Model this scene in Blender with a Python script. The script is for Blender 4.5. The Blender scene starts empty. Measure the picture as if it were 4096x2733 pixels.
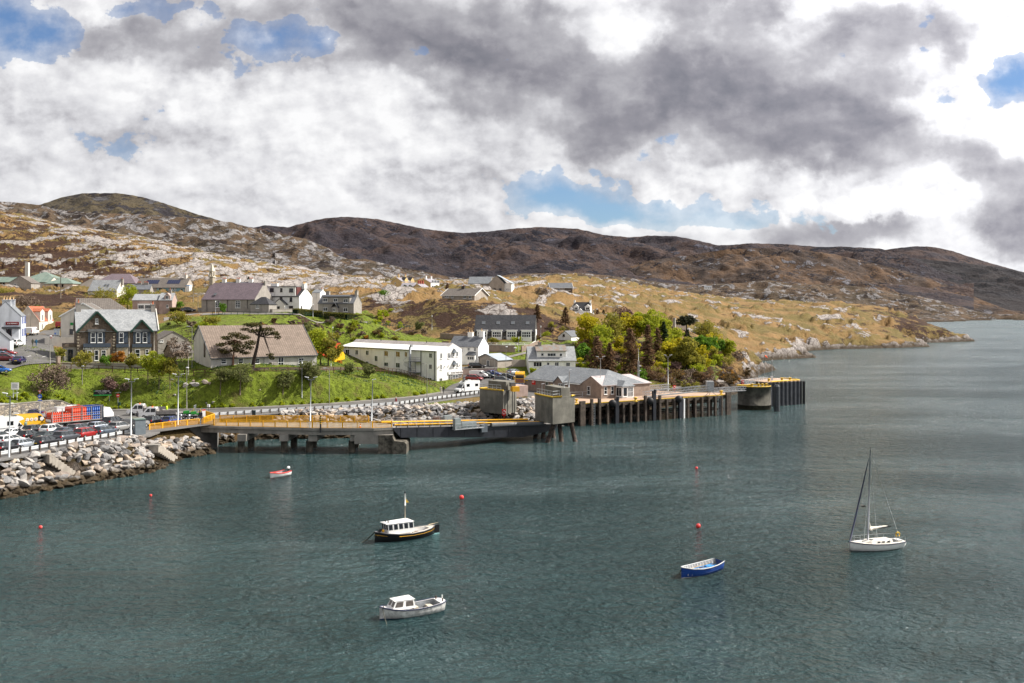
import bpy,bmesh,math,random
import numpy as np
from mathutils import Vector,Matrix
R=math.radians
SC=bpy.context.scene
COL=SC.collection
F,CU,HV,H=3982.0,2048.0,1225.0,25.0
cam=bpy.data.cameras.new('camera'); camo=bpy.data.objects.new('camera',cam); COL.objects.link(camo)
cam.sensor_width=36.0; cam.lens=35.0; cam.clip_end=60000; cam.clip_start=1
camo.location=(0,0,H); camo.rotation_euler=(R(90),0,0)
cam.shift_y=-(1366.5-HV)/4096.0
SC.camera=camo
SC.view_settings.view_transform='Standard'; SC.view_settings.look='None'
SC.view_settings.gamma=1; SC.view_settings.exposure=0.74
SC.cycles.max_bounces=5; SC.cycles.diffuse_bounces=2; SC.cycles.glossy_bounces=3
SC.cycles.transparent_max_bounces=6; SC.cycles.caustics_reflective=False; SC.cycles.caustics_refractive=False
SUN_AZ,SUN_EL=R(80),R(45)
sd=Vector((math.sin(SUN_AZ)*math.cos(SUN_EL),math.cos(SUN_AZ)*math.cos(SUN_EL),math.sin(SUN_EL)))
sl=bpy.data.lights.new('sun','SUN'); sl.energy=5.0; sl.angle=R(0.5); sl.color=(1.0,0.945,0.86)
so=bpy.data.objects.new('sun',sl); COL.objects.link(so); so.rotation_euler=sd.to_track_quat('Z','Y').to_euler()
so.location=(200,50,300)
class NT:
 def __init__(s,nt):s.nt=nt; s.L=nt.links
 def n(s,t,**k):
  x=s.nt.nodes.new(t)
  for a,b in k.items():setattr(x,a,b)
  return x
 def set(s,sock,v):
  if isinstance(v,bpy.types.NodeSocket):s.L.new(v,sock)
  elif v is not None:
   if hasattr(sock.default_value,'__len__')and not hasattr(v,'__len__'):v=(v,)*len(sock.default_value)
   if hasattr(v,'__len__')and len(v)==3 and len(sock.default_value)==4:v=(*v,1)
   sock.default_value=v
 def m(s,op,a,b=None,c=None,clamp=False):
  x=s.n('ShaderNodeMath',operation=op,use_clamp=clamp)
  for i,v in enumerate((a,b,c)):s.set(x.inputs[i],v)
  return x.outputs[0]
 def v(s,op,a,b=None,sc=None):
  x=s.n('ShaderNodeVectorMath',operation=op)
  s.set(x.inputs[0],a)
  if b is not None:s.set(x.inputs[1],b)
  if sc is not None:s.set(x.inputs['Scale'],sc)
  return x.outputs['Value']if op in('LENGTH','DOT_PRODUCT')else x.outputs[0]
 def mr(s,val,a,b,c=0.0,d=1.0,smooth=True):
  x=s.n('ShaderNodeMapRange',interpolation_type='SMOOTHSTEP' if smooth else 'LINEAR')
  s.set(x.inputs[0],val)
  for i,q in enumerate((a,b,c,d)):s.set(x.inputs[i+1],q)
  return x.outputs[0]
 def mix(s,f,a,b,mode='MIX'):
  x=s.n('ShaderNodeMix',data_type='RGBA',blend_type=mode)
  s.set(x.inputs[0],f); s.set(x.inputs[6],a); s.set(x.inputs[7],b)
  return x.outputs[2]
 def noise(s,vec,scale,detail=4,rough=0.5,dist=0.0,out=0):
  x=s.n('ShaderNodeTexNoise')
  s.set(x.inputs['Vector'],vec); s.set(x.inputs['Scale'],scale)
  x.inputs['Detail'].default_value=detail; x.inputs['Roughness'].default_value=rough
  x.inputs['Distortion'].default_value=dist
  return x.outputs[out]
 def voro(s,vec,scale,feature='F1',out='Distance',rnd=1.0):
  x=s.n('ShaderNodeTexVoronoi',feature=feature)
  s.set(x.inputs['Vector'],vec); s.set(x.inputs['Scale'],scale); x.inputs['Randomness'].default_value=rnd
  return x.outputs[out]
 def xyz(s,v):
  x=s.n('ShaderNodeSeparateXYZ'); s.set(x.inputs[0],v); return x.outputs
 def comb(s,a,b,c):
  x=s.n('ShaderNodeCombineXYZ')
  for i,q in enumerate((a,b,c)):s.set(x.inputs[i],q)
  return x.outputs[0]
 def map(s,v,loc=(0,0,0),sc=(1,1,1),rot=(0,0,0)):
  x=s.n('ShaderNodeMapping'); s.set(x.inputs[0],v); x.inputs[1].default_value=loc; x.inputs[3].default_value=sc; x.inputs[2].default_value=rot
  return x.outputs[0]
W=bpy.data.worlds.new('World'); SC.world=W; W.use_nodes=True
t=NT(W.node_tree); W.node_tree.nodes.clear()
d=t.n('ShaderNodeTexCoord').outputs['Generated']
x,y,z=t.xyz(d)
ya=t.m('MAXIMUM',t.m('ABSOLUTE',y),0.12)
U=t.m('MULTIPLY',t.m('DIVIDE',x,ya),3.982)
V=t.m('MULTIPLY',t.m('DIVIDE',z,ya),3.982)
P=t.comb(U,V,0.0)
wn=t.noise(P,1.1,5,0.55,out=1)
Pw=t.v('ADD',P,t.v('MULTIPLY',t.v('SUBTRACT',wn,(0.5,0.5,0.5)),(0.62,0.42,0)))
wn2=t.noise(P,5.0,5,0.6,out=1)
Pw=t.v('ADD',Pw,t.v('MULTIPLY',t.v('SUBTRACT',wn2,(0.5,0.5,0.5)),(0.2,0.16,0)))
def blob(u,v,ru,rv,amp,ang=0):
 q=t.map(t.v('SUBTRACT',Pw,((u-2048)/1000,(1225-v)/1000,0)),rot=(0,0,R(ang)))
 q=t.v('MULTIPLY',q,(1000/ru,1000/rv,0))
 return t.mr(t.v('LENGTH',q),1.35,0.0,0.0,amp)
def addall(l):
 a=l[0]
 for b in l[1:]:a=t.m('ADD',a,b)
 return a
blue=addall([blob(30,150,420,190,1.1),blob(1150,190,400,150,1.15),blob(260,560,560,110,.8),blob(620,420,260,110,.7),blob(2200,740,300,150,1.1),blob(2550,830,460,120,1.1),blob(4050,300,150,130,1.2),blob(3100,830,330,140,.35),blob(560,60,260,60,.5)])
dark=addall([blob(1700,110,1000,300,.68),blob(2000,330,620,200,.62,14),blob(2750,430,760,210,.9,8),blob(3350,560,620,170,.8,8),blob(2900,120,330,330,.6),blob(3500,260,480,260,.7),blob(620,200,420,190,.55),blob(3750,60,300,130,.25),blob(3950,660,330,110,.4),blob(3300,930,520,150,.7),blob(4080,830,230,190,.85),blob(900,800,800,150,.14),blob(300,720,500,70,.16),blob(2400,560,330,90,.35),blob(1900,870,400,70,.2),blob(-900,300,700,300,.5),blob(5200,300,700,400,.5)])
lite=addall([blob(1250,430,620,170,.35,10),blob(2520,170,200,230,.22,-30),blob(450,330,500,120,.2),blob(3340,815,210,55,1.0,8),blob(3620,830,230,60,1.0,4),blob(3900,420,300,200,.35),blob(3150,130,170,130,.3),blob(2300,880,400,90,.3),blob(1500,750,800,100,.12)])
Ps=t.v('MULTIPLY',P,(1,1.45,0))
n1=t.noise(Ps,1.55,10,0.5,0.0)
n1b=t.noise(t.v('ADD',Ps,(0.055,0.085,0)),1.55,10,0.5,0.0)
n2=t.noise(t.v('ADD',Ps,(7,3,0)),4.2,10,0.56,0.0)
n2b=t.noise(t.v('ADD',Ps,(7.022,3.032,0)),4.2,10,0.56,0.0)
vb=t.voro(t.v('ADD',t.v('MULTIPLY',Pw,(1,1.35,0)),t.v('SCALE',t.v('SUBTRACT',t.noise(P,9.0,5,.6,out=1),(.5,.5,.5)),sc=.22)),5.5,'SMOOTH_F1')
puff=t.m('SUBTRACT',.42,vb)
sh=t.m('ADD',t.m('MULTIPLY',t.m('SUBTRACT',n1,n1b),1.2),t.m('MULTIPLY',t.m('SUBTRACT',n2,n2b),t.mr(dark,0,.7,.85,.75)))
elev=t.mr(z,0.0,0.9,0.66,0.50)
dens=t.m('SUBTRACT',t.m('ADD',t.m('MULTIPLY',t.m('SUBTRACT',n1,0.5),2.0),elev),blue)
dens=t.m('ADD',dens,t.m('ADD',t.m('MULTIPLY',t.m('SUBTRACT',n2,0.5),1.9),t.m('MULTIPLY',puff,.7)))
alpha=t.mr(dens,-0.02,0.16)
thin=t.mr(dens,-0.75,0.05,0,.5)
alpha=t.m('MAXIMUM',alpha,thin)
dk=t.m('ADD',dark,t.m('ADD',t.m('MULTIPLY',t.m('SUBTRACT',n2,0.5),.95),t.m('MULTIPLY',puff,-.25)))
dk=t.m('SUBTRACT',dk,t.m('MULTIPLY',lite,.9))
thick=t.m('ADD',t.mr(dk,.16,.56,0,.34),t.mr(dk,.45,1.2,0,.24))
thick=t.m('MULTIPLY',thick,t.mr(dens,0.0,.5,.4,1.0))
br=t.m('SUBTRACT',t.m('ADD',0.86,t.m('MULTIPLY',lite,.25)),thick)
br=t.m('ADD',br,sh)
br=t.m('ADD',br,t.m('MULTIPLY',t.m('ADD',puff,-.12),t.mr(dens,.2,.8,.7,.3)))
br=t.m('ADD',br,t.m('MULTIPLY',t.m('SUBTRACT',n1,.5),-.5))
br=t.m('SUBTRACT',br,t.mr(z,.5,.85,0,.42))
ramp=t.n('ShaderNodeValToRGB'); t.set(ramp.inputs[0],br)
e=ramp.color_ramp.elements
e[0].position=0.0; e[0].color=(.21,.215,.255,1)
e[1].position=1.0; e[1].color=(1.04,1.04,1.05,1)
for p_,c_ in((.25,(.32,.315,.355,1)),(.5,(.49,.485,.52,1)),(.75,(.78,.78,.81,1))):
 q_=e.new(p_); q_.color=c_
sky=t.n('ShaderNodeTexSky',sky_type='NISHITA'); sky.sun_disc=False
sky.sun_elevation=SUN_EL; sky.sun_rotation=SUN_AZ; sky.ozone_density=1.5; sky.air_density=1.0; sky.dust_density=0.4
skc=t.v('MULTIPLY',sky.outputs[0],(.78,.93,1.16))
glow=t.mr(t.v('DOT_PRODUCT',d,tuple(sd)),.25,1.0,0,1.3)
cl=t.v('SCALE',ramp.outputs[0],sc=t.m('MULTIPLY',9.4,t.m('ADD',1.0,glow)))
colr=t.mix(alpha,skc,cl)
bg=t.n('ShaderNodeBackground'); t.set(bg.inputs[0],colr); bg.inputs[1].default_value=0.060
wo=t.n('ShaderNodeOutputWorld'); t.L.new(bg.outputs[0],wo.inputs[0])
W.cycles.sampling_method='MANUAL'; W.cycles.sample_map_resolution=512
def tag(o,label=None,cat=None,group=None,kind=None):
 if label:o['label']=label
 if cat:o['category']=cat
 if group:o['group']=group
 if kind:o['kind']=kind
 return o
def empty(name,loc,rz=0,label=None,cat=None,group=None):
 o=bpy.data.objects.new(name,None); COL.objects.link(o); o.empty_display_size=.3
 o.location=loc; o.rotation_euler=(0,0,rz)
 return tag(o,label,cat,group)
def link(name,me,parent=None,loc=None,rz=0):
 o=bpy.data.objects.new(name,me); COL.objects.link(o)
 if parent:o.parent=parent
 if loc is not None:o.location=loc
 if rz:o.rotation_euler=(0,0,rz)
 return o
def children(o):return[c for c in KIDS.get(o.name,[])]
def copy_tree(o,parent=None,kids=None):
 c=o.copy(); COL.objects.link(c)
 if parent:c.parent=parent
 for ch in[k for k in o.children]:copy_tree(ch,c)
 return c
class MB:
 """mesh builder: many shapes -> one mesh"""
 def __init__(s):s.v=[]; s.f=[]; s.mi=[]; s.m=0; s.sm=[]
 def add(s,vs,fs,smooth=False):
  o=len(s.v); s.v+=[tuple(p)for p in vs]
  s.f+=[tuple(i+o for i in f)for f in fs]; s.mi+=[s.m]*len(fs); s.sm+=[smooth]*len(fs)
  return s
 def box(s,x0,y0,z0,x1,y1,z1):
  s.add([(x0,y0,z0),(x1,y0,z0),(x1,y1,z0),(x0,y1,z0),(x0,y0,z1),(x1,y0,z1),(x1,y1,z1),(x0,y1,z1)],[(0,3,2,1),(4,5,6,7),(0,1,5,4),(1,2,6,5),(2,3,7,6),(3,0,4,7)]); return s
 def cbox(s,c,sz,rz=0,bev=0):
  hx,hy,hz=sz[0]/2,sz[1]/2,sz[2]/2; ca,sa=math.cos(rz),math.sin(rz)
  vs=[]
  for dz in(-hz,hz):
   for dx,dy in((-hx,-hy),(hx,-hy),(hx,hy),(-hx,hy)):
    vs.append((c[0]+dx*ca-dy*sa,c[1]+dx*sa+dy*ca,c[2]+dz))
  s.add(vs,[(0,3,2,1),(4,5,6,7),(0,1,5,4),(1,2,6,5),(2,3,7,6),(3,0,4,7)]); return s
 def tube(s,pts,r,n=6,cap=True,smooth=True):
  pts=[Vector(p)for p in pts]; rs=r if hasattr(r,'__len__')else[r]*len(pts)
  vs=[]; fs=[]
  for i,p in enumerate(pts):
   a=pts[max(i-1,0)]; b=pts[min(i+1,len(pts)-1)]; dd=(b-a).normalized()if(b-a).length>1e-9 else Vector((0,0,1))
   up=Vector((0,0,1))if abs(dd.z)<.95 else Vector((1,0,0))
   e1=dd.cross(up).normalized(); e2=e1.cross(dd)
   for k in range(n):
    a_=2*math.pi*(k+.5)/n; vs.append(p+(e1*math.cos(a_)+e2*math.sin(a_))*rs[i])
  for i in range(len(pts)-1):
   for k in range(n):
    k2=(k+1)%n; fs.append((i*n+k,i*n+k2,(i+1)*n+k2,(i+1)*n+k))
  s.add(vs,fs,smooth)
  if cap:
   o=len(s.v)-len(vs)
   s.f+=[tuple(o+k for k in range(n)),tuple(o+(len(pts)-1)*n+k for k in reversed(range(n)))]; s.mi+=[s.m]*2; s.sm+=[False]*2
  return s
 def bar(s,a,b,w,h=None):
  h=h or w; a=Vector(a); b=Vector(b); dd=(b-a).normalized()
  up=Vector((0,0,1))if abs(dd.z)<.95 else Vector((1,0,0))
  e1=dd.cross(up).normalized()*w/2; e2=e1.cross(dd).normalized()*h/2
  vs=[a-e1-e2,a+e1-e2,a+e1+e2,a-e1+e2,b-e1-e2,b+e1-e2,b+e1+e2,b-e1+e2]
  s.add(vs,[(0,1,2,3),(7,6,5,4),(0,4,5,1),(1,5,6,2),(2,6,7,3),(3,7,4,0)]); return s
 def prism(s,poly,z0,z1):
  n=len(poly); vs=[(p[0],p[1],z0 if not hasattr(z0,'__len__')else z0[i])for i,p in enumerate(poly)]+[(p[0],p[1],z1 if not hasattr(z1,'__len__')else z1[i])for i,p in enumerate(poly)]
  a=sum(poly[i][0]*poly[(i+1)%n][1]-poly[(i+1)%n][0]*poly[i][1]for i in range(n))
  idx=list(range(n))
  fs=[tuple(reversed(idx)),tuple(n+i for i in idx)]+[(i,(i+1)%n,n+(i+1)%n,n+i)for i in idx]
  if a<0:fs=[tuple(reversed(f))for f in fs]
  s.add(vs,fs); return s
 def extr(s,prof,y0,y1):
  """profile in x,z extruded along y"""
  n=len(prof); vs=[(p[0],y0,p[1])for p in prof]+[(p[0],y1,p[1])for p in prof]
  a=sum(prof[i][0]*prof[(i+1)%n][1]-prof[(i+1)%n][0]*prof[i][1]for i in range(n))
  idx=list(range(n)); fs=[tuple(idx),tuple(n+i for i in reversed(idx))]+[(i,n+i,n+(i+1)%n,(i+1)%n)for i in idx]
  if a<0:fs=[tuple(reversed(f))for f in fs]
  s.add(vs,fs); return s
 def sphere(s,c,r,n=10,m=7,sz=(1,1,1)):
  vs=[(c[0],c[1],c[2]-r*sz[2])]; fs=[]
  for j in range(1,m):
   ph=math.pi*j/m-math.pi/2
   for k in range(n):
    a=2*math.pi*k/n; vs.append((c[0]+r*sz[0]*math.cos(ph)*math.cos(a),c[1]+r*sz[1]*math.cos(ph)*math.sin(a),c[2]+r*sz[2]*math.sin(ph)))
  vs.append((c[0],c[1],c[2]+r*sz[2])); top=len(vs)-1
  for k in range(n):
   k2=(k+1)%n; fs.append((0,1+k2,1+k)); fs.append((top,top-n+k,top-n+k2))
   for j in range(m-2):fs.append((1+j*n+k,1+j*n+k2,1+(j+1)*n+k2,1+(j+1)*n+k))
  s.add(vs,fs,True); return s
 def mesh(s,name,mats):
  me=bpy.data.meshes.new(name); me.from_pydata(s.v,[],s.f);
  if not isinstance(mats,(list,tuple)):mats=[mats]
  for m_ in mats:me.materials.append(m_)
  me.polygons.foreach_set('material_index',s.mi); me.polygons.foreach_set('use_smooth',s.sm); me.update()
  return me
 def build(s,name,mats,parent=None,loc=None,rz=0):
  return link(name,s.mesh(name,mats),parent,loc,rz)
def X_(u,Y):return(u-CU)/F*Y
def at(u,v,Y):return Vector((X_(u,Y),Y,H-(v-HV)/F*Y))
def atz(u,v,z):
 Y=(H-z)*F/(v-HV); return Vector((X_(u,Y),Y,z))
_rs=np.random.RandomState(7); _perm=_rs.permutation(4096).astype(np.int64)
_ga=_rs.rand(4096)*2*np.pi; _gx=np.cos(_ga); _gy=np.sin(_ga); _rv=_rs.rand(4096)
def _h(i,j,s):return _perm[(_perm[(i+s*131)&4095]+j)&4095]
def perlin(x,y,s=0):
 x=np.asarray(x,float); y=np.asarray(y,float)
 xi=np.floor(x).astype(np.int64); yi=np.floor(y).astype(np.int64); fx=x-xi; fy=y-yi
 u=fx*fx*fx*(fx*(fx*6-15)+10); w=fy*fy*fy*(fy*(fy*6-15)+10)
 def g(a,b,px,py):
  k=_h(a,b,s); return _gx[k]*px+_gy[k]*py
 n00=g(xi,yi,fx,fy); n10=g(xi+1,yi,fx-1,fy); n01=g(xi,yi+1,fx,fy-1); n11=g(xi+1,yi+1,fx-1,fy-1)
 return((n00*(1-u)+n10*u)*(1-w)+(n01*(1-u)+n11*u)*w)*1.5
def fbm(x,y,o=5,s=0,g=.5,l=2.03):
 a=1.0; r=0; t_=0
 for i in range(o):r=r+a*perlin(x,y,s+i); t_+=a; a*=g; x=x*l+3.1; y=y*l+1.7
 return r/t_*1.6
def ridged(x,y,o=4,s=0,g=.5):
 a=1.0; r=0; t_=0
 for i in range(o):r=r+a*(1-np.abs(perlin(x,y,s+i))*2); t_+=a; a*=g; x=x*2.1+5; y=y*2.1+9
 return r/t_
def worley(x,y,s=0):
 xi=np.floor(x).astype(np.int64); yi=np.floor(y).astype(np.int64)
 d1=np.full(np.shape(x),9.0); d2=np.full(np.shape(x),9.0); idv=np.zeros(np.shape(x))
 for a in(-1,0,1):
  for b in(-1,0,1):
   k=_h(xi+a,yi+b,s); px=xi+a+_rv[k]; py=yi+b+_rv[(k*7+13)&4095]
   dd=(px-x)**2+(py-y)**2
   new=dd<d1; d2=np.where(new,d1,np.minimum(d2,dd)); idv=np.where(new,_rv[(k*3+5)&4095],idv); d1=np.where(new,dd,d1)
 return np.sqrt(d1),np.sqrt(d2),idv
def sstep(a,b,x):
 t_=np.clip((x-a)/(b-a),0,1); return t_*t_*(3-2*t_)
_M={}
def mat(name,col,rough=.8,var=.12,vs=1.5,bump=0,bs=None,metal=0,spec=.35,col2=None,emit=None,streak=0):
 if name in _M:return _M[name]
 m=bpy.data.materials.new(name); m.use_nodes=True; t=NT(m.node_tree)
 b=m.node_tree.nodes['Principled BSDF']
 b.inputs['Roughness'].default_value=rough; b.inputs['Metallic'].default_value=metal; b.inputs['Specular IOR Level'].default_value=spec
 oc=t.n('ShaderNodeTexCoord').outputs['Object']
 c=(*col,1)
 if var>0 or col2:
  n=t.noise(oc,vs,5,.6)
  c2=col2 or tuple(max(0,q*(1-var*2))for q in col)
  c1=col if col2 else tuple(min(1,q*(1+var*.6))for q in col)
  cc=t.mix(t.mr(n,.3,.7),c1,c2)
  if streak:
   ns=t.noise(t.map(oc,sc=(1,1,.12)),streak,4,.6)
   cc=t.mix(t.mr(ns,.5,.8,0,.55),cc,tuple(q*.45 for q in col))
  t.L.new(cc,b.inputs['Base Color'])
 else:b.inputs['Base Color'].default_value=c
 if bump:
  bn=t.n('ShaderNodeBump'); t.set(bn.inputs['Height'],t.noise(oc,bs or vs*4,4,.6)); bn.inputs['Strength'].default_value=bump; bn.inputs['Distance'].default_value=.05
  t.L.new(bn.outputs[0],b.inputs['Normal'])
 if emit:b.inputs['Emission Color'].default_value=(*emit,1); b.inputs['Emission Strength'].default_value=1
 _M[name]=m; return m
def roof_mat(name,col,col2,row=.32,colw=.4,moss=0,tile=False,rough=.75,lichen=None):
 """slate / tile courses laid along the roof's own length (object x) and slope"""
 if name in _M:return _M[name]
 m=bpy.data.materials.new(name); m.use_nodes=True; t=NT(m.node_tree); b=m.node_tree.nodes['Principled BSDF']
 oc=t.n('ShaderNodeTexCoord').outputs['UV']
 br=t.n('ShaderNodeTexBrick'); t.set(br.inputs['Vector'],oc)
 br.inputs['Scale'].default_value=1; br.inputs['Brick Width'].default_value=colw; br.inputs['Row Height'].default_value=row
 br.inputs['Mortar Size'].default_value=.035 if tile else .012; br.inputs['Bias'].default_value=-.2
 br.inputs['Color1'].default_value=(*col,1); br.inputs['Color2'].default_value=(*col2,1)
 br.inputs['Mortar'].default_value=(*[q*(.30 if tile else .55)for q in col],1); br.offset=0 if tile else .5
 n=t.noise(oc,.45,5,.6); n2=t.noise(oc,3.0,4,.6)
 c=t.mix(t.mr(n,.35,.75,0,.45),br.outputs[0],tuple(q*.55 for q in col))
 c=t.mix(t.mr(n2,.55,.8,0,.5),c,tuple(min(1,q*1.45+.02)for q in col2))
 if lichen:c=t.mix(t.mr(t.noise(t.map(oc,sc=(1,2.5,1)),2.2,5,.65),.62,.70),c,lichen)
 t.L.new(c,b.inputs['Base Color']); b.inputs['Roughness'].default_value=rough; b.inputs['Specular IOR Level'].default_value=.3
 _M[name]=m; return m
def glassm(name,col=(.012,.016,.022),rough=.06,spec=.6):
 return mat(name,col,rough,0,spec=spec)
def stone_mat(name,cols,scale=1.6,mortar=(.16,.145,.12),flat=1.5):
 if name in _M:return _M[name]
 m=bpy.data.materials.new(name); m.use_nodes=True; t=NT(m.node_tree); b=m.node_tree.nodes['Principled BSDF']
 oc=t.map(t.n('ShaderNodeTexCoord').outputs['Object'],sc=(1,1,flat))
 cv=t.voro(oc,scale,out='Color'); e=t.voro(oc,scale,'DISTANCE_TO_EDGE')
 r=t.n('ShaderNodeValToRGB'); t.set(r.inputs[0],t.xyz(cv)[0]); r.color_ramp.interpolation='CONSTANT'
 el=r.color_ramp.elements; el[0].color=(*cols[0],1); el[1].color=(*cols[1],1); el[1].position=.25
 for i,c_ in enumerate(cols[2:]):q=el.new(.5+i*.5/max(1,len(cols)-2)); q.color=(*c_,1)
 c=t.mix(t.mr(e,.02,.07),mortar,r.outputs[0]); c=t.mix(t.mr(t.noise(oc,6,4),.4,.7,0,.35),c,(.06,.055,.05))
 t.L.new(c,b.inputs['Base Color']); b.inputs['Roughness'].default_value=.9
 bn=t.n('ShaderNodeBump'); t.set(bn.inputs['Height'],t.mr(e,0,.12)); bn.inputs['Distance'].default_value=.06; t.L.new(bn.outputs[0],b.inputs['Normal'])
 _M[name]=m; return m
def ground_mat(name,grass,dry,heath,rock,rock2,lush=(.165,.215,.020),k=1.0,rockbias=0,relief=1.0,sl=.16,nbw=.55):
 m=bpy.data.materials.new(name); m.use_nodes=True; t=NT(m.node_tree); b=m.node_tree.nodes['Principled BSDF']
 pos=t.n('ShaderNodeNewGeometry').outputs['Position']
 at_=t.n('ShaderNodeAttribute',attribute_name='zone'); zr,zh,zg=t.xyz(at_.outputs['Color'])[:3]; wet=at_.outputs['Alpha']
 p=t.v('SCALE',pos,sc=k)
 pa=t.map(p,sc=(1,.55,1.6),rot=(0,0,.5))
 na=t.noise(pa,sl,8,.62,.4); nb=t.noise(p,.9,7,.65); nc=t.noise(p,.045,5,.55); nd=t.noise(p,4.5,4,.7)
 fr=t.mr(t.m('ADD',t.m('ADD',zr,t.m('MULTIPLY',t.m('SUBTRACT',na,.5),2.4)),t.m('MULTIPLY',t.m('SUBTRACT',nb,.5),nbw)),.52-rockbias,.64-rockbias)
 fh=t.mr(t.m('ADD',t.m('ADD',zh,t.m('MULTIPLY',t.m('SUBTRACT',t.noise(t.v('ADD',p,(33,7,0)),.13,7,.65),.5),2.3)),t.m('MULTIPLY',t.m('SUBTRACT',nb,.5),1.3)),.48,.62)
 cg=t.mix(t.mr(t.m('ADD',nc,t.m('MULTIPLY',t.m('SUBTRACT',nb,.5),.5)),.38,.62),dry,grass)
 cg=t.mix(t.mr(nd,.35,.7,0,.55),cg,tuple(q*.48 for q in dry))
 lg=t.mix(t.mr(nb,.35,.65),lush,tuple(q*.5 for q in lush)); lg=t.mix(t.mr(t.noise(p,.3,6,.68),.51,.66,0,.8),lg,(.115,.10,.03)); lg=t.mix(t.mr(nd,.45,.75,0,.5),lg,tuple(q*.4 for q in lush))
 fg=t.mr(t.m('ADD',zg,t.m('MULTIPLY',t.m('SUBTRACT',t.noise(p,.22,5,.6),.5),.7)),.42,.6)
 cg=t.mix(fg,cg,lg)
 ch=t.mix(t.mr(nd,.3,.7),heath,tuple(q*.42 for q in heath))
 c=t.mix(fh,cg,ch)
 crack=t.voro(t.map(p,sc=(1,.35,1),rot=(0,0,.8)),.33,'DISTANCE_TO_EDGE');
 cr=t.mix(t.mr(nb,.3,.7),rock,rock2); cr=t.mix(t.mr(nd,.5,.75,0,.55),cr,tuple(q*.4 for q in rock2))
 cr=t.mix(t.mr(t.m('ADD',crack,t.m('MULTIPLY',t.m('SUBTRACT',nb,.5),.2)),.0,.07,.75,0),cr,tuple(q*.5 for q in heath))
 c=t.mix(fr,c,cr)
 c=t.mix(wet,c,t.mix(nb,(.012,.010,.006),(.055,.032,.010)))  # blackens tidal ground; in the armour band it paints shade between boulders
 t.L.new(c,b.inputs['Base Color']); b.inputs['Roughness'].default_value=.92; b.inputs['Specular IOR Level'].default_value=.2
 hgt=t.m('ADD',t.m('MULTIPLY',nb,1.0),t.m('MULTIPLY',fr,.8)); hgt=t.m('ADD',hgt,t.m('MULTIPLY',nd,.3)); hgt=t.m('ADD',hgt,t.m('MULTIPLY',fh,.35)); hgt=t.m('ADD',hgt,t.m('MULTIPLY',na,3.0))
 bn=t.n('ShaderNodeBump'); t.set(bn.inputs['Height'],hgt); bn.inputs['Distance'].default_value=1.1/k*relief; bn.inputs['Strength'].default_value=.9; t.L.new(bn.outputs[0],b.inputs['Normal'])
 return m
def grid_mesh(name,VX,VY,VZ,mats,zone=None):
 nr,nc=VX.shape; co=np.stack([VX,VY,VZ],-1).reshape(-1,3)
 idx=np.arange(nr*nc).reshape(nr,nc)
 q=np.stack([idx[:-1,:-1],idx[:-1,1:],idx[1:,1:],idx[1:,:-1]],-1).reshape(-1,4)
 me=bpy.data.meshes.new(name); me.vertices.add(len(co)); me.vertices.foreach_set('co',co.astype(np.float32).ravel())
 me.loops.add(q.size); me.loops.foreach_set('vertex_index',q.ravel().astype(np.int32)); me.polygons.add(len(q))
 me.polygons.foreach_set('loop_start',np.arange(0,q.size,4,dtype=np.int32)); me.polygons.foreach_set('loop_total',np.full(len(q),4,np.int32))
 me.polygons.foreach_set('use_smooth',np.ones(len(q),bool)); me.update(calc_edges=True)
 me.materials.append(mats)
 if zone is not None:
  a=me.color_attributes.new('zone','FLOAT_COLOR','POINT'); a.data.foreach_set('color',zone.reshape(-1).astype(np.float32))
 return me
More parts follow.
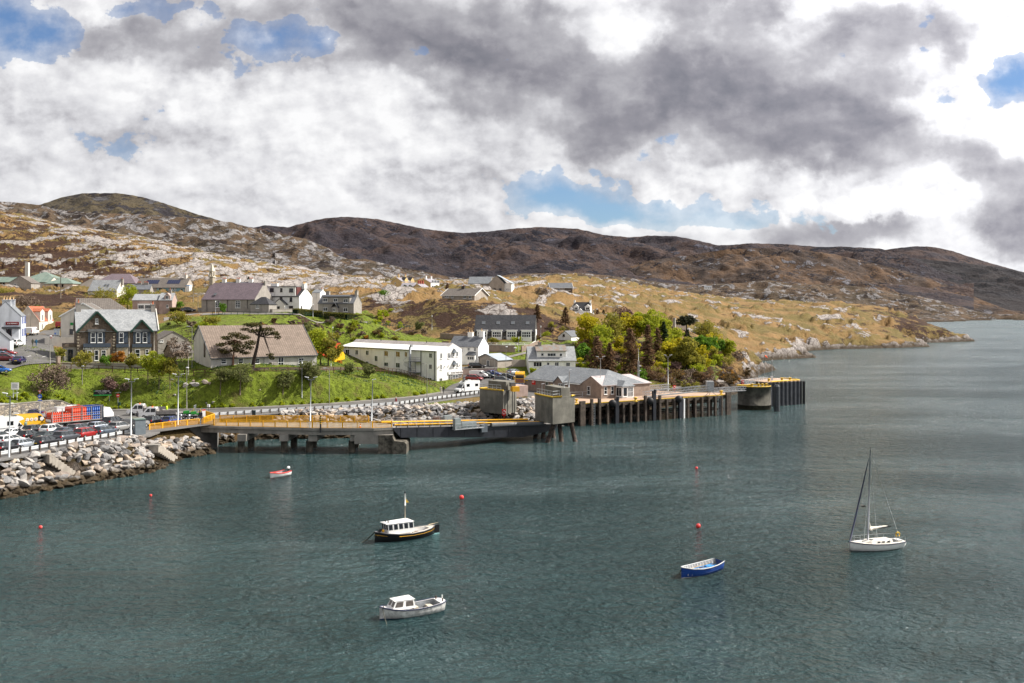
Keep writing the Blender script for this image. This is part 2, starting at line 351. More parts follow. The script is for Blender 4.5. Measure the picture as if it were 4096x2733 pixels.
CP=[(-300,150,4.5),(0,165,4.5),(300,190,4.5),(600,188,4.5),(0,176,4.6),(310,195,4.6),(-600,150,4.5),(0,181,7.2),(150,185,7.2),(0,186,9.3),(150,192,9),(0,190,12),(150,197,12.3),(230,203,12.5),(76,199,13.4),(137,219,16),(0,205,14),(0,215,15.5),(126,249,17.8),(215,290,17.7),(-300,200,14),(-300,250,18),(50,300,20),(300,215,13),(640,215,13),(300,225,13.5),(640,228,13.5),(400,205,11.4),(560,205,11),(250,204,12),(300,196,7.5),(450,196,4.8),(700,196,4.6),(250,194,6.5),(700,206,10.5),(760,212,12),(770,208,11.7),(843,206,11.7),(1050,206,11.7),(1265,221,11.2),(900,202,10.6),(1200,206,10.6),(1000,193,4.6),(850,193,4.6),(1300,222,10.4),(1450,228,9.5),(1560,233,8.6),(1620,238,7.3),(1300,197,4.8),(1500,203,4.8),(1650,211,4.9),(1750,243,5.2),(1800,225,5),(1720,228,5.3),(1370,260,9),(1500,262,8),(900,240,13.5),(1200,250,14),(700,250,15),(900,262,20),(700,270,18.5),(1100,270,19),(850,297,22.5),(1020,297,22.7),(1200,298,22.7),(806,306,23.3),(1020,306,23.3),(1190,312,23.5),(680,300,21.5),(640,280,20),(1400,300,12),(1350,300,13.5),(1400,330,17),(1450,345,20),(1255,312,22),(1300,325,21.3),(1272,316,22.5),(1440,325,21.8),(1350,308,22.2),(1440,313,21.8),(1550,330,16),(1650,345,18),(1500,300,10.5),(1650,300,9.5),(1760,300,11),(1550,400,31),(1450,385,27.5),(1700,385,25),(1600,365,24.5),(1800,332,16.5),(1840,318,14.8),(1350,400,28),(1640,395,29),(1765,362,26.4),(1950,362,26.4),(1850,375,26.5),(2000,352,25.8),(2100,350,24.5),(1900,335,20),(1930,303,15.2),(2143,303,15.2),(2040,330,20),(2150,340,21),(2200,330,17),(2280,340,16.5),(2250,318,13.4),(2180,300,14),(2105,267,7.6),(2303,268,8.0),(2150,280,9.5),(2250,285,10),(2000,278,10.5),(1915,283,12),(2100,283,12),(2000,292,14.5),(1850,247,5.4),(2000,248,5.8),(1850,258,7.1),(1950,258,7.1),(2080,262,6.8),(2060,248,5.7),(1900,264,8.7),(1990,264,8.7),(2047,270,8.6),(1840,264,8.8),(1950,275,8.8),(2040,272,8.7),(1870,272,9.3),(1830,280,9.3),(2110,235,4.9),(2400,235,4.9),(2560,235,4.9),(2400,262,5.5),(2600,262,4.5),(2800,272,4.2),(2400,310,12),(2600,320,13),(2800,330,10),(2900,320,4.5),(2400,360,17),(2700,380,16),(2550,350,14.5),(2900,360,7),(2980,330,3),(2300,480,19.8),(2375,480,19.8),(2500,450,18),(2500,600,28),(2600,800,37.5),(2800,500,14),(2950,500,8),(2950,462,3),(2800,430,9),(3000,600,16),(2900,700,26),(2727,800,34.2),(2918,790,30.3),(3100,760,27.7),(3240,760,28.2),(3350,740,24.6),(3440,760,26.7),(3555,760,24.6),(3650,760,21),(3746,755,16.3),(3810,745,10.4),(3860,730,5),(3300,620,10),(3500,650,11),(3650,700,11),(3200,560,6),(3550,610,4),(3400,590,4),(3720,660,5),(3100,900,22),(3440,880,12),(3650,850,6),(2600,1000,34),(2600,1300,38),(3300,1100,5),(3150,480,3.5),(3080,470,4),(3240,478,2),(2250,530,32),(2200,545,32.5),(1960,500,32.5),(1870,500,33),(2040,500,32.3),(1600,475,33.3),(1720,475,33),(2100,470,26),(2300,420,20.5),(2200,600,35),(2100,700,42),(2312,900,52),(1900,700,42),(1700,700,40),(2000,1000,50),(2300,1300,60),(1700,1000,42),(700,330,25),(650,400,29),(740,420,29.6),(400,400,30),(330,400,30),(500,420,30),(150,470,32.6),(310,450,31),(0,470,32.6),(-300,460,32),(200,520,38),(0,540,40),(600,500,36),(900,420,30),(1000,420,31),(1150,420,31),(1300,430,31),(200,330,24),(250,380,28),(100,350,27),(330,300,20),(450,280,17),(550,290,19),(600,330,22.5),(500,330,22),(-100,320,22),(0,850,104.6),(89,840,101),(179,820,93.8),(268,810,87),(387,800,84.5),(435,800,81.5),(536,790,79),(625,780,76),(745,760,68.3),(834,750,64.4),(953,740,58.5),(1072,720,54.3),(1191,700,50.3),(1310,680,44.5),(1419,660,41.6),(1538,640,38.7),(179,950,86),(834,900,58),(1310,850,40),(-500,850,125),(-400,650,75),(0,950,96),(500,900,70),(300,640,60),(700,620,53),(1000,600,44),(1250,560,38.5),(1480,520,36),(1500,1000,38),(500,1300,60),(0,1300,80)]
cp=np.array(CP,float); cpx=(cp[:,0]-CU)/F; cpy=np.log(cp[:,1]); cpz=cp[:,2]
_K=np.sqrt((cpx[:,None]-cpx)**2+(cpy[:,None]-cpy)**2)
_n=len(cp); _A=np.zeros((_n+3,_n+3)); _A[:_n,:_n]=_K-np.eye(_n)*2e-4; _Pm=np.stack([np.ones(_n),cpx,cpy],1); _A[:_n,_n:]=_Pm; _A[_n:,:_n]=_Pm.T
_w=np.linalg.solve(_A,np.concatenate([cpz,np.zeros(3)]))
def rbf(X,Y):
 a=(X/Y).ravel(); b=np.log(Y).ravel(); out=np.zeros(a.shape)
 for i in range(0,len(a),20000):
  aa=a[i:i+20000,None]; bb=b[i:i+20000,None]
  out[i:i+20000]=np.sqrt((aa-cpx)**2+(bb-cpy)**2)@_w[:_n]+_w[_n]+_w[_n+1]*aa[:,0]+_w[_n+2]*bb[:,0]
 return out.reshape(np.shape(X))
def wl(u,v):
 p=atz(u,v,0); return(p.x,p.y)
COAST=[(-110,30),(-72,105),wl(0,1997),wl(191,1963),wl(333,1936),wl(600,1890),wl(723,1837),wl(844,1814),wl(863,1782),wl(978,1760),wl(1112,1757),wl(1300,1756),wl(1600,1742),wl(1900,1722),wl(2150,1706),wl(2300,1680),wl(2600,1640),wl(2850,1602),wl(2960,1575),wl(2990,1540),wl(3035,1515),wl(3047,1497),wl(3110,1480),wl(3060,1472),wl(2995,1470),wl(2970,1449),wl(3060,1443),wl(3170,1436),wl(3288,1431),(148,510),wl(3232,1404),wl(3350,1397),wl(3450,1396),wl(3600,1392),wl(3724,1388),wl(3690,1381),wl(3640,1373),wl(3780,1370),wl(3906,1366),(322,760),(290,850),(240,1000),(200,1300),(200,1800),(-3000,1800),(-3000,30)]
def pdist(poly,X,Y):
 """signed distance, positive inside"""
 P_=np.array(poly,float); X=np.asarray(X,float); Y=np.asarray(Y,float); best=np.full(X.shape,1e18); ins=np.zeros(X.shape,bool)
 for i in range(len(P_)):
  ax,ay=P_[i]; bx,by=P_[(i+1)%len(P_)]; dx,dy=bx-ax,by-ay
  tt=np.clip(((X-ax)*dx+(Y-ay)*dy)/(dx*dx+dy*dy),0,1)
  best=np.minimum(best,(X-ax-tt*dx)**2+(Y-ay-tt*dy)**2)
  cr=((ay>Y)!=(by>Y));
  if dy!=0:ins^=cr&(X<dx*(Y-ay)/dy+ax)
 return np.where(ins,1,-1)*np.sqrt(best)
def pz(l,z):return[tuple(atz(u,v,z)[:2])for u,v in l]
QUAY=pz([(-300,2010),(0,1840),(300,1790),(600,1742),(640,1727),(808,1704),(866,1697),(878,1672),(1150,1650),(1400,1640),(1600,1628),(1750,1607),(1910,1587),(2000,1580),(2100,1585),(2250,1612),(2570,1590),(2570,1560),(2400,1558),(2100,1560),(1850,1560),(1765,1558),(1765,1569),(1638,1588),(1478,1601),(1319,1614),(1000,1630),(700,1638),(420,1638),(310,1642),(0,1683),(-300,1730)],4.5)
FLATS=[(QUAY,4.5,1.2)]
def ground_z(X,Y,raw=False):
 X=np.asarray(X,float); Y=np.asarray(Y,float); z=rbf(X,Y); z=np.where(Y<228,np.maximum(z,4.42),z)
 for poly,zp,bw in FLATS:
  d_=pdist(poly,X,Y); w_=sstep(-bw,0,d_); z=z*(1-w_)+zp*w_
 dc=pdist(COAST,X,Y)
 kk=np.where(Y<300,1.15,.55)
 nz=np.where(Y>300,fbm(X/14,Y/14,4,3)*5,0)
 lim=np.where(dc>0,np.maximum(dc*kk+nz*np.clip(dc/6,0,1)-.3,-.3),np.maximum(dc*.5-.3,-8))
 return(z,dc)if raw else np.minimum(z,lim)
def gz(x,y):return float(ground_z(np.array([float(x)]),np.array([float(y)]))[0])
_ys=np.exp(np.linspace(math.log(125),math.log(1100),900))
def gp(u,v,dz=0):
 """where the ground is first met at column u, row v"""
 X=(u-CU)/F*_ys; g=ground_z(X,_ys)+dz; ray=H-(v-HV)/F*_ys
 k=np.argmax(ray<=g)
 if k==0:return Vector((X[0],_ys[0],g[0]))
 a=(ray-g)[k-1]; b=(ray-g)[k]; f_=a/(a-b); Y=_ys[k-1]+f_*(_ys[k]-_ys[k-1])
 return Vector((X_(u,Y),Y,gz(X_(u,Y),Y)))
# zones: (u, Y, ru, rlnY, rock, heather, green)
ZN=[(300,200,700,.13,-.3,-.3,.9),(1000,199,500,.13,-.3,-.3,1.0),(1500,220,330,.16,-.3,-.3,1.0),(150,187,300,.06,-.2,-.2,.9),(700,250,400,.14,-.25,.0,.75),(1000,270,350,.12,-.3,-.1,.8),(1250,275,200,.14,-.2,.35,.3),(1450,290,250,.13,-.2,.1,.7),(1700,295,200,.1,-.2,0,.6),(1450,325,250,.05,-.2,0,.5),(2200,275,260,.08,-.3,-.2,.9),(2500,290,400,.12,-.2,.25,.6),(2650,320,330,.17,-.2,.4,.6),(1550,385,170,.07,.42,.35,0),(1785,238,110,.06,-.2,-.2,.7),(1640,360,200,.05,0,.4,0),(1420,350,90,.05,-.1,-.1,.6),(2000,345,110,.035,.62,.1,0),(2080,340,160,.05,.1,.3,0),(1850,340,120,.05,0,.35,0),(2150,335,150,.07,0,.35,0),(130,360,350,.09,-.2,.35,0),(230,380,160,.05,-.1,.5,0),(0,330,300,.1,-.2,.1,.3),(1000,340,500,.08,-.1,.1,.3),(0,560,700,.18,.0,.5,0),(500,620,600,.25,.16,.15,0),(1000,560,500,.25,.22,.05,0),(200,760,700,.16,.16,.25,0),(1200,480,300,.12,.35,.1,0),(2000,700,500,.3,.12,.1,.05),(2300,480,500,.18,.12,-.1,.05),(2900,620,700,.25,.03,-.05,.05),(3300,700,400,.2,.10,.05,.0),(3650,720,160,.08,-.15,.45,0),(3000,470,300,.05,.0,-.2,.3),(2700,400,300,.07,-.1,-.2,.35),(2600,520,250,.15,-.02,-.3,0)]
def zones(X,Y,Z,dc):
 U_=X/Y*F+CU; L_=np.log(Y); r=np.full(X.shape,.14); h=np.full(X.shape,.25); g=np.zeros(X.shape)
 for u,yy,ru,rl,a,b,c in ZN:
  w_=np.exp(-((U_-u)/ru)**2-((L_-math.log(yy))/rl)**2); r+=a*w_; h+=b*w_; g+=c*w_
 return r,h,g
print('building ground')
us=np.arange(-760,4900,7.0); rows=np.exp(np.linspace(math.log(112),math.log(1150),560))
GX=(us[None,:]-CU)/F*rows[:,None]; GY=np.repeat(rows[:,None],len(us),1)
zr_,dc=ground_z(GX,GY,True); GZ=ground_z(GX,GY)
zr0,zh0,zg0=zones(GX,GY,GZ,dc)
far=sstep(255,420,GY)
# bare-rock outcrops: long slabs lifted out of the turf
ca,sa=math.cos(.9),math.sin(.9)
RX=(GX*ca+GY*sa); RY=(-GX*sa+GY*ca)
on=fbm(RX/40,RY/17,4,11)+.35*fbm(RX/10,RY/5,4,21)
outc=sstep(.33,.50,zr0+on*.95)
amp=(.35+1.1*far)*np.clip(GY/500,.4,1.6)
w1,w2,wi=worley(RX/11,RY/5,31)
bump_=outc*(.5+.9*wi+.8*(1-w1))*amp+fbm(GX/40,GY/40,5,41)*2.4*far+fbm(GX/9,GY/9,4,51)*(.05+.6*far)+ridged(RX/60,RY/30,4,61)*2.2*sstep(450,650,GY)*sstep(.2,.5,zr0)
flat=np.zeros(GX.shape)
for poly,zp,bw in FLATS:flat=np.maximum(flat,sstep(-bw*2.5,-bw*.5,pdist(poly,GX,GY)))
damp=(1-flat)*sstep(0,6,dc)
Urow=GX/GY*F+CU
ridgeclamp=np.exp(-((GY-780)/120)**2)
GZ=GZ+bump_*damp*(1-.55*ridgeclamp)-flat*.06
shore=(dc>-2)&(dc<9)&(GY>300)
GZ=GZ+np.where(shore,(sstep(-1,2,dc)*(1-sstep(5,9,dc)))*(ridged(RX/9,RY/3.5,4,71)*2.0-.3),0)
zone=np.zeros(GX.shape+(4,)); zone[...,0]=.14+(zr0-.14)*1+(outc-.35)*.5*(far*.9+.1)+np.where((dc<10)&(GY>300),.8*(1-sstep(3,10,dc)),0)
arm=(GY<300)&(dc<6.5); zone[...,0]+=arm*.5; zone[...,1]=zh0-outc*.25; zone[...,2]=zg0*(1-arm); zone[...,3]=np.maximum((1-sstep(.5+.7*far,1.3+1.3*far,GZ+fbm(GX/3,GY/3,3,5)*.4))*.95,np.maximum(arm*(dc<4.6)*.75,(GY>300)*(dc<6)*.5*(1-sstep(2.5,5,GZ))))  # alpha: tide line and dark shore, plus painted shade in the armour boulder gaps
G_MAT=ground_mat('moor_ground',(.135,.108,.032),(.255,.155,.062),(.060,.030,.018),(.40,.36,.33),(.26,.235,.22),sl=.075,nbw=.32)
land=link('ground',grid_mesh('ground',GX,GY,GZ,G_MAT,zone)); tag(land,kind='structure')
# sea bed / water
def water_mat():
 m=bpy.data.materials.new('sea_water'); m.use_nodes=True; t=NT(m.node_tree); b=m.node_tree.nodes['Principled BSDF']
 pos=t.n('ShaderNodeNewGeometry').outputs['Position']
 x,y,z=t.xyz(pos)
 b.inputs['Base Color'].default_value=(.008,.040,.042,1); b.inputs['IOR'].default_value=1.45
 p=t.map(pos,rot=(0,0,R(-20)),sc=(1.0,1.22,1))
 a=t.noise(p,.55,4,.6,.4); c=t.noise(p,1.7,5,.65,.3); g=t.noise(t.map(pos,sc=(.6,1.4,1)),.022,5,.6); s_=t.noise(t.map(pos,rot=(0,0,R(-14)),sc=(.5,1.4,1)),.16,3,.5)
 gust=t.mr(g,.38,.62,.45,1.25)
 h_=t.m('ADD',t.m('MULTIPLY',a,1.1),t.m('MULTIPLY',c,.55)); h_=t.m('MULTIPLY',h_,gust); h_=t.m('ADD',h_,t.m('MULTIPLY',s_,.8))
 bn=t.n('ShaderNodeBump'); t.set(bn.inputs['Height'],h_); bn.inputs['Distance'].default_value=2.6; bn.inputs['Strength'].default_value=1.0
 t.L.new(bn.outputs[0],b.inputs['Normal'])
 t.set(b.inputs['Roughness'],t.mr(y,60,1500,.12,.32,False))
 t.set(b.inputs['Base Color'],t.mix(g,(.012,.044,.045),(.028,.070,.074)))
 return m
WM=water_mat()
mb=MB(); mb.add([(-9000,-300,0),(9000,-300,0),(9000,9000,0),(-9000,9000,0)],[(0,1,2,3)])
tag(mb.build('sea',WM),kind='structure')
def hill(name,ridge,Yr,Yf,zf,m,k,rock=.3,heath=.3,green=0,amp=18,sc=420,u0=None,u1=None,rows=110,step=9,back=.45,seed=0,pow_=.9,wetv=False):
 r=np.array(ridge,float); u0=u0 or r[0,0]; u1=u1 or r[-1,0]
 us=np.arange(u0,u1,step); v=np.interp(us,r[:,0],r[:,1]); zr=H-(v-HV)/F*Yr
 s=np.concatenate([np.linspace(-.12,1,rows),np.linspace(1,1+back,rows//4)[1:]])
 S,UU=np.meshgrid(s,us,indexing='ij'); ZR=np.repeat(zr[None,:],len(s),0); Yv=Yf+(Yr-Yf)*S
 X=(UU-CU)/F*Yv
 prof=np.where(S<1,np.sign(S)*np.abs(S)**pow_,1-(S-1)*1.3)
 Z=zf+(ZR-zf)*prof
 n=fbm(X/sc,Yv/sc,6,seed)*amp*1.4+(ridged(X/sc*2.2+Yv/sc,Yv/sc*1.1,5,seed+9)-.6)*amp*1.1+fbm(X/sc*8,Yv/sc*6,4,seed+5)*amp*.22
 Z=Z+n*np.clip(S*3,0,1)
 cap_=H+(ZR-H)/Yr*Yv+fbm(UU/26,S*3,4,seed+3)*.0009*Yr*.55
 Z=np.where(S<=1,np.minimum(Z,cap_),np.minimum(Z,ZR+(1-S)*amp))
 Z[np.argmin(np.abs(s-1))]=cap_[np.argmin(np.abs(s-1))]
 zo=np.zeros(X.shape+(4,)); on=fbm(X/sc*6,Yv/sc*4,5,seed+1)
 zo[...,0]=rock+on*.35; zo[...,1]=heath+fbm(X/sc*2,Yv/sc*2,4,seed+2)*.4; zo[...,2]=green+fbm(X/sc*1.5,Yv/sc,4,seed+7)*.3*(green>0)
 zo[...,3]=(1-sstep(1.0,3.0,Z))*.9
 tag(link(name,grid_mesh(name,X,Yv,Z,m,zo)),kind='structure')
FAR_M=ground_mat('shade_painted_far_moor',(.026,.023,.032),(.078,.050,.042),(.0145,.0135,.024),(.105,.10,.125),(.062,.06,.08),k=.085,relief=1.3)  # cloud shadow over the far range is painted into these darkened, bluer colours
DOME_M=ground_mat('dome_moor',(.062,.052,.038),(.095,.074,.042),(.034,.029,.034),(.10,.095,.10),(.075,.072,.078),k=.10)
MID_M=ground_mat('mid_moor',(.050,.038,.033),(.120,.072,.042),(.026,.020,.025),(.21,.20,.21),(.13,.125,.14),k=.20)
NEAR_M=ground_mat('near_moor',(.070,.054,.036),(.125,.082,.050),(.034,.023,.020),(.28,.26,.25),(.18,.17,.17),k=.34)
HD=ground_mat('shade_painted_moor',(.020,.019,.024),(.028,.023,.024),(.011,.011,.016),(.045,.046,.060),(.028,.029,.040),k=.12)  # near-black slate colours: cloud shadow on this ridge painted into the albedo
hill('hill',[(-500,860),(100,835),(161,819),(250,789),(334,773),(477,773),(572,789),(655,813),(727,837),(792,858),(876,882),(953,903),(1100,950),(1300,1010)],4200,2600,40,DOME_M,1,.26,.45,amp=26,sc=520,seed=100)
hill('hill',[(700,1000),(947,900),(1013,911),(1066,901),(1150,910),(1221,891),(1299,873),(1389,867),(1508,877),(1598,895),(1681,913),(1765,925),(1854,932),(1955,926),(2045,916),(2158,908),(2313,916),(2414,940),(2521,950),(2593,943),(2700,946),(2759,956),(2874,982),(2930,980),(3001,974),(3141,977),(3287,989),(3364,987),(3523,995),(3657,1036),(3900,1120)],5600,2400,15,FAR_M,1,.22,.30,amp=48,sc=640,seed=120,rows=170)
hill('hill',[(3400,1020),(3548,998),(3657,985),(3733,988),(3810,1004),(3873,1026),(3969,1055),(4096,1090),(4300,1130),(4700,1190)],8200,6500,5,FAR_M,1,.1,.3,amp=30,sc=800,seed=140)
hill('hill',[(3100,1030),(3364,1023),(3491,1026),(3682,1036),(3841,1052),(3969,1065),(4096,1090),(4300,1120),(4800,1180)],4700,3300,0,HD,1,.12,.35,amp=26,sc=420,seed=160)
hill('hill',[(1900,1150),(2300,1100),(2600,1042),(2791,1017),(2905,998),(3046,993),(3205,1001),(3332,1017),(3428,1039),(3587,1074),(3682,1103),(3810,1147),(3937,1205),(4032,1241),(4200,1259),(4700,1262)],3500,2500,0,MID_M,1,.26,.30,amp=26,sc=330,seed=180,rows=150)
hill('hill',[(1500,1180),(1900,1118),(2062,1095),(2312,1092),(2491,1108),(2670,1134),(2790,1142),(2855,1137),(2956,1133),(3077,1121),(3147,1133),(3300,1141),(3428,1147),(3555,1166),(3682,1186),(3810,1217),(3905,1246),(3956,1257),(4050,1257),(4100,1259),(4800,1261)],2500,1500,-4,NEAR_M,1,.40,.30,0,amp=11,sc=150,seed=200,rows=170,step=7)
hill('hill',[(-800,800),(0,806),(60,810),(149,819),(238,840),(357,852),(536,856),(655,864),(774,873),(864,882),(929,891),(1013,914),(1132,938),(1221,956),(1310,992),(1348,1020),(1407,1042),(1600,1110),(1800,1160)],1700,1000,50,NEAR_M,1,.50,.36,amp=11,sc=150,seed=220,rows=170,step=7)
hill('hill',[(1100,1010),(1300,1030),(1407,1038),(1455,1035),(1568,1062),(1717,1092),(1777,1104),(1896,1122),(2050,1140),(2200,1155)],1300,950,38,NEAR_M,1,.50,.25,amp=7,sc=120,seed=240,rows=110,step=7)
WHITE=mat('white_render',(.80,.79,.76),.8,.05,.6,bump=.15,bs=12,streak=.9)
OFFW=mat('offwhite_render',(.62,.58,.52),.85,.06,.6,bump=.2,bs=12,streak=.8)
HARL=mat('grey_harling',(.30,.275,.245),.92,.10,.8,bump=.5,bs=18,streak=.9)
HARL2=mat('warm_harling',(.36,.315,.27),.92,.10,.8,bump=.5,bs=18,streak=.9)
BROWNH=mat('brown_harling',(.27,.205,.165),.92,.12,1.0,bump=.5,bs=18)
PINKH=mat('pink_harling',(.40,.30,.26),.92,.10,.8,bump=.4,bs=18,streak=.9)
YELH=mat('yellow_render',(.60,.43,.20),.85,.08,.6)
BANKH=mat('bank_rubble',(.125,.095,.072),.95,.2,3.0,bump=.6,bs=9)
QUOIN=mat('sandstone',(.36,.31,.235),.9,.12,2)
SLATE=roof_mat('slate_roof',(.105,.112,.125),(.16,.165,.175),.28,.4)
SLATEL=roof_mat('weathered_slate_roof',(.24,.25,.26),(.36,.37,.37),.25,.35,lichen=(.42,.41,.36))
SLATED=roof_mat('dark_slate_roof',(.030,.031,.036),(.055,.055,.06),.3,.45,lichen=(.22,.20,.17))
SLATEG=roof_mat('grey_slate_roof',(.155,.17,.185),(.235,.24,.245),.28,.4)
PURP=roof_mat('purple_slate_roof',(.135,.105,.12),(.19,.145,.16),.28,.4)
TILEB=roof_mat('brown_tile_roof',(.195,.15,.118),(.26,.20,.16),.42,.5,tile=True)
TILEG=roof_mat('grey_tile_roof',(.15,.13,.115),(.20,.175,.15),.42,.5,tile=True)
TILER=roof_mat('red_tile_roof',(.36,.105,.05),(.50,.17,.08),.36,.4,tile=True)
COPPER=roof_mat('green_metal_roof',(.14,.19,.16),(.20,.24,.20),6,.7,lichen=(.28,.27,.23))
WMETAL=roof_mat('white_metal_roof',(.72,.72,.68),(.78,.78,.74),8,1.1)
GMETAL=roof_mat('grey_metal_roof',(.30,.34,.38),(.36,.40,.44),8,1.0)
PANE=glassm('window_glass'); PANEB=glassm('light_window_glass',(.10,.11,.12)); PANEC=mat('curtained_glass',(.30,.30,.28),.15,.3,2,spec=.6)
FR=mat('white_frame',(.78,.78,.76),.5,0); FRD=mat('dark_frame',(.03,.022,.02),.5,0)
GREENP=mat('dark_green_paint',(.012,.05,.035),.5,.1); NAVY=mat('slate_blue_paint',(.045,.06,.085),.6,.08)
LEAD=mat('lead_grey',(.12,.125,.13),.6,.1); BLACK=mat('black_paint',(.012,.012,.014),.45,0); POT=mat('terracotta',(.42,.12,.055),.8,.1); BUFFP=mat('buff_clay',(.50,.33,.17),.8,.1)
STONEW=stone_mat('rubble_stone',[(.30,.25,.19),(.22,.19,.155),(.36,.31,.24),(.17,.15,.135)],1.5)
CONC=mat('concrete',(.27,.25,.22),.9,.14,.5,bump=.25,bs=6,streak=1.2)
def auto_uv(me):
 uv=me.uv_layers.new(name='uv'); Z=Vector((0,0,1))
 for p in me.polygons:
  n=p.normal; a=Z.cross(n)
  if a.length<1e-3:a=Vector((1,0,0))
  a.normalize(); b=n.cross(a)
  for li in p.loop_indices:
   c=me.vertices[me.loops[li].vertex_index].co; uv.data[li].uv=(c.dot(a),c.dot(b))
def slab(mb,poly,th=.14):
 n=len(poly); vs=[Vector(p)for p in poly]+[Vector(p)-Vector((0,0,th))for p in poly]
 nn=(vs[1]-vs[0]).cross(vs[2]-vs[1])
 idx=list(range(n)); fs=[tuple(idx),tuple(n+i for i in reversed(idx))]+[((i+1)%n,i,n+i,n+(i+1)%n)for i in idx]
 if nn.z<0:fs=[tuple(reversed(f))for f in fs]
 mb.add(vs,fs)
class House:
 def __init__(s,name,label,cat,u,v,Y,deg=0,group=None,ztop=None):
  s.o=at(u,v,Y); s.th=R(deg); s.c,s.s=math.cos(s.th),math.sin(s.th)
  s.e=empty(name,s.o,s.th,label,cat,group)
 def W(s,x,y,z=0):return Vector((s.o.x+x*s.c-y*s.s,s.o.y+x*s.s+y*s.c,s.o.z+z))
 def solve(s,u,dirx,x0=0,y0=0):
  """metres along local x (dirx) or y until column u, starting at local x0,y0"""
  p=s.W(x0,y0); k=(u-CU)/F; dx,dy=(s.c,s.s)if dirx else(-s.s,s.c)
  return(k*p.y-p.x)/(dx-k*dy)
 def hit(s,face,u,v,q=0):
  """local (along, z) of the point of plane F(y=q) or X(x=q) that the photo shows at (u,v)"""
  k=(u-CU)/F
  if face=='F':
   p=s.W(0,q); a=(k*p.y-p.x)/(s.c-k*s.s); Y=p.y+a*s.s
  else:
   p=s.W(q,0); a=(k*p.y-p.x)/(-s.s-k*s.c); Y=p.y+a*s.c
  return a,H-(v-HV)/F*Y-s.o.z
 def zat(s,x,y,v):return H-(v-HV)/F*s.W(x,y).y-s.o.z
 def part(s,name,mb,m,parent=None):return mb.build(name,m,parent or s.e)
 def walls(s,x0,y0,x1,y1,ze,wm,zr=None,axis='x',ry=None,base=-2.0,hipl=0,hipr=0,ze2=None,name='wall'):
  """body: ridge along axis; ry = ridge position across; ze2 = far eave height"""
  mb=MB(); ze2=ze if ze2 is None else ze2; d_=.06
  if zr is None:mb.box(x0,y0,base,x1,y1,ze)
  elif axis=='x':
   r=(y0+y1)/2 if ry is None else ry
   pr=[(y0,base),(y1,base),(y1,ze2-d_),(r,zr-d_),(y0,ze-d_)]
   a=x0; b=x1
   vs=[(a,p[0],p[1])for p in pr]+[(b,p[0],p[1])for p in pr]
   if hipl:vs[3]=(a+hipl,r,zr-d_)
   if hipr:vs[8]=(b-hipr,r,zr-d_)
   fs=[(0,1,6,5),(1,2,7,6),(2,3,8,7),(3,4,9,8),(4,0,5,9)]
   fs+=[(4,2,1,0),(4,3,2)]+[(5,6,7,9),(7,8,9)]
   mb.add(vs,fs)
  else:
   r=(x0+x1)/2 if ry is None else ry
   pr=[(x0,base),(x1,base),(x1,ze2-d_),(r,zr-d_),(x0,ze-d_)]
   vs=[(p[0],y0,p[1])for p in pr]+[(p[0],y1,p[1])for p in pr]
   if hipl:vs[3]=(r,y0+hipl,zr-d_)
   if hipr:vs[8]=(r,y1-hipr,zr-d_)
   fs=[(5,6,1,0),(6,7,2,1),(7,8,3,2),(8,9,4,3),(9,5,0,4),(0,1,2,4),(2,3,4),(9,7,6,5),(9,8,7)]
   mb.add(vs,fs)
  return s.part(name,mb,wm)
 def roof(s,x0,y0,x1,y1,ze,zr,rm,axis='x',ry=None,oh=.3,og=.15,hipl=0,hipr=0,ze2=None,th=.14,name='roof',trim=None):
  mb=MB(); ze2=ze if ze2 is None else ze2
  T=(lambda x,y,z:(x,y,z))if axis=='x' else(lambda x,y,z:(y,x,z))
  a0,a1,b0,b1=(x0,x1,y0,y1)if axis=='x' else(y0,y1,x0,x1)
  r=(b0+b1)/2 if ry is None else ry
  k1=(zr-ze)/(r-b0); k2=(zr-ze2)/(b1-r)
  A0=a0-og; A1=a1+og
  L0=a0+hipl if hipl else A0; L1=a1-hipr if hipr else A1
  if hipl:A0=a0-oh
  if hipr:A1=a1+oh
  B0=b0-oh; B1=b1+oh; e1=ze-k1*oh+th; e2=ze2-k2*oh+th; zz=zr+th
  slab(mb,[T(A0,B0,e1),T(A1,B0,e1),T(L1,r,zz),T(L0,r,zz)],th)
  slab(mb,[T(A0,B1,e2),T(A1,B1,e2),T(L1,r,zz),T(L0,r,zz)],th)
  if hipl:slab(mb,[T(A0,B0,e1),T(A0,B1,e2),T(L0,r,zz)],th)
  if hipr:slab(mb,[T(A1,B0,e1),T(A1,B1,e2),T(L1,r,zz)],th)
  me=mb.mesh(name,rm); auto_uv(me); o=link(name,me,s.e)
  if trim:
   t_=MB()
   if not hipl:
    t_.bar(T(A0-.04,B0,e1-.06),T(A0-.04,r,zz-.04),.1,.26); t_.bar(T(A0-.04,B1,e2-.06),T(A0-.04,r,zz-.04),.1,.26)
   if not hipr:
    t_.bar(T(A1+.04,B0,e1-.06),T(A1+.04,r,zz-.04),.1,.26); t_.bar(T(A1+.04,B1,e2-.06),T(A1+.04,r,zz-.04),.1,.26)
   t_.bar(T(A0,B0-.05,e1-.1),T(A1,B0-.05,e1-.1),.12,.14)
   t_.build('bargeboard',trim,o)
  return o
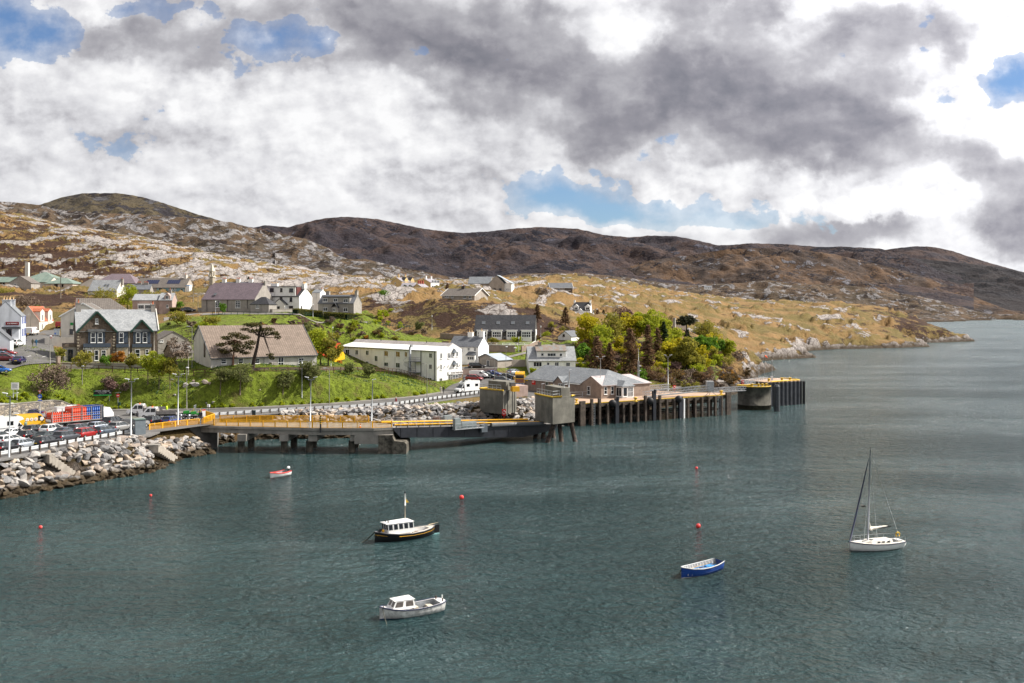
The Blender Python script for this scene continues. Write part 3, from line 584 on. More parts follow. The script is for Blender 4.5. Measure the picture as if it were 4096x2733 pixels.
 def winbox(s,face,a0,z0,a1,z1,q=0,out=-1,fr=None,pane=None,nx=2,nz=1,sill=True,name='window',tk=.07,parent=None):
  """window on plane F (y=q) or X (x=q); out = sign of outward direction"""
  fr=fr or FR; pane=pane or PANE
  if a1<a0:a0,a1=a1,a0
  if z1<z0:z0,z1=z1,z0
  f=MB(); p=MB(); w=min(tk,(a1-a0)*.16)
  def bx(m_,a,z,b,zz,d0,d1):
   lo,hi=sorted((q+out*d0,q+out*d1))
   if face=='F':m_.box(a,lo,z,b,hi,zz)
   else:m_.box(lo,a,z,hi,b,zz)
  bx(f,a0,z0,a0+w,z1,-.02,.07); bx(f,a1-w,z0,a1,z1,-.02,.07); bx(f,a0+w,z0,a1-w,z0+w,-.02,.07); bx(f,a0+w,z1-w,a1-w,z1,-.02,.07)
  for i in range(1,nx):
   c_=a0+(a1-a0)*i/nx; bx(f,c_-w*.45,z0+w,c_+w*.45,z1-w,-.02,.06)
  for i in range(1,nz):
   c_=z0+(z1-z0)*i/nz; bx(f,a0+w,c_-w*.45,a1-w,c_+w*.45,-.02,.055)
  if sill and name=='window':bx(f,a0-.08,z0-.1,a1+.08,z0,-.02,.14)
  o=f.build(name,fr,parent or s.e)
  bx(p,a0+w*.5,z0+w*.5,a1-w*.5,z1-w*.5,-.02,.025)
  if parent is None:p.build('pane',pane,o)
  return o
 def win(s,face,boxes,q=0,out=-1,**k):
  for b in boxes:
   kk=dict(k)
   if len(b)>4:kk.update(b[4])
   a0,z0=s.hit(face,b[0],b[3],q); a1,_=s.hit(face,b[2],b[3],q); _,z1=s.hit(face,b[0],b[1],q)
   s.winbox(face,a0,z0,a1,z1,q,out,**kk)
 def chimney(s,x,y,w,d,z0,z1,m,pots=2,pm=None,ph=.5):
  mb=MB(); mb.box(x-w/2,y-d/2,z0,x+w/2,y+d/2,z1-.15); mb.box(x-w/2-.08,y-d/2-.08,z1-.15,x+w/2+.08,y+d/2+.08,z1)
  o=s.part('chimney',mb,m)
  n=pots
  for i in range(n):
   t_=(i+.5)/n-.5; px_,py_=(x+t_*w,y)if w>=d else(x,y+t_*d)
   MB().tube([(px_,py_,z1-.02),(px_,py_,z1+ph)],[.15,.12],8).build('chimney_pot',pm or POT,o)
 def skylight(s,x,y,z,slope,w=.9,h=1.1):
  mb=MB(); c,n_=math.cos(slope),math.sin(slope)
  def P(a,b,o_):return(x+a,y+b*c-o_*n_,z+b*n_+o_*c)
  vs=[P(-w/2,-h/2,.0),P(w/2,-h/2,0),P(w/2,h/2,0),P(-w/2,h/2,0),P(-w/2,-h/2,.12),P(w/2,-h/2,.12),P(w/2,h/2,.12),P(-w/2,h/2,.12)]
  mb.add(vs,[(4,5,6,7),(0,1,5,4),(1,2,6,5),(2,3,7,6),(3,0,4,7)]); o=mb.build('skylight',LEAD,s.e)
  m2=MB(); w*=.8; h*=.8; m2.add([P(-w/2,-h/2,.125),P(w/2,-h/2,.125),P(w/2,h/2,.125),P(-w/2,h/2,.125)],[(0,1,2,3)]); m2.build('pane',PANEB,o)
 def box(s,name,x0,y0,z0,x1,y1,z1,m,parent=None):
  return MB().box(x0,y0,z0,x1,y1,z1).build(name,m,parent or s.e)
def text(name,body,size,m,parent,loc,rot,ext=.015,align='CENTER',sx=1):
 cu=bpy.data.curves.new(name,'FONT'); cu.body=body; cu.size=size; cu.extrude=ext; cu.align_x=align; cu.align_y='CENTER'; cu.resolution_u=2
 tmp=bpy.data.objects.new('t',cu); COL.objects.link(tmp); dg=bpy.context.evaluated_depsgraph_get()
 me=bpy.data.meshes.new_from_object(tmp.evaluated_get(dg)); bpy.data.objects.remove(tmp)
 me.materials.clear(); me.materials.append(m); me.name=name
 o=link(name,me,parent); o.location=loc; o.rotation_euler=rot; o.scale=(sx,1,1)
 return o
# ================================================================== BUILDINGS
print('buildings')
# --- bank
b=House('bank_building','grey stone bank with twin green-edged gables and slate-blue window surrounds','bank',307,1448,212,27)
W_=b.solve(630,True); D_=9.2; ze=b.zat(0,0,1324); zr=ze+4.4
b.walls(0,0,W_,D_,ze,BANKH,zr);
b.roof(0,0,W_,D_,ze,zr,SLATEL,oh=.25,og=.2,trim=None)
def cross_gable(b,x0,x1,ze,zp,yb,wm,rm,trim,proj=.25):
 """front gable whose own roof runs back into the main slope"""
 xm=(x0+x1)/2; mb=MB(); mb.add([(x0,-proj,ze-.3),(x1,-proj,ze-.3),(xm,-proj,zp-.08),(x0,yb*.4,ze-.3),(x1,yb*.4,ze-.3),(xm,yb,zp-.08)],[(0,1,2),(0,2,5,3),(1,4,5,2),(0,3,4,1)])
 b.part('gable',mb,wm)
 r=MB(); o=.35; k=(zp-ze)/(xm-x0)
 slab(r,[(x0-o,-proj-o,ze-k*o+.1),(xm,-proj-o,zp+.1),(xm,yb,zp+.1),(x0-o,.0+.2,ze-k*o+.1)],.12)
 slab(r,[(x1+o,-proj-o,ze-k*o+.1),(xm,-proj-o,zp+.1),(xm,yb,zp+.1),(x1+o,.0+.2,ze-k*o+.1)],.12)
 me=r.mesh('gable_roof',rm); auto_uv(me); g=link('gable_roof',me,b.e)
 t_=MB(); t_.bar((x0-o,-proj-o-.05,ze-k*o),(xm,-proj-o-.05,zp),.12,.34); t_.bar((x1+o,-proj-o-.05,ze-k*o),(xm,-proj-o-.05,zp),.12,.34); t_.build('bargeboard',trim,g)
g0=b.hit('F',312,1324)[0]; g1=b.hit('F',462,1324)[0]
cross_gable(b,g0,g1,ze,b.zat(3,0,1247),4.3,BANKH,SLATEL,GREENP)
g2=b.hit('F',528,1324)[0]; g3=b.hit('F',605,1324)[0]
cross_gable(b,g2,g3,ze,b.zat(13,0,1281),2.6,BANKH,SLATEL,GREENP)
for(u0,v0,u1,v1)in((353,1323,420,1372),(466,1326,512,1372),(533,1323,602,1372)):
 a0,z0=b.hit('F',u0,v1); a1,_=b.hit('F',u1,v1); _,z1=b.hit('F',u0,v0)
 q=b.box('window_surround',a0,-.17 if u0!=466 else-.1,z0,a1,-.02,z1,NAVY)
 if u0!=466:b.box('cornice',a0-.15,-.40,z1-.25,a1+.15,-.02,z1+.3,LEAD,q)
for(u0,v0,u1,v1)in((333,1375,442,1390),(464,1376,514,1390),(528,1376,606,1390)):
 a0,z0=b.hit('F',u0,v1); a1,_=b.hit('F',u1,v1); _,z1=b.hit('F',u0,v0); b.box('string_course',a0,-.42,z0,a1,-.02,z1,NAVY)
for(u0,v0,u1,v1)in((340,1391,440,1447),(528,1391,604,1447),(466,1391,512,1447)):
 a0,z0=b.hit('F',u0,v1); a1,_=b.hit('F',u1,v1); _,z1=b.hit('F',u0,v0); b.box('stone_facing',a0,-.2,z0-.5,a1,-.02,z1,QUOIN)
b.win('F',[(363,1331,382,1371),(391,1331,410,1371),(476,1331,494,1371),(544,1331,561,1371),(571,1331,588,1371)],q=-.2,nx=1,nz=2)
b.win('F',[(350,1401,366,1425),(378,1401,394,1443),(406,1401,424,1425),(540,1398,560,1430),(582,1398,594,1420)],q=-.22,nx=1,nz=2)
b.win('F',[(381,1275,393,1296)],q=-.3,nx=2,nz=2,fr=FR)
for u in(313,456):
 for i in range(9):
  a0,z0=b.hit('F',u-(3 if i%2 else 5),1332+i*12+6); a1,_=b.hit('F',u+(3 if i%2 else 5),1338); _,z1=b.hit('F',u,1332+i*12); b.box('quoin',a0,-.07,z0,a1,.0,z1-.06,QUOIN)
for u in(516,616):a0,z0=b.hit('F',u,1440); MB().tube([(a0,-.12,z0),(a0,-.12,ze-.2)],.06).build('downpipe',OFFW,b.e)
a0,z0=b.hit('F',384,1395,-.22); text('bank_lettering','BANK OF SCOTLAND',.50,FR,b.e,(a0,-.25,z0),(R(90),0,0),sx=1.05)
b.chimney(.6,D_/2,1.0,1.1,zr-1,zr+1.6,HARL,1,ph=.8); b.chimney(W_-.4,D_/2,.8,1.3,zr-1,zr+1.3,HARL,1,ph=.8)
MB().bar((W_+.25,-.3,ze),(W_+.25,D_/2,zr+.25),.2,.25).build('skew',OFFW,b.e)
x0=b.hit('F',256,1440,1)[0]
b.box('side_annexe',x0,.6,-2,-.02,6,b.zat(0,0,1377),HARL); b.box('annexe_parapet',x0-.15,.45,b.zat(0,0,1389),-.02,6.1,b.zat(0,0,1376)+.03,BANKH)
b.win('F',[(272,1398,292,1452,dict(nx=1,name='door',fr=NAVY))],q=.6)
# --- big brown-tiled hall
h=House('hall','long hall with steep brown tiled roof behind two dark pines','hall',843,1478,208,34)
W_=h.solve(1266,True); D_=h.solve(774,False); ze=h.zat(0,0,1430); zr=h.zat(0,8.0,1306); ze2=h.zat(0,D_,1356)
h.walls(0,0,W_,D_,ze,OFFW,zr,ry=8.2,ze2=ze2); h.roof(0,0,W_,D_,ze,zr,TILEB,ry=8.2,ze2=ze2,oh=.35,og=.1,trim=LEAD)
HW=mat('hall_front',(.40,.385,.355),.9,.08,.6,bump=.4,bs=14,streak=.7); h.box('front_wall',.02,-.08,-2,W_-.02,-.0,ze-.02,HW)
h.win('F',[(884,1436,905,1456),(952,1435,973,1455),(1018,1435,1039,1455),(1194,1433,1215,1454)],q=-.08,nx=1,nz=2)
h.win('F',[(1112,1429,1135,1472,dict(nx=2,nz=2,name='door'))],q=-.08)
h.win('X',[(816,1365,822,1429)],q=0,out=-1,nx=1,sill=False,fr=FRD)
h.box('gutter',-.1,-.55,ze-.36,W_,-.43,ze-.24,BLACK)
a0,_=h.hit('F',1055,1450); MB().tube([(a0,-.18,0),(a0,-.18,ze-.3)],.05).build('downpipe',LEAD,h.e)
a0,z0=h.hit('F',1108,1470,-1); h.box('porch_box',a0-1.3,-1.4,-1,a0,-.1,1.1,HARL)
# --- church hall with bellcote
c=House('church','grey church with purple slate roof and small stone bellcote on its left gable','church',806,1246,306,-15)
W_=c.solve(1020,True); D_=11.5; ze=c.zat(0,0,1197); zr=c.zat(0,6,1134)
c.walls(0,0,W_,D_,ze,HARL,zr); c.roof(0,0,W_,D_,ze,zr,PURP,og=-.1)
c.win('F',[(861,1202,880,1230),(942,1204,961,1232)],nx=2,nz=4)
m_=MB(); m_.box(-.5,5.1,ze,.7,6.5,zr+1.9); o_=c.part('bellcote',m_,QUOIN)
m_=MB(); m_.box(-.75,4.9,zr+1.9,.95,6.7,zr+2.2);
for dx in(-.5,.4):
 for dy in(5.0,6.2):m_.box(dx-.05,dy,zr+2.2,dx+.3,dy+.35,zr+3.7)
m_.box(-.6,4.9,zr+3.7,.8,6.7,zr+3.95); m_.add([(-.5,5,zr+3.95),(.7,5,zr+3.95),(.7,6.6,zr+3.95),(-.5,6.6,zr+3.95),(.1,5.8,zr+6.3)],[(0,1,4),(1,2,4),(2,3,4),(3,0,4)]); m_.build('belfry',mat('pale_stone',(.55,.50,.40),.9,.1),o_)
for u in(828,910,990):a0,_=c.hit('F',u,1220); MB().tube([(a0,-.1,0),(a0,-.1,ze)],.07).build('downpipe',FRD,c.e)
c.skylight(4.0,1.2,ze+1.45,math.atan2(zr-ze,D_/2)); c.box('skew',W_+.12,D_/2-.5,zr-.3,W_+.5,D_/2+.5,zr+.6,HARL)
c.walls(W_-.6,-1.6,W_+5.5,3.2,c.zat(W_,0,1217),HARL,None,name='porch');
c.roof(W_-.6,-1.6,W_+5.5,3.2,c.zat(W_,0,1217),c.zat(W_,0,1190),SLATED,hipl=2.3,hipr=2.3,oh=.2,name='porch_roof'); c.win('F',[(1024,1219,1036,1234)],q=-1.6,nx=2,nz=3)
# --- white three-storey house
w=House('house','tall white three-storey house with black porch and white end chimneys','house',1057,1244,313,-15)
W_=w.solve(1197,True); D_=w.solve(1249,False,W_); ze=w.zat(W_,0,1186); zr=w.zat(W_,D_/2,1152)
w.walls(0,0,W_,D_,ze,WHITE,zr); w.roof(0,0,W_,D_,ze,zr,SLATED,og=.02)
x0=w.hit('F',1072,1180)[0]; x1=w.hit('F',1182,1180)[0]; zt=w.zat(x0,0,1149)
w.box('wall_head',x0,-.03,ze-1,x1,D_/2,zt,WHITE); w.box('flat_roof',x0-.25,-.3,zt+.003,x1+.3,D_/2+.3,zt+.25,LEAD)
w.box('dormer_cheek',x1+.003,.3,ze-.2,x1+.3,D_/2,zt-.02,mat('red_cladding',(.11,.03,.025),.6))
w.win('F',[(1079,1153,1095,1168),(1121,1153,1130,1168),(1157,1154,1173,1169),(1080,1188,1090,1205),(1120,1189,1130,1198),(1159,1190,1169,1207),(1077,1223,1093,1242),(1156,1224,1172,1243)],q=-.04,fr=FRD,nx=2)
w.win('X',[(1203,1224,1207,1237)],q=W_,out=1,fr=FRD,nx=1)
p0=w.hit('F',1096,1230,-1.8)[0]; p1=w.hit('F',1138,1230,-1.8)[0]; w.walls(p0,-1.8,p1,0,2.2,WHITE,3.7,axis='y',name='porch'); w.roof(p0,-1.8,p1,.2,2.2,3.7,SLATED,axis='y',name='porch_roof',oh=.3)
w.win('F',[(1109,1226,1119,1244,dict(name='door',fr=FRD,nx=1))],q=-1.8)
w.chimney(1.0,D_/2+.5,2.2,1.0,zr-1,w.zat(0,D_/2,1134),WHITE,4,BUFFP); w.chimney(W_-.5,D_/2,1.0,1.8,zr-2,w.zat(W_,D_/2,1135),WHITE,4,BUFFP,.7)
# --- grey house with box dormer
g=House('house','grey pebble-dashed house with long box dormer behind clipped hedges','house',1272,1257,316,-12)
W_=g.solve(1415,True); D_=g.solve(1447,False,W_); ze=g.zat(0,0,1213); zr=g.zat(W_,D_/2,1181)
g.walls(0,0,W_,D_,ze,HARL,zr); g.roof(0,0,W_,D_,ze,zr,SLATE,og=.05)
x0=g.hit('F',1290,1200)[0]; x1=g.hit('F',1398,1200)[0]; zt=g.zat(0,0,1190)
g.box('dormer',x0,.1,ze-.2,x1,D_/2,zt,HARL); g.box('dormer_roof',x0-.2,-.15,zt+.003,x1+.2,D_/2,zt+.3,SLATE)
g.win('F',[(1292,1194,1310,1208),(1334,1194,1351,1208),(1374,1196,1392,1210)],q=.1)
g.win('F',[(1293,1230,1310,1245),(1374,1232,1391,1247)])
p0=g.hit('F',1327,1240,-1.5)[0]; p1=g.hit('F',1348,1240,-1.5)[0]; g.box('porch',p0,-1.5,-1,p1,0,2.3,HARL); g.roof(p0,-1.5,p1,.1,2.3,3.5,SLATED,axis='y',name='porch_roof',oh=.2)
g.win('F',[(1332,1234,1341,1247)],q=-1.5); g.chimney(W_-.4,D_/2,.8,1.3,zr-1,zr+1.4,HARL,2,BLACK,.4); g.chimney(1.5,D_/2+1,1.2,1,zr-1,zr+1.2,HARL,2,BLACK,.3)
# --- bungalow on the knoll
g=House('bungalow','beige bungalow with brown tiled roof and white gable edge above the heather','bungalow',1768,1209,369,-30)
W_=g.solve(1898,True); D_=g.solve(1952,False,W_); ze=g.zat(W_,0,1181); zr=g.zat(W_,D_/2,1155)
g.walls(0,0,W_,D_,ze,HARL2,zr); g.roof(0,0,W_,D_,ze,zr,TILEG,og=.4,oh=.5,trim=FR)
g.win('F',[(1779,1180,1794,1191),(1804,1181,1814,1192),(1853,1182,1865,1195),(1876,1182,1887,1195)]); g.chimney(W_*.45,D_/2,1.2,.8,zr-.5,zr+1.1,TILEG,1)
g.box('plinth',-.04,-.06,-2,W_+.04,D_/2,.35,LEAD)
# --- slate-roofed grey school block with wing
g=House('community_hall','pale hall with blue-grey roof and a gable wing on the skyline knoll','hall',1872,1158,505,-8)
W_=g.solve(1962,True); g.walls(0,0,W_,9,3.0,HARL2,6.6); g.roof(0,0,W_,9,3.0,6.4,SLATEG,og=.1)
x1=g.solve(2020,True); ze=3.6
g.walls(W_-.2,-3,x1,9,ze-.6,HARL2,6.9,axis='y',name='wing'); g.roof(W_-.2,-3,x1,9,ze-.6,7.0,SLATEG,axis='y',og=.1,name='wing_roof')
g.win('F',[(1974,1154,1984,1161),(1996,1154,2006,1162)],q=-3,nx=1,fr=FRD)
d1=8.5; g.walls(x1+.01,-2,x1+3.6,8,3.0,WHITE,None,name='annexe'); m_=MB(); slab(m_,[(W_+(x1-W_)/2,-3.1,7.2),(W_+(x1-W_)/2,8,7.2),(x1+4,8,3.0),(x1+4,-3.1,3.0)]); me=m_.mesh('annexe_roof',GMETAL); auto_uv(me); link('annexe_roof',me,g.e)
g.win('F',[(2024,1154,2027,1161),(2030,1154,2033,1161),(2035,1154,2038,1161)],q=-2,nx=1)
# --- far bungalow
g=House('bungalow','long low stone-fronted bungalow alone on the moor','bungalow',2200,1172,530,6)
W_=g.solve(2290,True); g.walls(0,0,W_,8,2.7,HARL2,5.4); g.roof(0,0,W_,8,2.9,5.3,SLATE,og=.3,oh=.5,trim=FR)
g.win('F',[(2210,1155,2219,1161),(2231,1155,2240,1161),(2259,1154,2282,1162)]); g.box('stone_front',W_*.65,-.12,-1.5,W_-.05,0,2.6,BANKH)
# --- white dormer croft house
g=House('house','small white house with two gabled dormers on the golden slope','house',2291,1268,480,-12)
W_=g.solve(2361,True); D_=6.5; ze=3.2; zr=7.0
g.walls(0,0,W_,D_,ze,WHITE,zr); g.roof(0,0,W_,D_,ze,zr,SLATED,og=.02,oh=.2)
for u in(2304,2350):
 a0=g.hit('F',u,1240)[0]; g.walls(a0-1.2,.1,a0+1.2,3,4.9,WHITE,5.9,axis='y',name='dormer',base=3); g.roof(a0-1.2,.1,a0+1.2,3,4.9,5.9,FR,axis='y',name='dormer_roof',oh=.15)
 g.winbox('F',a0-.8,3.4,a0+.8,4.6,.1)
a0=g.hit('F',2322,1250)[0]; g.walls(a0-1.5,-1.5,a0+1.5,0,2.4,WHITE,3.9,axis='y',name='porch'); g.roof(a0-1.5,-1.5,a0+1.5,0,2.4,3.9,FR,axis='y',name='porch_roof',oh=.15)
g.winbox('F',a0-.3,.7,a0+.4,1.9,-1.5); g.win('F',[(2298,1257,2309,1267),(2345,1257,2354,1267)])
g.win('X',[(2372,1239,2376,1252)],q=W_,out=1); g.chimney(.4,D_/2,.7,1.1,zr-.5,zr+1.1,WHITE,1,BUFFP,.3); g.chimney(W_-.4,D_/2,.7,1.1,zr-.5,zr+1.1,WHITE,1,BUFFP,.3)
# --- dark slate terrace
g=House('terrace_house','long dark slate-roofed terrace with four wide white windows','terrace',1897,1362,299,-5)
W_=g.solve(2140,True); D_=9; ze=g.zat(0,0,1324); zr=g.zat(0,5,1262)
DS=stone_mat('dark_rubble',[(.07,.065,.06),(.05,.048,.045),(.10,.09,.08),(.13,.12,.11)],1.8,(.03,.03,.03))
g.walls(0,0,W_,D_,ze,DS,zr); g.roof(0,0,W_,D_,ze,zr,SLATED,og=.05,oh=.4)
for i,u in enumerate((1909,1968,2027,2086)):
 a0=g.hit('F',u-1,1340,-1)[0]; a1=g.hit('F',u+39,1340,-1)[0]; g.box('bay',a0,-1.0,-2,a1,0,ze+.15,WHITE); g.box('bay_roof',a0-.2,-1.2,ze+.153,a1+.2,.3,ze+.3,WHITE)
 g.win('F',[(u+1,1327,u+37,1350)],q=-1.0,nx=4,nz=2,tk=.13)
 g.skylight(g.hit('F',u+22,1300)[0],2.15,ze+(zr-ze)*2.15/4.5+.15,math.atan2(zr-ze,4.5),1.1,1.2)
for u in(1956,2015):g.win('F',[(u,1348,u+9,1362,dict(name='door',nx=1))])
g.box('gable_facing',W_+.003,-.1,-1,W_+.25,4.5,ze+.4,WHITE)
# --- white dormer house above the terminal
g=House('house','white house with wide flat dormer and pale slates behind the ferry terminal','house',2116,1489,264,4)
W_=g.solve(2302,True); D_=9; ze=g.zat(0,0,1442); zr=g.zat(0,4.5,1388)
g.walls(0,0,W_,D_,ze,WHITE,zr); g.roof(0,0,W_,D_,ze,zr,SLATEL,og=.25,oh=.35)
x0=g.hit('F',2148,1420,1)[0]; x1=g.hit('F',2263,1420,1)[0]; zt=g.zat(0,1,1405)
g.box('dormer',x0,.9,ze,x1,4.5,zt,WHITE); m_=MB(); slab(m_,[(x0-.3,.4,zt+.1),(x1+.3,.4,zt+.1),(x1+.3,4.6,zr+.5),(x0-.3,4.6,zr+.5)],.12); me=m_.mesh('dormer_roof',roof_mat('rusty_roof',(.20,.15,.12),(.17,.20,.20),1.2,.5)); auto_uv(me); link('dormer_roof',me,g.e)
g.win('F',[(2164,1413,2175,1425),(2190,1413,2223,1426,dict(nx=3)),(2238,1414,2249,1426)],q=.9,fr=FR,nx=1)
g.win('F',[(2134,1448,2167,1467,dict(nx=3)),(2187,1450,2198,1464,dict(nx=1)),(2219,1449,2235,1466),(2264,1450,2280,1466)])
g.chimney(3.2,4.2,.9,.9,zr-1,zr+1.3,HARL,1)
x1=W_; g.box('shed',x1+.6,1.5,-1,x1+2.8,4.5,2.2,mat('dark_timber',(.06,.045,.04),.8,.1)); g.box('shed_roof',x1+.4,1.2,2.2+.003,x1+3,4.7,2.35,HARL2)
# --- garage
g=House('garage','harled garage with pale blue metal roof above the car park wall','garage',1898,1472,270,-40)
W_=g.solve(1990,True); D_=g.solve(2047,False,W_); ze=g.zat(W_,0,1442); zr=ze+1.5
g.walls(0,0,W_,D_,ze,HARL2,zr,axis='y',base=-4); g.roof(0,0,W_,D_,ze,zr,GMETAL,axis='y',oh=.25,og=.25,trim=LEAD)
g.win('F',[(1927,1440,1940,1464,dict(name='door',nx=1,pane=HARL,fr=HARL)),(1947,1441,1958,1466,dict(name='door',nx=1,pane=LEAD))])
g.win('F',[(1901,1442,1909,1449,dict(name='notice',nx=1,fr=BLACK,pane=mat('sign_yellow',(.80,.52,.02),.6),sill=False))])
# --- small white house behind the hotel
g=House('house','white two-storey house with bay window half hidden behind the hotel','house',1795,1470,272,-22)
W_=g.solve(1914,True); D_=7; ze=g.zat(W_,0,1387); zr=ze+2.6
g.walls(0,0,W_,D_,ze,WHITE,zr); g.roof(0,0,W_,D_,ze,zr,SLATE,og=.05)
g.win('F',[(1843,1392,1852,1409),(1870,1391,1879,1404),(1896,1391,1905,1406)])
a0=g.hit('F',1866,1430,-1)[0]; a1=g.hit('F',1899,1430,-1)[0]; z0=g.zat(a0,-1,1441); z1=g.zat(a0,-1,1422); g.box('bay',a0,-1,z0-1,a1,0,z1,WHITE); m_=MB(); slab(m_,[(a0-.2,-1.3,z1+.1),(a1+.2,-1.3,z1+.1),(a1-.2,.1,z1+1.1),(a0+.2,.1,z1+1.1)]); me=m_.mesh('bay_roof',SLATE); auto_uv(me); link('bay_roof',me,g.e)
g.win('F',[(1869,1426,1896,1440)],q=-1,nx=3); g.chimney(W_-.6,D_/2,1.4,.9,zr-.6,zr+1.5,WHITE,1,BUFFP,.7); g.chimney(5.0,D_/2,1.4,.9,zr-.6,zr+1.2,WHITE,2,BUFFP,.8)
# --- little cottage by the lane
g=House('cottage','tiny white gable-fronted cottage beside the lane below the heather','cottage',2232,1372,318,-28)
W_=g.solve(2285,True); ze=g.zat(0,0,1347); zr=g.zat(2,0,1325)
g.walls(0,0,W_,8,ze,WHITE,zr,axis='y'); g.roof(0,0,W_,8,ze,zr,SLATE,axis='y',oh=.15,og=.1); g.win('F',[(2251,1337,2259,1346)],nx=1,fr=FRD)
g.box('stone_plinth',.1,-.15,-2,W_,0,.9,BANKH)
# --- hotel
hl='long white three-storey hotel with white metal roof and spiral fire stair'
t_=House('hotel',hl,'hotel',1365,1225+17*F/281,281,-46.6)
W_=t_.solve(1747,True); D_=t_.solve(1848,False,W_); zb=-t_.o.z
E1,M1,RZ,E2=13.7+zb,14.65+zb,15.5+zb,13.95+zb; B0=4.6+zb
mb=MB(); pr=[(0,B0-1),(D_,B0-1),(D_,E2),(5.24,RZ),(4.08,M1),(0,E1)]
mb.add([(0,y_,z_)for y_,z_ in pr]+[(W_,y_,z_)for y_,z_ in pr],[(5,4,3,2,1,0),(6,7,8,9,10,11),(0,1,7,6),(1,2,8,7),(2,3,9,8),(3,4,10,9),(4,5,11,10),(5,0,6,11)]); t_.part('wall',mb,WHITE)
mb=MB(); slab(mb,[(-.15,-.3,E1+.05),(W_-.1,-.3,E1+.05),(W_-.1,4.08,M1+.12),(-.15,4.08,M1+.12)],.1); me=mb.mesh('metal_roof',WMETAL); auto_uv(me); link('metal_roof',me,t_.e)
mb=MB(); slab(mb,[(-.15,4.07,M1+.16),(W_-.1,4.07,M1+.16),(W_-.1,5.24,RZ+.12),(-.15,5.24,RZ+.12)],.1); slab(mb,[(-.15,5.24,RZ+.12),(W_-.1,5.24,RZ+.12),(W_-.1,D_+.3,E2+.02),(-.15,D_+.3,E2+.02)],.1); me=mb.mesh('slate_roof',roof_mat('pinkish_slate_roof',(.42,.38,.36),(.52,.47,.45),.28,.4)); auto_uv(me); link('slate_roof',me,t_.e)
hw=[(1383,1398,1398,1418),(1422,1400,1433,1419),(1464,1402,1475,1421),(1537,1404,1553,1425),(1584,1406,1600,1428),(1619,1408,1630,1428),(1717,1413,1729,1432),(1499,1423,1511,1445),(1383,1441,1398,1455),(1422,1443,1433,1456),(1464,1445,1475,1458),(1537,1449,1553,1465),(1584,1451,1600,1471),(1717,1457,1728,1477),(1700,1510,1727,1530,dict(nx=3))]
t_.win('F',hw,sill=True)
t_.win('X',[(1761,1413,1769,1435),(1791,1412,1799,1434),(1811,1406,1818,1427),(1825,1407,1833,1426),(1761,1458,1768,1480),(1811,1453,1818,1471),(1825,1452,1832,1471)],q=W_,out=1,nx=2)
t_.win('X',[(1758,1513,1769,1545,dict(name='door',nx=2)),(1793,1500,1800,1543,dict(name='door',nx=1))],q=W_,out=1)
a0,z0=t_.hit('X',1802,1541,W_); a1,_=t_.hit('X',1847,1541,W_); _,z1=t_.hit('X',1802,1496,W_); t_.box('stone_front',W_,a0,z0,W_+.1,a1,z1,stone_mat('grey_rubble',[(.22,.22,.22),(.16,.16,.165),(.30,.29,.28),(.12,.12,.12)],2.4))
t_.win('X',[(1810,1499,1832,1541,dict(nx=2,nz=3))],q=W_+.1,out=1,pane=PANEB)
a0,z0=t_.hit('X',1792,1500,W_); a1,_=t_.hit('X',1848,1500,W_); _,z1=t_.hit('X',1820,1486,W_)
sb=t_.box('sign_board',W_+.003,a0,z0+.1,W_+.22,a1+.1,z1+.1,FR); text('hotel_lettering','hotel hebrides',.78,mat('brown_letter',(.10,.06,.04),.6),sb,(W_+.24,(a0+a1)/2+.5,(z0+z1)/2+.12),(R(90),0,R(90)),sx=.9)
for(u,v)in((1814,1402),(1814,1449)):
 a0,z0=t_.hit('X',u,v,W_); m_=MB(); m_.add([(W_,a0-.7,z0-.5),(W_,a0+.7,z0-.5),(W_,a0,z0+.5),(W_+.7,a0-.7,z0-.6),(W_+.7,a0+.7,z0-.6),(W_+.7,a0,z0+.3)],[(3,4,5),(0,3,5,2),(1,2,5,4),(0,1,4,3)]); m_.build('window_hood',GMETAL,t_.e)
for u,v in((1755,1468),(1780,1465),(1794,1464),(1821,1462),(1840,1460)):
 a0,z0=t_.hit('X',u,v,W_); t_.box('wall_lamp',W_+.003,a0-.12,z0,W_+.35,a0+.12,z0+.15,OFFW)
for u,v0,v1 in((1367,1396,1460),(1685,1400,1528),(1739,1405,1545)):
 a0,z0=t_.hit('F',u,v1); _,z1=t_.hit('F',u,v0); MB().tube([(a0,-.12,z0),(a0,-.12,z1)],.09).build('downpipe',BLACK,t_.e)
t_.box('gutter',-.1,-.42,E1-.16,W_,-.28,E1-.04,BLACK)
a0,z0=t_.hit('F',1640,1480,-1.2); _,z1=t_.hit('F',1640,1384,-1.2); GALV=mat('galvanised',(.42,.44,.46),.45,.08,metal=.6)
MB().tube([(a0,-1.2,z0-3),(a0,-1.2,z1-.3),(a0+.3,-1.2,z1+.1),(a0+.9,-1.2,z1)],.32,10).build('flue',GALV,t_.e)
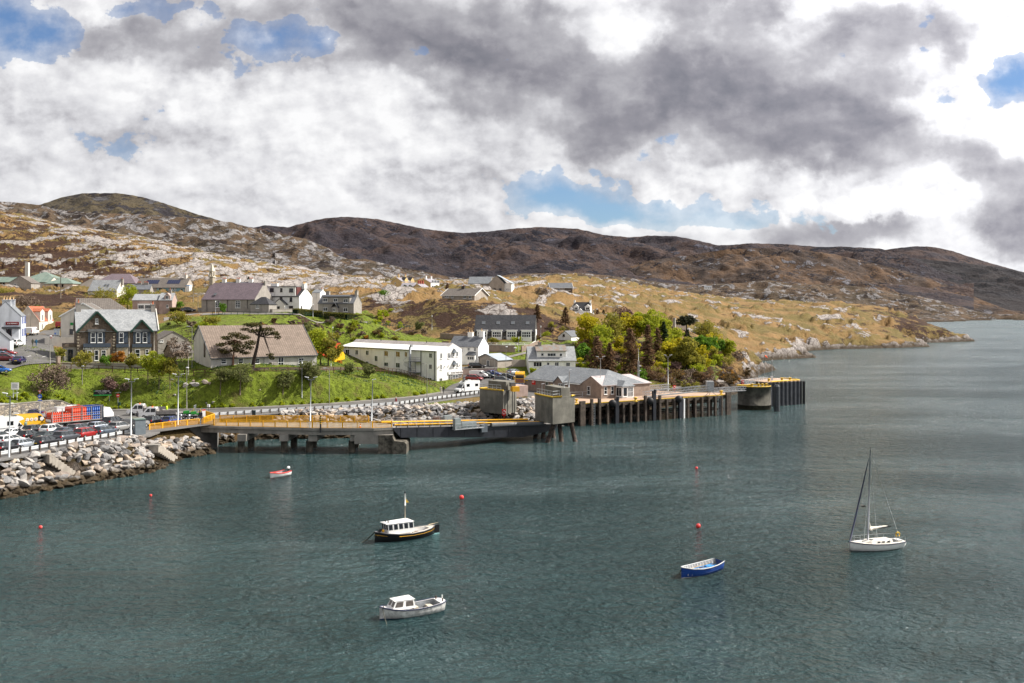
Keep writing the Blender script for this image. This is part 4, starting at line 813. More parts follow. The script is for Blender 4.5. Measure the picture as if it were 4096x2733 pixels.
# fire stair
a1,zl=t_.hit('F',1668,1447,-1); a0s,_=t_.hit('F',1640,1447,-1); STEEL=mat('stair_steel',(.16,.17,.19),.5,.1,metal=.3)
st=MB(); st.box(a0s,-1.6,zl-.1,a1+.2,-.05,zl)
for i in range(14):
 an=R(150+i*24); cx_,cy_=a0s-.3,-1.5; z_=zl-(i+1)*.2
 st.add([(cx_,cy_,z_),(cx_+1.1*math.cos(an),cy_+1.1*math.sin(an),z_),(cx_+1.1*math.cos(an+.5),cy_+1.1*math.sin(an+.5),z_),(cx_,cy_,z_+.05),(cx_+1.1*math.cos(an),cy_+1.1*math.sin(an),z_+.05),(cx_+1.1*math.cos(an+.5),cy_+1.1*math.sin(an+.5),z_+.05)],[(0,2,1),(3,4,5),(0,1,4,3),(1,2,5,4),(2,0,3,5)])
for x_ in(a0s,a1+.2):st.bar((x_,-1.6,B0+.5),(x_,-1.6,zl),.1)
st.box(a0s,-1.6,zl-2.9,a1+.2,-.05,zl-2.8)
sr=st.build('fire_stair',STEEL,t_.e); rl=MB()
for zz in(.55,1.05):
 rl.bar((a0s,-1.6,zl+zz),(a1+.2,-1.6,zl+zz),.05); rl.bar((a1+.2,-1.6,zl+zz),(a1+.2,-.1,zl+zz),.05); rl.bar((a0s,-1.6,zl-2.8+zz),(a1+.2,-1.6,zl-2.8+zz),.05)
for i in range(9):x_=a0s+(a1+.2-a0s)*i/8; rl.bar((x_,-1.6,zl),(x_,-1.6,zl+1.05),.03)
rl.tube([(a0s-.3+1.1*math.cos(R(150+i*24)),-1.5+1.1*math.sin(R(150+i*24)),zl-i*.2+.9)for i in range(15)],.03,5)
rl.build('railing',STEEL,sr)
for u,v in((1528,1362),(1711,1368)):
 a0,z0=t_.hit('F',u,v,5.24); MB().tube([(a0,4.9,RZ-.2),(a0,4.9,RZ+.45)],.1).build('roof_vent',BLACK,t_.e)
# entrance step
t_.box('entrance_step',W_+.01,2.0,B0-.6,W_+1.8,D_,B0+.25,CONC)
# --- ferry terminal
f=House('ferry_terminal','low pinkish-brown ferry terminal with grey slate roof and glazed porch on the pier','ferry terminal',2048+3.2/243.6*F,1225+20.3*F/243.6,243.6,-54)
L_,DP=28.6,12.4; ze,zr=2.75,5.6
f.walls(0,0,L_,DP,ze,BROWNH,zr,hipr=5.2,base=-.6); f.roof(0,0,L_,DP,ze,zr,SLATEG,hipr=5.2,oh=.3,og=.15)
f.walls(21.8,-.35,L_+.02,14.5,ze,BROWNH,ze+1.75,axis='y',hipr=3,name='wing',base=-.6); f.roof(21.8,-.35,L_+.02,14.5,ze,ze+1.75,roof_mat('pale_slate_roof',(.40,.35,.35),(.50,.44,.43),.28,.4),axis='y',hipr=3,oh=.3,og=.1,name='wing_roof')
a0=f.hit('F',2240,1520)[0]; f.walls(a0-1.6,-.5,a0+1.6,3,ze-.2,BROWNH,ze+1.1,axis='y',name='entrance_gable',base=-.5); f.roof(a0-1.6,-.5,a0+1.6,3,ze-.2,ze+1.1,SLATEG,axis='y',name='entrance_roof',oh=.3)
f.win('F',[(2183,1527,2193,1544)],nx=1); f.win('F',[(2349,1545,2361,1578)],q=-.35,nx=1,nz=2)
f.win('F',[(2234,1533,2253,1560,dict(name='door',nx=2))],q=-.5)
RED=mat('sign_red',(.62,.018,.012),.5,0)
def notice(h_,face,u0,v0,u1,v1,q,out,m,lines=0):
 a0,z0=h_.hit(face,u0,v1,q); a1,_=h_.hit(face,u1,v1,q); _,z1=h_.hit(face,u0,v0,q); a0,a1=sorted((a0,a1)); z0,z1=sorted((z0,z1))
 lo,hi=sorted((q+out*.003,q+out*.07)); bb=MB(); (bb.box(a0,lo,z0,a1,hi,z1)if face=='F' else bb.box(lo,a0,z0,hi,a1,z1)); o_=bb.build('notice',m,h_.e)
 if lines:
  l_=MB(); lo,hi=sorted((q+out*.07,q+out*.09))
  for i in range(lines):
   zz=z1-(z1-z0)*(.22+.13*i); aa=a0+(a1-a0)*.12; ab=a0+(a1-a0)*(.6+.25*((i*7)%3)/3)
   (l_.box(aa,lo,zz,ab,hi,zz+.06)if face=='F' else l_.box(lo,aa,zz,hi,ab,zz+.06))
  l_.build('notice_lines',FR,o_)
notice(f,'F',2128,1519,2142,1538,0,-1,RED,4); notice(f,'F',2216,1530,2225,1548,0,-1,FR); notice(f,'F',2204,1537,2210,1543,0,-1,_M['sign_yellow']); notice(f,'F',2105,1514,2111,1524,0,-1,_M['sign_yellow'])
f.win('X',[(2416,1548,2428,1578),(2443,1547,2455,1577),(2510,1543,2527,1575)],q=L_+.02,out=1,nx=1,nz=2)
a0,z0=f.hit('X',2463,1584,L_); a1,_=f.hit('X',2508,1584,L_); PW=mat('porch_white',(.75,.75,.73),.4,0)
f.box('porch',L_+.03,a0,-.5,L_+2.2,a1,2.45,PW); f.winbox('X',a0+1.6,.1,a1-.2,2.2,L_+2.2,1,nx=4,nz=2,pane=PANEB,name='door'); f.winbox('F',L_+.2,.2,L_+2,2.2,a0,-1,nx=2); f.winbox('X',a0+.2,.2,a0+1.4,2.2,L_+2.2,1,nx=1)
f.roof(L_-1,a0-.1,L_+2.3,a1+.1,2.45,3.5,SLATEG,name='porch_roof',oh=.15,hipr=1)
f.box('white_bargeboard',0,-.45,ze-.32,21.4,-.36,ze-.12,FR)
# ================================================================== QUAYSIDE, BRIDGE, PIER
print('quayside')
from mathutils.geometry import tessellate_polygon
ASPH=mat('asphalt',(.112,.107,.102),.95,.14,.35,bump=.2,bs=20); GRAV=mat('gravel',(.16,.152,.144),.95,.2,3,bump=.8,bs=8)
PAVE=mat('pavement',(.20,.186,.17),.95,.12,.6); ROADW=mat('road_paint',(.62,.61,.58),.8,.2,2)
YEL=mat('yellow_paint',(.78,.40,.02),.5,.06,2); YELB=mat('bright_yellow',(.60,.38,.03),.6,.15,2)
DSTEEL=mat('dark_steel',(.018,.020,.026),.45,.2,1.2); RUST=mat('rusty_pile',(.075,.05,.038),.85,.5,1.5,streak=1); TIMB=mat('weathered_timber',(.085,.066,.052),.9,.3,2,streak=2)
ALU=mat('aluminium',(.50,.51,.52),.4,.1,metal=.5); SILV=mat('galvanised_post',(.40,.42,.43),.5,.06,metal=.4)
PIERD=mat('pier_deck',(.40,.28,.20),.95,.1,.4,bump=.2,bs=10); BROWNT=mat('brown_timber',(.085,.04,.025),.85,.2,3); RUB=mat('black_rubber',(.012,.012,.013),.6,0)
def sheet(name,pts,z,m,kind='structure'):
 vs=[Vector((p[0],p[1],z))for p in pts]; tr=tessellate_polygon([vs]); me=bpy.data.meshes.new(name)
 fs=[]
 for a,b_,c_ in tr:
  n_=(vs[b_]-vs[a]).cross(vs[c_]-vs[a]); fs.append((a,b_,c_)if n_.z>0 else(a,c_,b_))
 me.from_pydata(vs,[],fs); me.materials.append(m); return tag(link(name,me),kind=kind)
def ribbon(name,L,R_,m,lift=.07,nc=8,sub=6,kind='structure',pix=True):
 rows=[]
 Lp=[gp(*p)for p in L]if pix else L; Rp=[gp(*p)for p in R_]if pix else R_
 for i in range(len(Lp)-1):
  for k in range(sub if i<len(Lp)-2 else sub+1):
   f_=k/sub; a=Lp[i].lerp(Lp[i+1],f_); b_=Rp[i].lerp(Rp[i+1],f_); rows.append([a.lerp(b_,j/nc)for j in range(nc+1)])
 A=np.array([[(p.x,p.y)for p in r]for r in rows]); Z=ground_z(A[...,0],A[...,1])+lift
 me=grid_mesh(name,A[...,0],A[...,1],Z,m)
 return tag(link(name,me),kind=kind)
sheet('quay_road',QUAY,4.5,ASPH)
FARK=[(1765,1569),(1638,1588),(1478,1601),(1319,1614),(1000,1630),(700,1638),(420,1638)]
def strip(name,pts,w,z0,z1,m,parent=None,kind='structure'):
 """raised strip along a polyline of xy points, width w to the left of travel"""
 P_=[Vector((p[0],p[1],0))for p in pts]; mb=MB(); off=[]
 for i,p in enumerate(P_):
  d_=(P_[min(i+1,len(P_)-1)]-P_[max(i-1,0)]).normalized(); off.append(p+Vector((-d_.y,d_.x,0))*w)
 for i in range(len(P_)-1):mb.prism([P_[i],P_[i+1],off[i+1],off[i]],z0,z1)
 o=mb.build(name,m,parent);
 if kind:tag(o,kind=kind)
 return o
strip('pavement',pz(FARK,4.5),1.9,4.2,4.62,PAVE)
strip('gravel_verge',pz([(-300,2012),(0,1841),(300,1791),(600,1743),(640,1728)],4.5),1.9,4.3,4.508,GRAV)
strip('gravel_verge',pz([(880,1672),(1150,1650),(1400,1640),(1600,1628),(1750,1607),(1905,1587)],4.5),1.5,4.3,4.508,GRAV)
# carriageway marks
mk=MB()
def stripe(u0,v0,u1,v1,w=.12):
 a=atz(u0,v0,4.5); b_=atz(u1,v1,4.5); d_=(b_-a).normalized(); n_=Vector((-d_.y,d_.x,0))*w; mk.add([(a-n_).xy.to_tuple()+(4.506,),(b_-n_).xy.to_tuple()+(4.506,),(b_+n_).xy.to_tuple()+(4.506,),(a+n_).xy.to_tuple()+(4.506,)],[(0,1,2,3)])
for s_ in((422,1658,430,1668),(430,1668,460,1675),(460,1675,515,1680),(450,1668,478,1663),(570,1690,610,1684),(390,1690,396,1693),(600,1700,640,1693)):stripe(*s_)
tag(mk.build('road_markings',ROADW),kind='structure')
ribbon('street',[(-60,1515),(-60,1480),(-60,1445),(70,1395),(98,1366),(133,1338),(175,1325)],[(226,1456),(224,1432),(216,1405),(212,1375),(240,1348),(236,1326),(248,1312)],ASPH,.22)
ribbon('upper_road',[(655,1287),(760,1265),(900,1259),(1060,1259),(1200,1262),(1330,1278),(1470,1294),(1620,1308)],[(655,1272),(760,1257),(900,1252),(1060,1253),(1200,1257),(1330,1272),(1470,1288),(1620,1303)],PAVE,.10)
ribbon('lane',[(2158,1388),(2172,1372),(2185,1362)],[(2208,1388),(2212,1372),(2212,1362)],PAVE,.10)
ribbon('lane',[(1985,1446),(2040,1432),(2105,1416)],[(1985,1438),(2040,1424),(2105,1409)],PAVE,.10)
ribbon('hotel_car_park',[(1765,1562),(1855,1524),(1852,1502)],[(2110,1562),(2100,1530),(2085,1502)],ASPH,.14)
ribbon('terrace_yard',[(1845,1478),(1850,1470)],[(1990,1478),(1990,1466)],ASPH,.16)
sm=MB()
for u,v in((116,1407),(117,1430),(178,1431)):
 p=gp(u,v); z_=p.z+.26; sm.add([(p.x-.12,p.y-1.2,z_-.1),(p.x+.12,p.y-1.2,z_-.1),(p.x+.12,p.y,z_),(p.x-.12,p.y,z_),(p.x-.4,p.y,z_),(p.x+.4,p.y,z_),(p.x,p.y+.9,z_+.08)],[(0,1,2,3),(4,5,6)])
for(u0,v0,u1,v1)in((150,1404,168,1404),(176,1405,196,1407),(147,1412,147,1420),(148,1424,148,1431)):
 a=gp(u0,v0); b_=gp(u1,v1); z_=max(a.z,b_.z)+.26; n_=Vector((.09,.12,0)); sm.add([(a-n_).xy.to_tuple()+(z_,),(b_+Vector((n_.x,-n_.y,0))).xy.to_tuple()+(z_,),(b_+n_).xy.to_tuple()+(z_,),(a+Vector((-n_.x,n_.y,0))).xy.to_tuple()+(z_,)],[(0,1,2,3)])
tag(sm.build('road_markings',ROADW),kind='structure')
# --- walls
def wall(name,label,cat,pts,h,th,m,cap=None,base=1.0,group=None):
 """pts: world points on the wall foot; h number or list"""
 pts=[Vector(p)for p in pts]; hs=h if hasattr(h,'__len__')else[h]*len(pts); mb=MB(); cm=MB()
 for i in range(len(pts)-1):
  a,b_=pts[i],pts[i+1]; d_=(b_-a).normalized(); n_=Vector((-d_.y,d_.x,0)).normalized()*th
  q=[a,b_,b_+n_,a+n_]; mb.prism([(p.x,p.y)for p in q],[a.z-base,b_.z-base,b_.z-base,a.z-base],[a.z+hs[i],b_.z+hs[i+1],b_.z+hs[i+1],a.z+hs[i]])
  if cap:
   n2=n_*(.08/th); q=[a-n2,b_-n2,b_+n_+n2,a+n_+n2]; zz=[a.z+hs[i],b_.z+hs[i+1],b_.z+hs[i+1],a.z+hs[i]]; cm.prism([(p.x,p.y)for p in q],[z_+.003 for z_ in zz],[z_+.12 for z_ in zz])
 e_=empty(name,pts[0],0,label,cat,group)
 for nm,m_,mt in(('wall_body',mb,m),('coping',cm,cap)):
  if m_.v:
   m_.v=[(x-pts[0].x,y-pts[0].y,z-pts[0].z)for x,y,z in m_.v]; m_.build(nm,mt,e_)
 return e_
wall('stone_wall','rubble stone wall with flat coping along the back of the car queue','wall',[atz(-150,1703,4.5),atz(0,1684,4.5),atz(215,1657,4.5),atz(245,1655,4.5),atz(283,1650,4.5),atz(312,1644,4.5)],[2.9,2.75,2.6,2.4,1.5,1.1],.5,STONEW,CONC)
wall('retaining_wall','tall stone retaining wall holding up the street at the left','wall',[atz(-80,1503,12)-Vector((0,0,3.4)),atz(0,1502,11.7)-Vector((0,0,3.2)),atz(150,1468,12.2)-Vector((0,0,3.0)),atz(228,1454,12.7)-Vector((0,0,2.4))],[3.6,3.7,3.2,2.8],.45,STONEW,HARL2)
wall('garden_wall','low harled wall with pale coping in front of the bank','wall',[gp(246,1472),gp(400,1474),gp(575,1476)],1.05,.3,HARL,QUOIN)
wall('gate_pillar','square harled gate pillar beside the bank wall','pillar',[gp(231,1460),gp(243,1460)],1.7,.6,BROWNH,QUOIN)
wall('garden_wall','dark low wall behind the timber fence in front of the tiled hall','wall',[gp(1010,1486),gp(1200,1484),gp(1290,1482),gp(1380,1482),gp(1500,1482)],.7,.3,BANKH)
wall('garden_wall','grey boundary wall in front of the church and white house','wall',[gp(792,1246),gp(990,1250),gp(1090,1252),gp(1182,1250)],1.0,.3,HARL,HARL2)
wall('retaining_wall','brown retaining wall left of the slate terrace','wall',[gp(1760,1351),gp(1882,1358)],[1.5,1.3],.4,BROWNH)
wall('retaining_wall','long brown retaining wall below the white fence of the terrace','wall',[gp(1915,1408),gp(2060,1410)],1.9,.4,BROWNH,HARL)
wall('retaining_wall','short brown wall with end pillar right of the long retaining wall','wall',[gp(2088,1409),gp(2120,1402),gp(2158,1385)],1.7,.4,BROWNH)
wall('car_park_wall','pinkish harled wall between the hotel car park and upper yard','wall',[gp(1849,1502),gp(1905,1500),gp(1988,1498)],1.55,.3,PINKH,HARL2)
wall('ramp_wall','big harled end wall beside the yellow lorry','wall',[atz(2000,1590,4.5),atz(2112,1584,4.5)],2.4,4.5,PINKH)
wall('yard_wall','harled wall between garage and white dormer house','wall',[gp(2048,1467),gp(2104,1467)],1.9,.3,HARL2)
wall('lane_wall','pale wall beside the lane below the tiny cottage','wall',[gp(2212,1388),gp(2230,1390),gp(2290,1386)],[1.2,.8,.8],.4,OFFW)
# --- railings
def railing(name,label,cat,pts,h=1.1,m=YEL,step=2.4,bars=.3,rails=(1.0,.12),pt=.12,bt=.05,rt=.07,group=None,postm=None,bar_top=None):
 pts=[Vector(p)for p in pts]; o0=pts[0]; e_=empty(name,o0,0,label,cat,group)
 rl=MB(); d0=0
 for i in range(len(pts)-1):
  a,b_=pts[i]-o0,pts[i+1]-o0; L=(b_-a).length; n_=max(1,round(L/step))
  for k in range(n_+(1 if i==len(pts)-2 else 0)):
   p=a.lerp(b_,k/n_); MB().cbox((p.x,p.y,p.z+h/2-.15),(pt,pt,h+.3),math.atan2(b_.y-a.y,b_.x-a.x)).build('post',postm or m,e_)
  for r_ in rails:rl.bar(a+Vector((0,0,r_*h)),b_+Vector((0,0,r_*h)),rt)
  if bars:
   nb_=int(L/bars)
   for k in range(nb_):p=a.lerp(b_,(k+.5)/nb_); rl.bar(p+Vector((0,0,h*.12)),p+Vector((0,0,h*.98)),bt)
 rl.build('rails',m,e_); return e_
def crash(name,label,pts,group='crash barriers'):
 pts=[Vector(p)for p in pts]; o0=pts[0]; e_=empty(name,o0,0,label,'crash barrier',group); rl=MB()
 for i in range(len(pts)-1):
  a,b_=pts[i]-o0,pts[i+1]-o0; L=(b_-a).length; n_=max(1,round(L/1.7)); d_=(b_-a).normalized(); nn=Vector((d_.y,-d_.x,0))*-.12
  for k in range(n_+(1 if i==len(pts)-2 else 0)):
   p=a.lerp(b_,k/n_); MB().cbox((p.x,p.y,.3),(.16,.2,1.0),math.atan2(d_.y,d_.x)).build('post',TIMB,e_)
  for z_ in(.42,.66):rl.bar(a+Vector((0,0,z_))+nn,b_+Vector((0,0,z_))+nn,.07,.2)
 rl.build('beam',mat('barrier_beam',(.62,.64,.65),.35,.05,metal=.2),e_)
crash('crash_barrier','galvanised crash barrier in front of the queue of cars',[atz(u,v,4.5)for u,v in((-60,1846),(0,1829),(270,1783),(524,1737))])
crash('crash_barrier','long galvanised crash barrier along the shore road above the rock armour',[atz(u,v,4.5)for u,v in((845,1669),(1010,1657),(1150,1648),(1400,1636),(1600,1622),(1750,1600),(1915,1578),(1945,1577))])
railing('timber_fence','brown post-and-rail fence along the top of the grass bank','fence',[gp(*p)for p in((228,1478),(340,1482),(450,1488),(700,1502),(775,1503),(865,1501),(1008,1495),(1200,1492),(1276,1489),(1391,1489),(1487,1490),(1600,1496))],1.2,BROWNT,2.6,0,(1.0,.5),.13,rt=.1)
railing('timber_fence','brown stair fence descending beside the hotel front','fence',[gp(*p)for p in((1605,1497),(1640,1508),(1700,1534),(1718,1540),(1762,1563))],1.15,mat('pale_brown_timber',(.22,.15,.11),.85,.2,3),2.0,0,(1.0,.6,.3),.12,rt=.1)
railing('path_fence','dark green post-and-rail fence beside the upper path','fence',[gp(*p)for p in((850,1260),(1000,1262),(1160,1263),(1255,1266),(1330,1283),(1470,1299),(1650,1314))],1.0,GREENP,2.2,0,(1.0,.5),.1,rt=.08)
railing('white_fence','white post-and-rail fence in front of the slate terrace','fence',[gp(*p)for p in((1897,1384),(2010,1387),(2128,1386),(2142,1377))],1.0,FR,2.4,0,(1.0,.55),.14,rt=.13)
# --- bridge
DZ=4.2
def pd(l,z=DZ):return[atz(u,v,z)for u,v in l]
br=empty('bridge',atz(808,1705,DZ),0,'concrete approach bridge with yellow railings on round piles','bridge'); bo=br.location
def rel(mb,o_,name,m,par):
 mb.v=[(x-o_.x,y-o_.y,z-o_.z)for x,y,z in mb.v]; return mb.build(name,m,par)
near=pd([(800,1706),(1000,1711),(1250,1716.5),(1495,1716.5),(1572,1713)]); farr=pd([(1572,1697),(1475,1691.5),(1250,1690),(1000,1690),(864,1690)])
dk=MB(); poly=[(p.x,p.y)for p in near+farr]
mb=MB(); mb.prism(poly,DZ-.28,DZ); rel(mb,bo,'deck',CONC,br)
for i in range(4):
 a,b_=near[i],near[i+1]; mb=MB(); q=[(a.x,a.y+.35),(b_.x,b_.y+.35),(b_.x,b_.y+5.5),(a.x,a.y+5.5)]; mb.prism(q,DZ-1.05,DZ-.283); rel(mb,bo,'deck_beam',CONC,br)
mb=MB(); mb.prism([(p.x,p.y-.02)for p in near]+[(p.x,p.y+.25)for p in reversed(near)],DZ+.003,DZ+.14); rel(mb,bo,'kerb',CONC,br)
PILE=mat('tidal_concrete',(.13,.115,.09),.9,.4,1.2,streak=1.5)
for ul,ur,us_ in((945,1022,(965,1005)),(1113,1185,(1137,1176)),(1228,1271,(1238,1255)),(1395,1438,(1408,1423))):
 Yn=170.0; x0=X_((ul+8),Yn); mb=MB(); mb.box(x0,Yn-.6,DZ-2.2,x0+1.5,Yn+7.5,DZ-1.053); ch_=rel(mb,bo,'crosshead',CONC,br)
 for k,yy in enumerate((Yn+.6,Yn+6.2)):
  mb=MB(); xx=X_(us_[k],yy); mb.tube([(xx,yy,-3),(xx,yy,DZ-2.22)],.58,14); rel(mb,bo,'pile',PILE,br)
ab=pd([(1570,1716)])[0]
mb=MB(); x0=X_(1418,169); x1=ab.x; mb.box(x0,168.9,DZ-2.6,x1,174.5,DZ-1.055); rel(mb,bo,'end_beam',CONC,br)
mb=MB(); mb.prism([(x1-2.4,168.7),(x1+.05,168.7),(x1+.05,175),(x1-2.4,175)],-3,DZ-1.06); mb.extr([(x1+.05,-3),(x1+2.4,-3),(x1+2.4,1.6),(x1+2.1,2.0),(x1+.4,2.2),(x1+.05,2.9)],168.3,175); rel(mb,bo,'abutment',PILE,br)
mb=MB(); L_=pd([(612,1728),(808,1704.5),(868,1697),(880,1672),(700,1676),(600,1700)]); mb.prism([(p.x,p.y)for p in L_],-3,DZ-.02); rel(mb,bo,'land_abutment',mat('stained_concrete',(.17,.16,.145),.9,.3,.4,streak=1.1),br)
mb=MB(); mb.prism([(p.x,p.y)for p in pd([(611,1729),(808,1706),(812,1702),(614,1725)])],DZ,DZ+.12); rel(mb,bo,'parapet_lip',CONC,br)
railing('yellow_railing','yellow railing on the near edge of the approach bridge','railing',pd([(808,1704),(1250,1715.5),(1490,1715.5),(1567,1712)]),1.25,YEL,2.3,.2,pt=.14,bt=.075,rt=.08,group='yellow bridge railings')
railing('yellow_railing','yellow railing on the far edge of the approach bridge','railing',pd([(880,1690),(1250,1691),(1475,1692)]),1.25,YEL,2.3,.2,pt=.14,bt=.075,rt=.08,group='yellow bridge railings')
railing('yellow_railing','yellow railing on the land abutment beside the grey booth','railing',pd([(598,1727),(700,1714),(796,1704)]),1.25,YEL,2.2,.2,pt=.16,bt=.075,rt=.08,group='yellow bridge railings')
railing('yellow_railing','short angled yellow railing where the bridge meets the road','railing',pd([(815,1700),(858,1684),(820,1672)]),1.3,YEL,2.2,.2,pt=.16,bt=.07,rt=.1,group='yellow bridge railings')
# --- linkspan ramp
A0=Vector((-20.2,169.6,0)); A1=Vector((8.6,189.5,0)); dv=(A1-A0).normalized(); nv=Vector((-dv.y,dv.x,0)); LL=(A1-A0).length
ls=empty('linkspan_ramp',(A0.x,A0.y,4.2),math.atan2(dv.y,dv.x),'dark steel ferry ramp sloping down between the two concrete towers','ferry ramp')
def zt(x):return .05-1.7*x/LL
mb=MB(); mb.extr([(0,zt(0)-.3),(1.4,zt(0)-1.75),(LL-8,zt(LL)-1.9),(LL,zt(LL)-1.0),(LL,zt(LL)),(0,zt(0))],0,.35); mb.build('girder',DSTEEL,ls)
mb=MB(); mb.extr([(0,zt(0)-.3),(1.4,zt(0)-1.75),(LL-8,zt(LL)-1.9),(LL,zt(LL)-1.0),(LL,zt(LL)),(0,zt(0))],5.6,5.95); mb.build('girder',DSTEEL,ls)
for i in range(9):x_=1.4+i*3.2; MB().box(x_,-.06,zt(x_)-1.7,x_+.12,-.003,zt(x_)-.05).build('stiffener',DSTEEL,ls)
mb=MB(); mb.add([(0,.35,zt(0)-.35),(LL+2,.35,zt(LL)-.45),(LL+2,5.6,zt(LL)-.45),(0,5.6,zt(0)-.35),(0,.35,zt(0)-.5),(LL+2,.35,zt(LL)-.6),(LL+2,5.6,zt(LL)-.6),(0,5.6,zt(0)-.5)],[(0,1,2,3),(7,6,5,4),(0,4,5,1),(1,5,6,2),(2,6,7,3),(3,7,4,0)]); mb.build('ramp_deck',mat('ramp_deck',(.16,.15,.14),.8,.2),ls)
mb=MB(); mb.tube([(.5,.5,zt(0)+.45),(LL-3,.5,zt(LL-3)+.45)],.15,8); mb.tube([(.5,5.4,zt(0)+.45),(LL-3,5.4,zt(LL-3)+.45)],.15,8); mb.build('yellow_guide_pipe',YEL,ls)
mb=MB()
for i in range(14):x_=.8+i*2.2; mb.bar((x_,.5,zt(x_)-.3),(x_,.5,zt(x_)+.4),.12)
mb.build('pipe_brackets',DSTEEL,ls)
mb=MB(); PC=mat('pipe_cover',(.10,.105,.11),.5,.1)
for y_ in(.15,6.0):mb.tube([(LL*.57,y_-.1,zt(LL*.57)+.12),(LL-3.4,y_-.1,zt(LL-3.4)+.12)],.42,10)
mb.build('roller_cover',PC,ls)
mb=MB(); xx=LL*.5; mb.box(xx-.05,-.7,zt(xx)-1.1,xx+1.2,-.07,zt(xx)+.35); mb.build('hinge_box',mat('grey_steel',(.10,.115,.13),.5,.1),ls)
mb=MB(); x0=LL*.33; x1=x0+6.0; mb.box(x0,-1.3,zt(x0)-.5,x1,-.06,zt(x0)-.38); pf=mb.build('side_platform',ALU,ls)
mb=MB(); mb.box(x0+.1,-1.1,zt(x0)-.375,x0+1.3,-.2,zt(x0)+1.5); mb.box(x0+1.6,-1.0,zt(x0)-.375,x0+4.6,-.3,zt(x0)+.75); mb.build('control_cabinet',mat('cabinet_grey',(.22,.25,.25),.5,.06),pf)
mb=MB()
for z_ in(.1,.6):mb.bar((x0,-1.3,zt(x0)+z_),(x1,-1.3,zt(x0)+z_),.05)
for i in range(6):mb.bar((x0+i*1.2,-1.3,zt(x0)-.5),(x0+i*1.2,-1.3,zt(x0)+.6),.05)
mb.build('platform_rail',ALU,pf)
mb=MB()
for y_ in(.25,5.7):
 for z_ in(.75,1.15):mb.bar((0,y_,zt(0)+z_),(LL*.55,y_,zt(LL*.55)+z_),.045)
 for i in range(12):x_=i*1.55; mb.bar((x_,y_,zt(x_)),(x_,y_,zt(x_)+1.15),.045)
mb.build('handrail',ALU,ls)
mb=MB(); mb.box(LL*.33,6.4,zt(12)-.2,LL*.33+1.6,7.2,zt(12)+1.1); mb.build('brown_cabinet',BROWNT,ls); mb=MB(); mb.box(LL*.33+2.4,6.4,zt(12)-.2,LL*.33+4,7.2,zt(12)+1.2); mb.build('grey_cabinet',_M['cabinet_grey'],ls)
# --- towers
TC=mat('board_marked_concrete',(.175,.165,.138),.9,.22,.35,bump=.3,bs=5,streak=.9)
def tower(name,label,pl,zb_,zt_,ub,zu,legs,trim,rails_):
 o_=Vector((pl[0][0],pl[0][1],zb_)); e_=empty(name,o_,0,label,'concrete tower','concrete lifting towers')
 mb=MB(); mb.prism(pl,zb_,zt_)
 for k in range(1,4):z_=zb_+(zt_-zb_)*k/4
 rel(mb,o_,'tower_body',TC,e_); mb=MB(); mb.prism(ub,zt_+.002,zu); rel(mb,o_,'upper_block',TC,e_)
 for(ut,vt,Yt,u2,v2)in legs:
  mb=MB(); a=at(ut,vt,Yt); b_=atz(u2,v2,0); d_=b_-a; mb.tube([a,a+d_*.8,a+d_*1.7],.42,10); rel(mb,o_,'raking_pile',RUST,e_)
 for seg in trim:mb=MB(); mb.tube(seg,.17,8); rel(mb,o_,'yellow_edge_roll',YELB,e_)
 for seg in rails_:
  mb=MB()
  for z_ in(.55,1.1):
   for i in range(len(seg)-1):mb.tube([Vector(seg[i])+Vector((0,0,z_)),Vector(seg[i+1])+Vector((0,0,z_))],.045,6)
  for i in range(len(seg)-1):
   a,b_=Vector(seg[i]),Vector(seg[i+1]); n_=max(1,round((b_-a).length/1.3))
   for k in range(n_+1):p=a.lerp(b_,k/n_); mb.tube([p,p+Vector((0,0,1.1))],.04,6)
  rel(mb,o_,'handrail',SILV,e_)
 return e_
P_=[atz(2140,1577,8.3),atz(2211,1591.5,8.3),atz(2299,1584,8.3)]; P_.append(P_[0]+P_[2]-P_[1]); pl=[(p.x,p.y)for p in P_]
def mixp(a,b_,f_):return(a[0]+(b_[0]-a[0])*f_,a[1]+(b_[1]-a[1])*f_)
def quad(pl,f0,f1,g0,g1):
 def q(f_,g_):a=mixp(pl[1],pl[2],f_); d_=(pl[0][0]-pl[1][0],pl[0][1]-pl[1][1]); return(a[0]+d_[0]*g_,a[1]+d_[1]*g_)
 return[q(f0,g0),q(f1,g0),q(f1,g1),q(f0,g1)]
def v3(p,z):return Vector((p[0],p[1],z))
t2=tower('concrete_tower','board-marked concrete tower on raking piles nearest the camera at the ramp end',pl,3.45,8.3,quad(pl,.42,.82,.05,.95),9.9,[(2214,1697,182.5,2189,1771),(2238,1697,185,2246,1766),(2285,1695,186,2301,1766),(2150,1697,188,2141,1752),(2178,1697,190,2172,1752),(2210,1697,190,2214,1752)],[[v3(pl[0],8.4),v3(pl[1],8.4),v3(mixp(pl[1],pl[2],.4),8.4)],[v3(mixp(pl[1],pl[2],.84),8.4),v3(pl[2],8.4)]],[[v3(q_,8.3)for q_ in quad(pl,.05,.05,.95,.05)[:1]+quad(pl,.05,.36,.06,.06)[:2]],[v3(q_,9.9)for q_ in quad(pl,.6,.8,.1,.1)[:2]]])
P_=[atz(1919,1556,8.0),atz(2013,1564,8.0),atz(2066,1557,8.0)]; P_.append(P_[0]+P_[2]-P_[1]); pl=[(p.x,p.y)for p in P_]
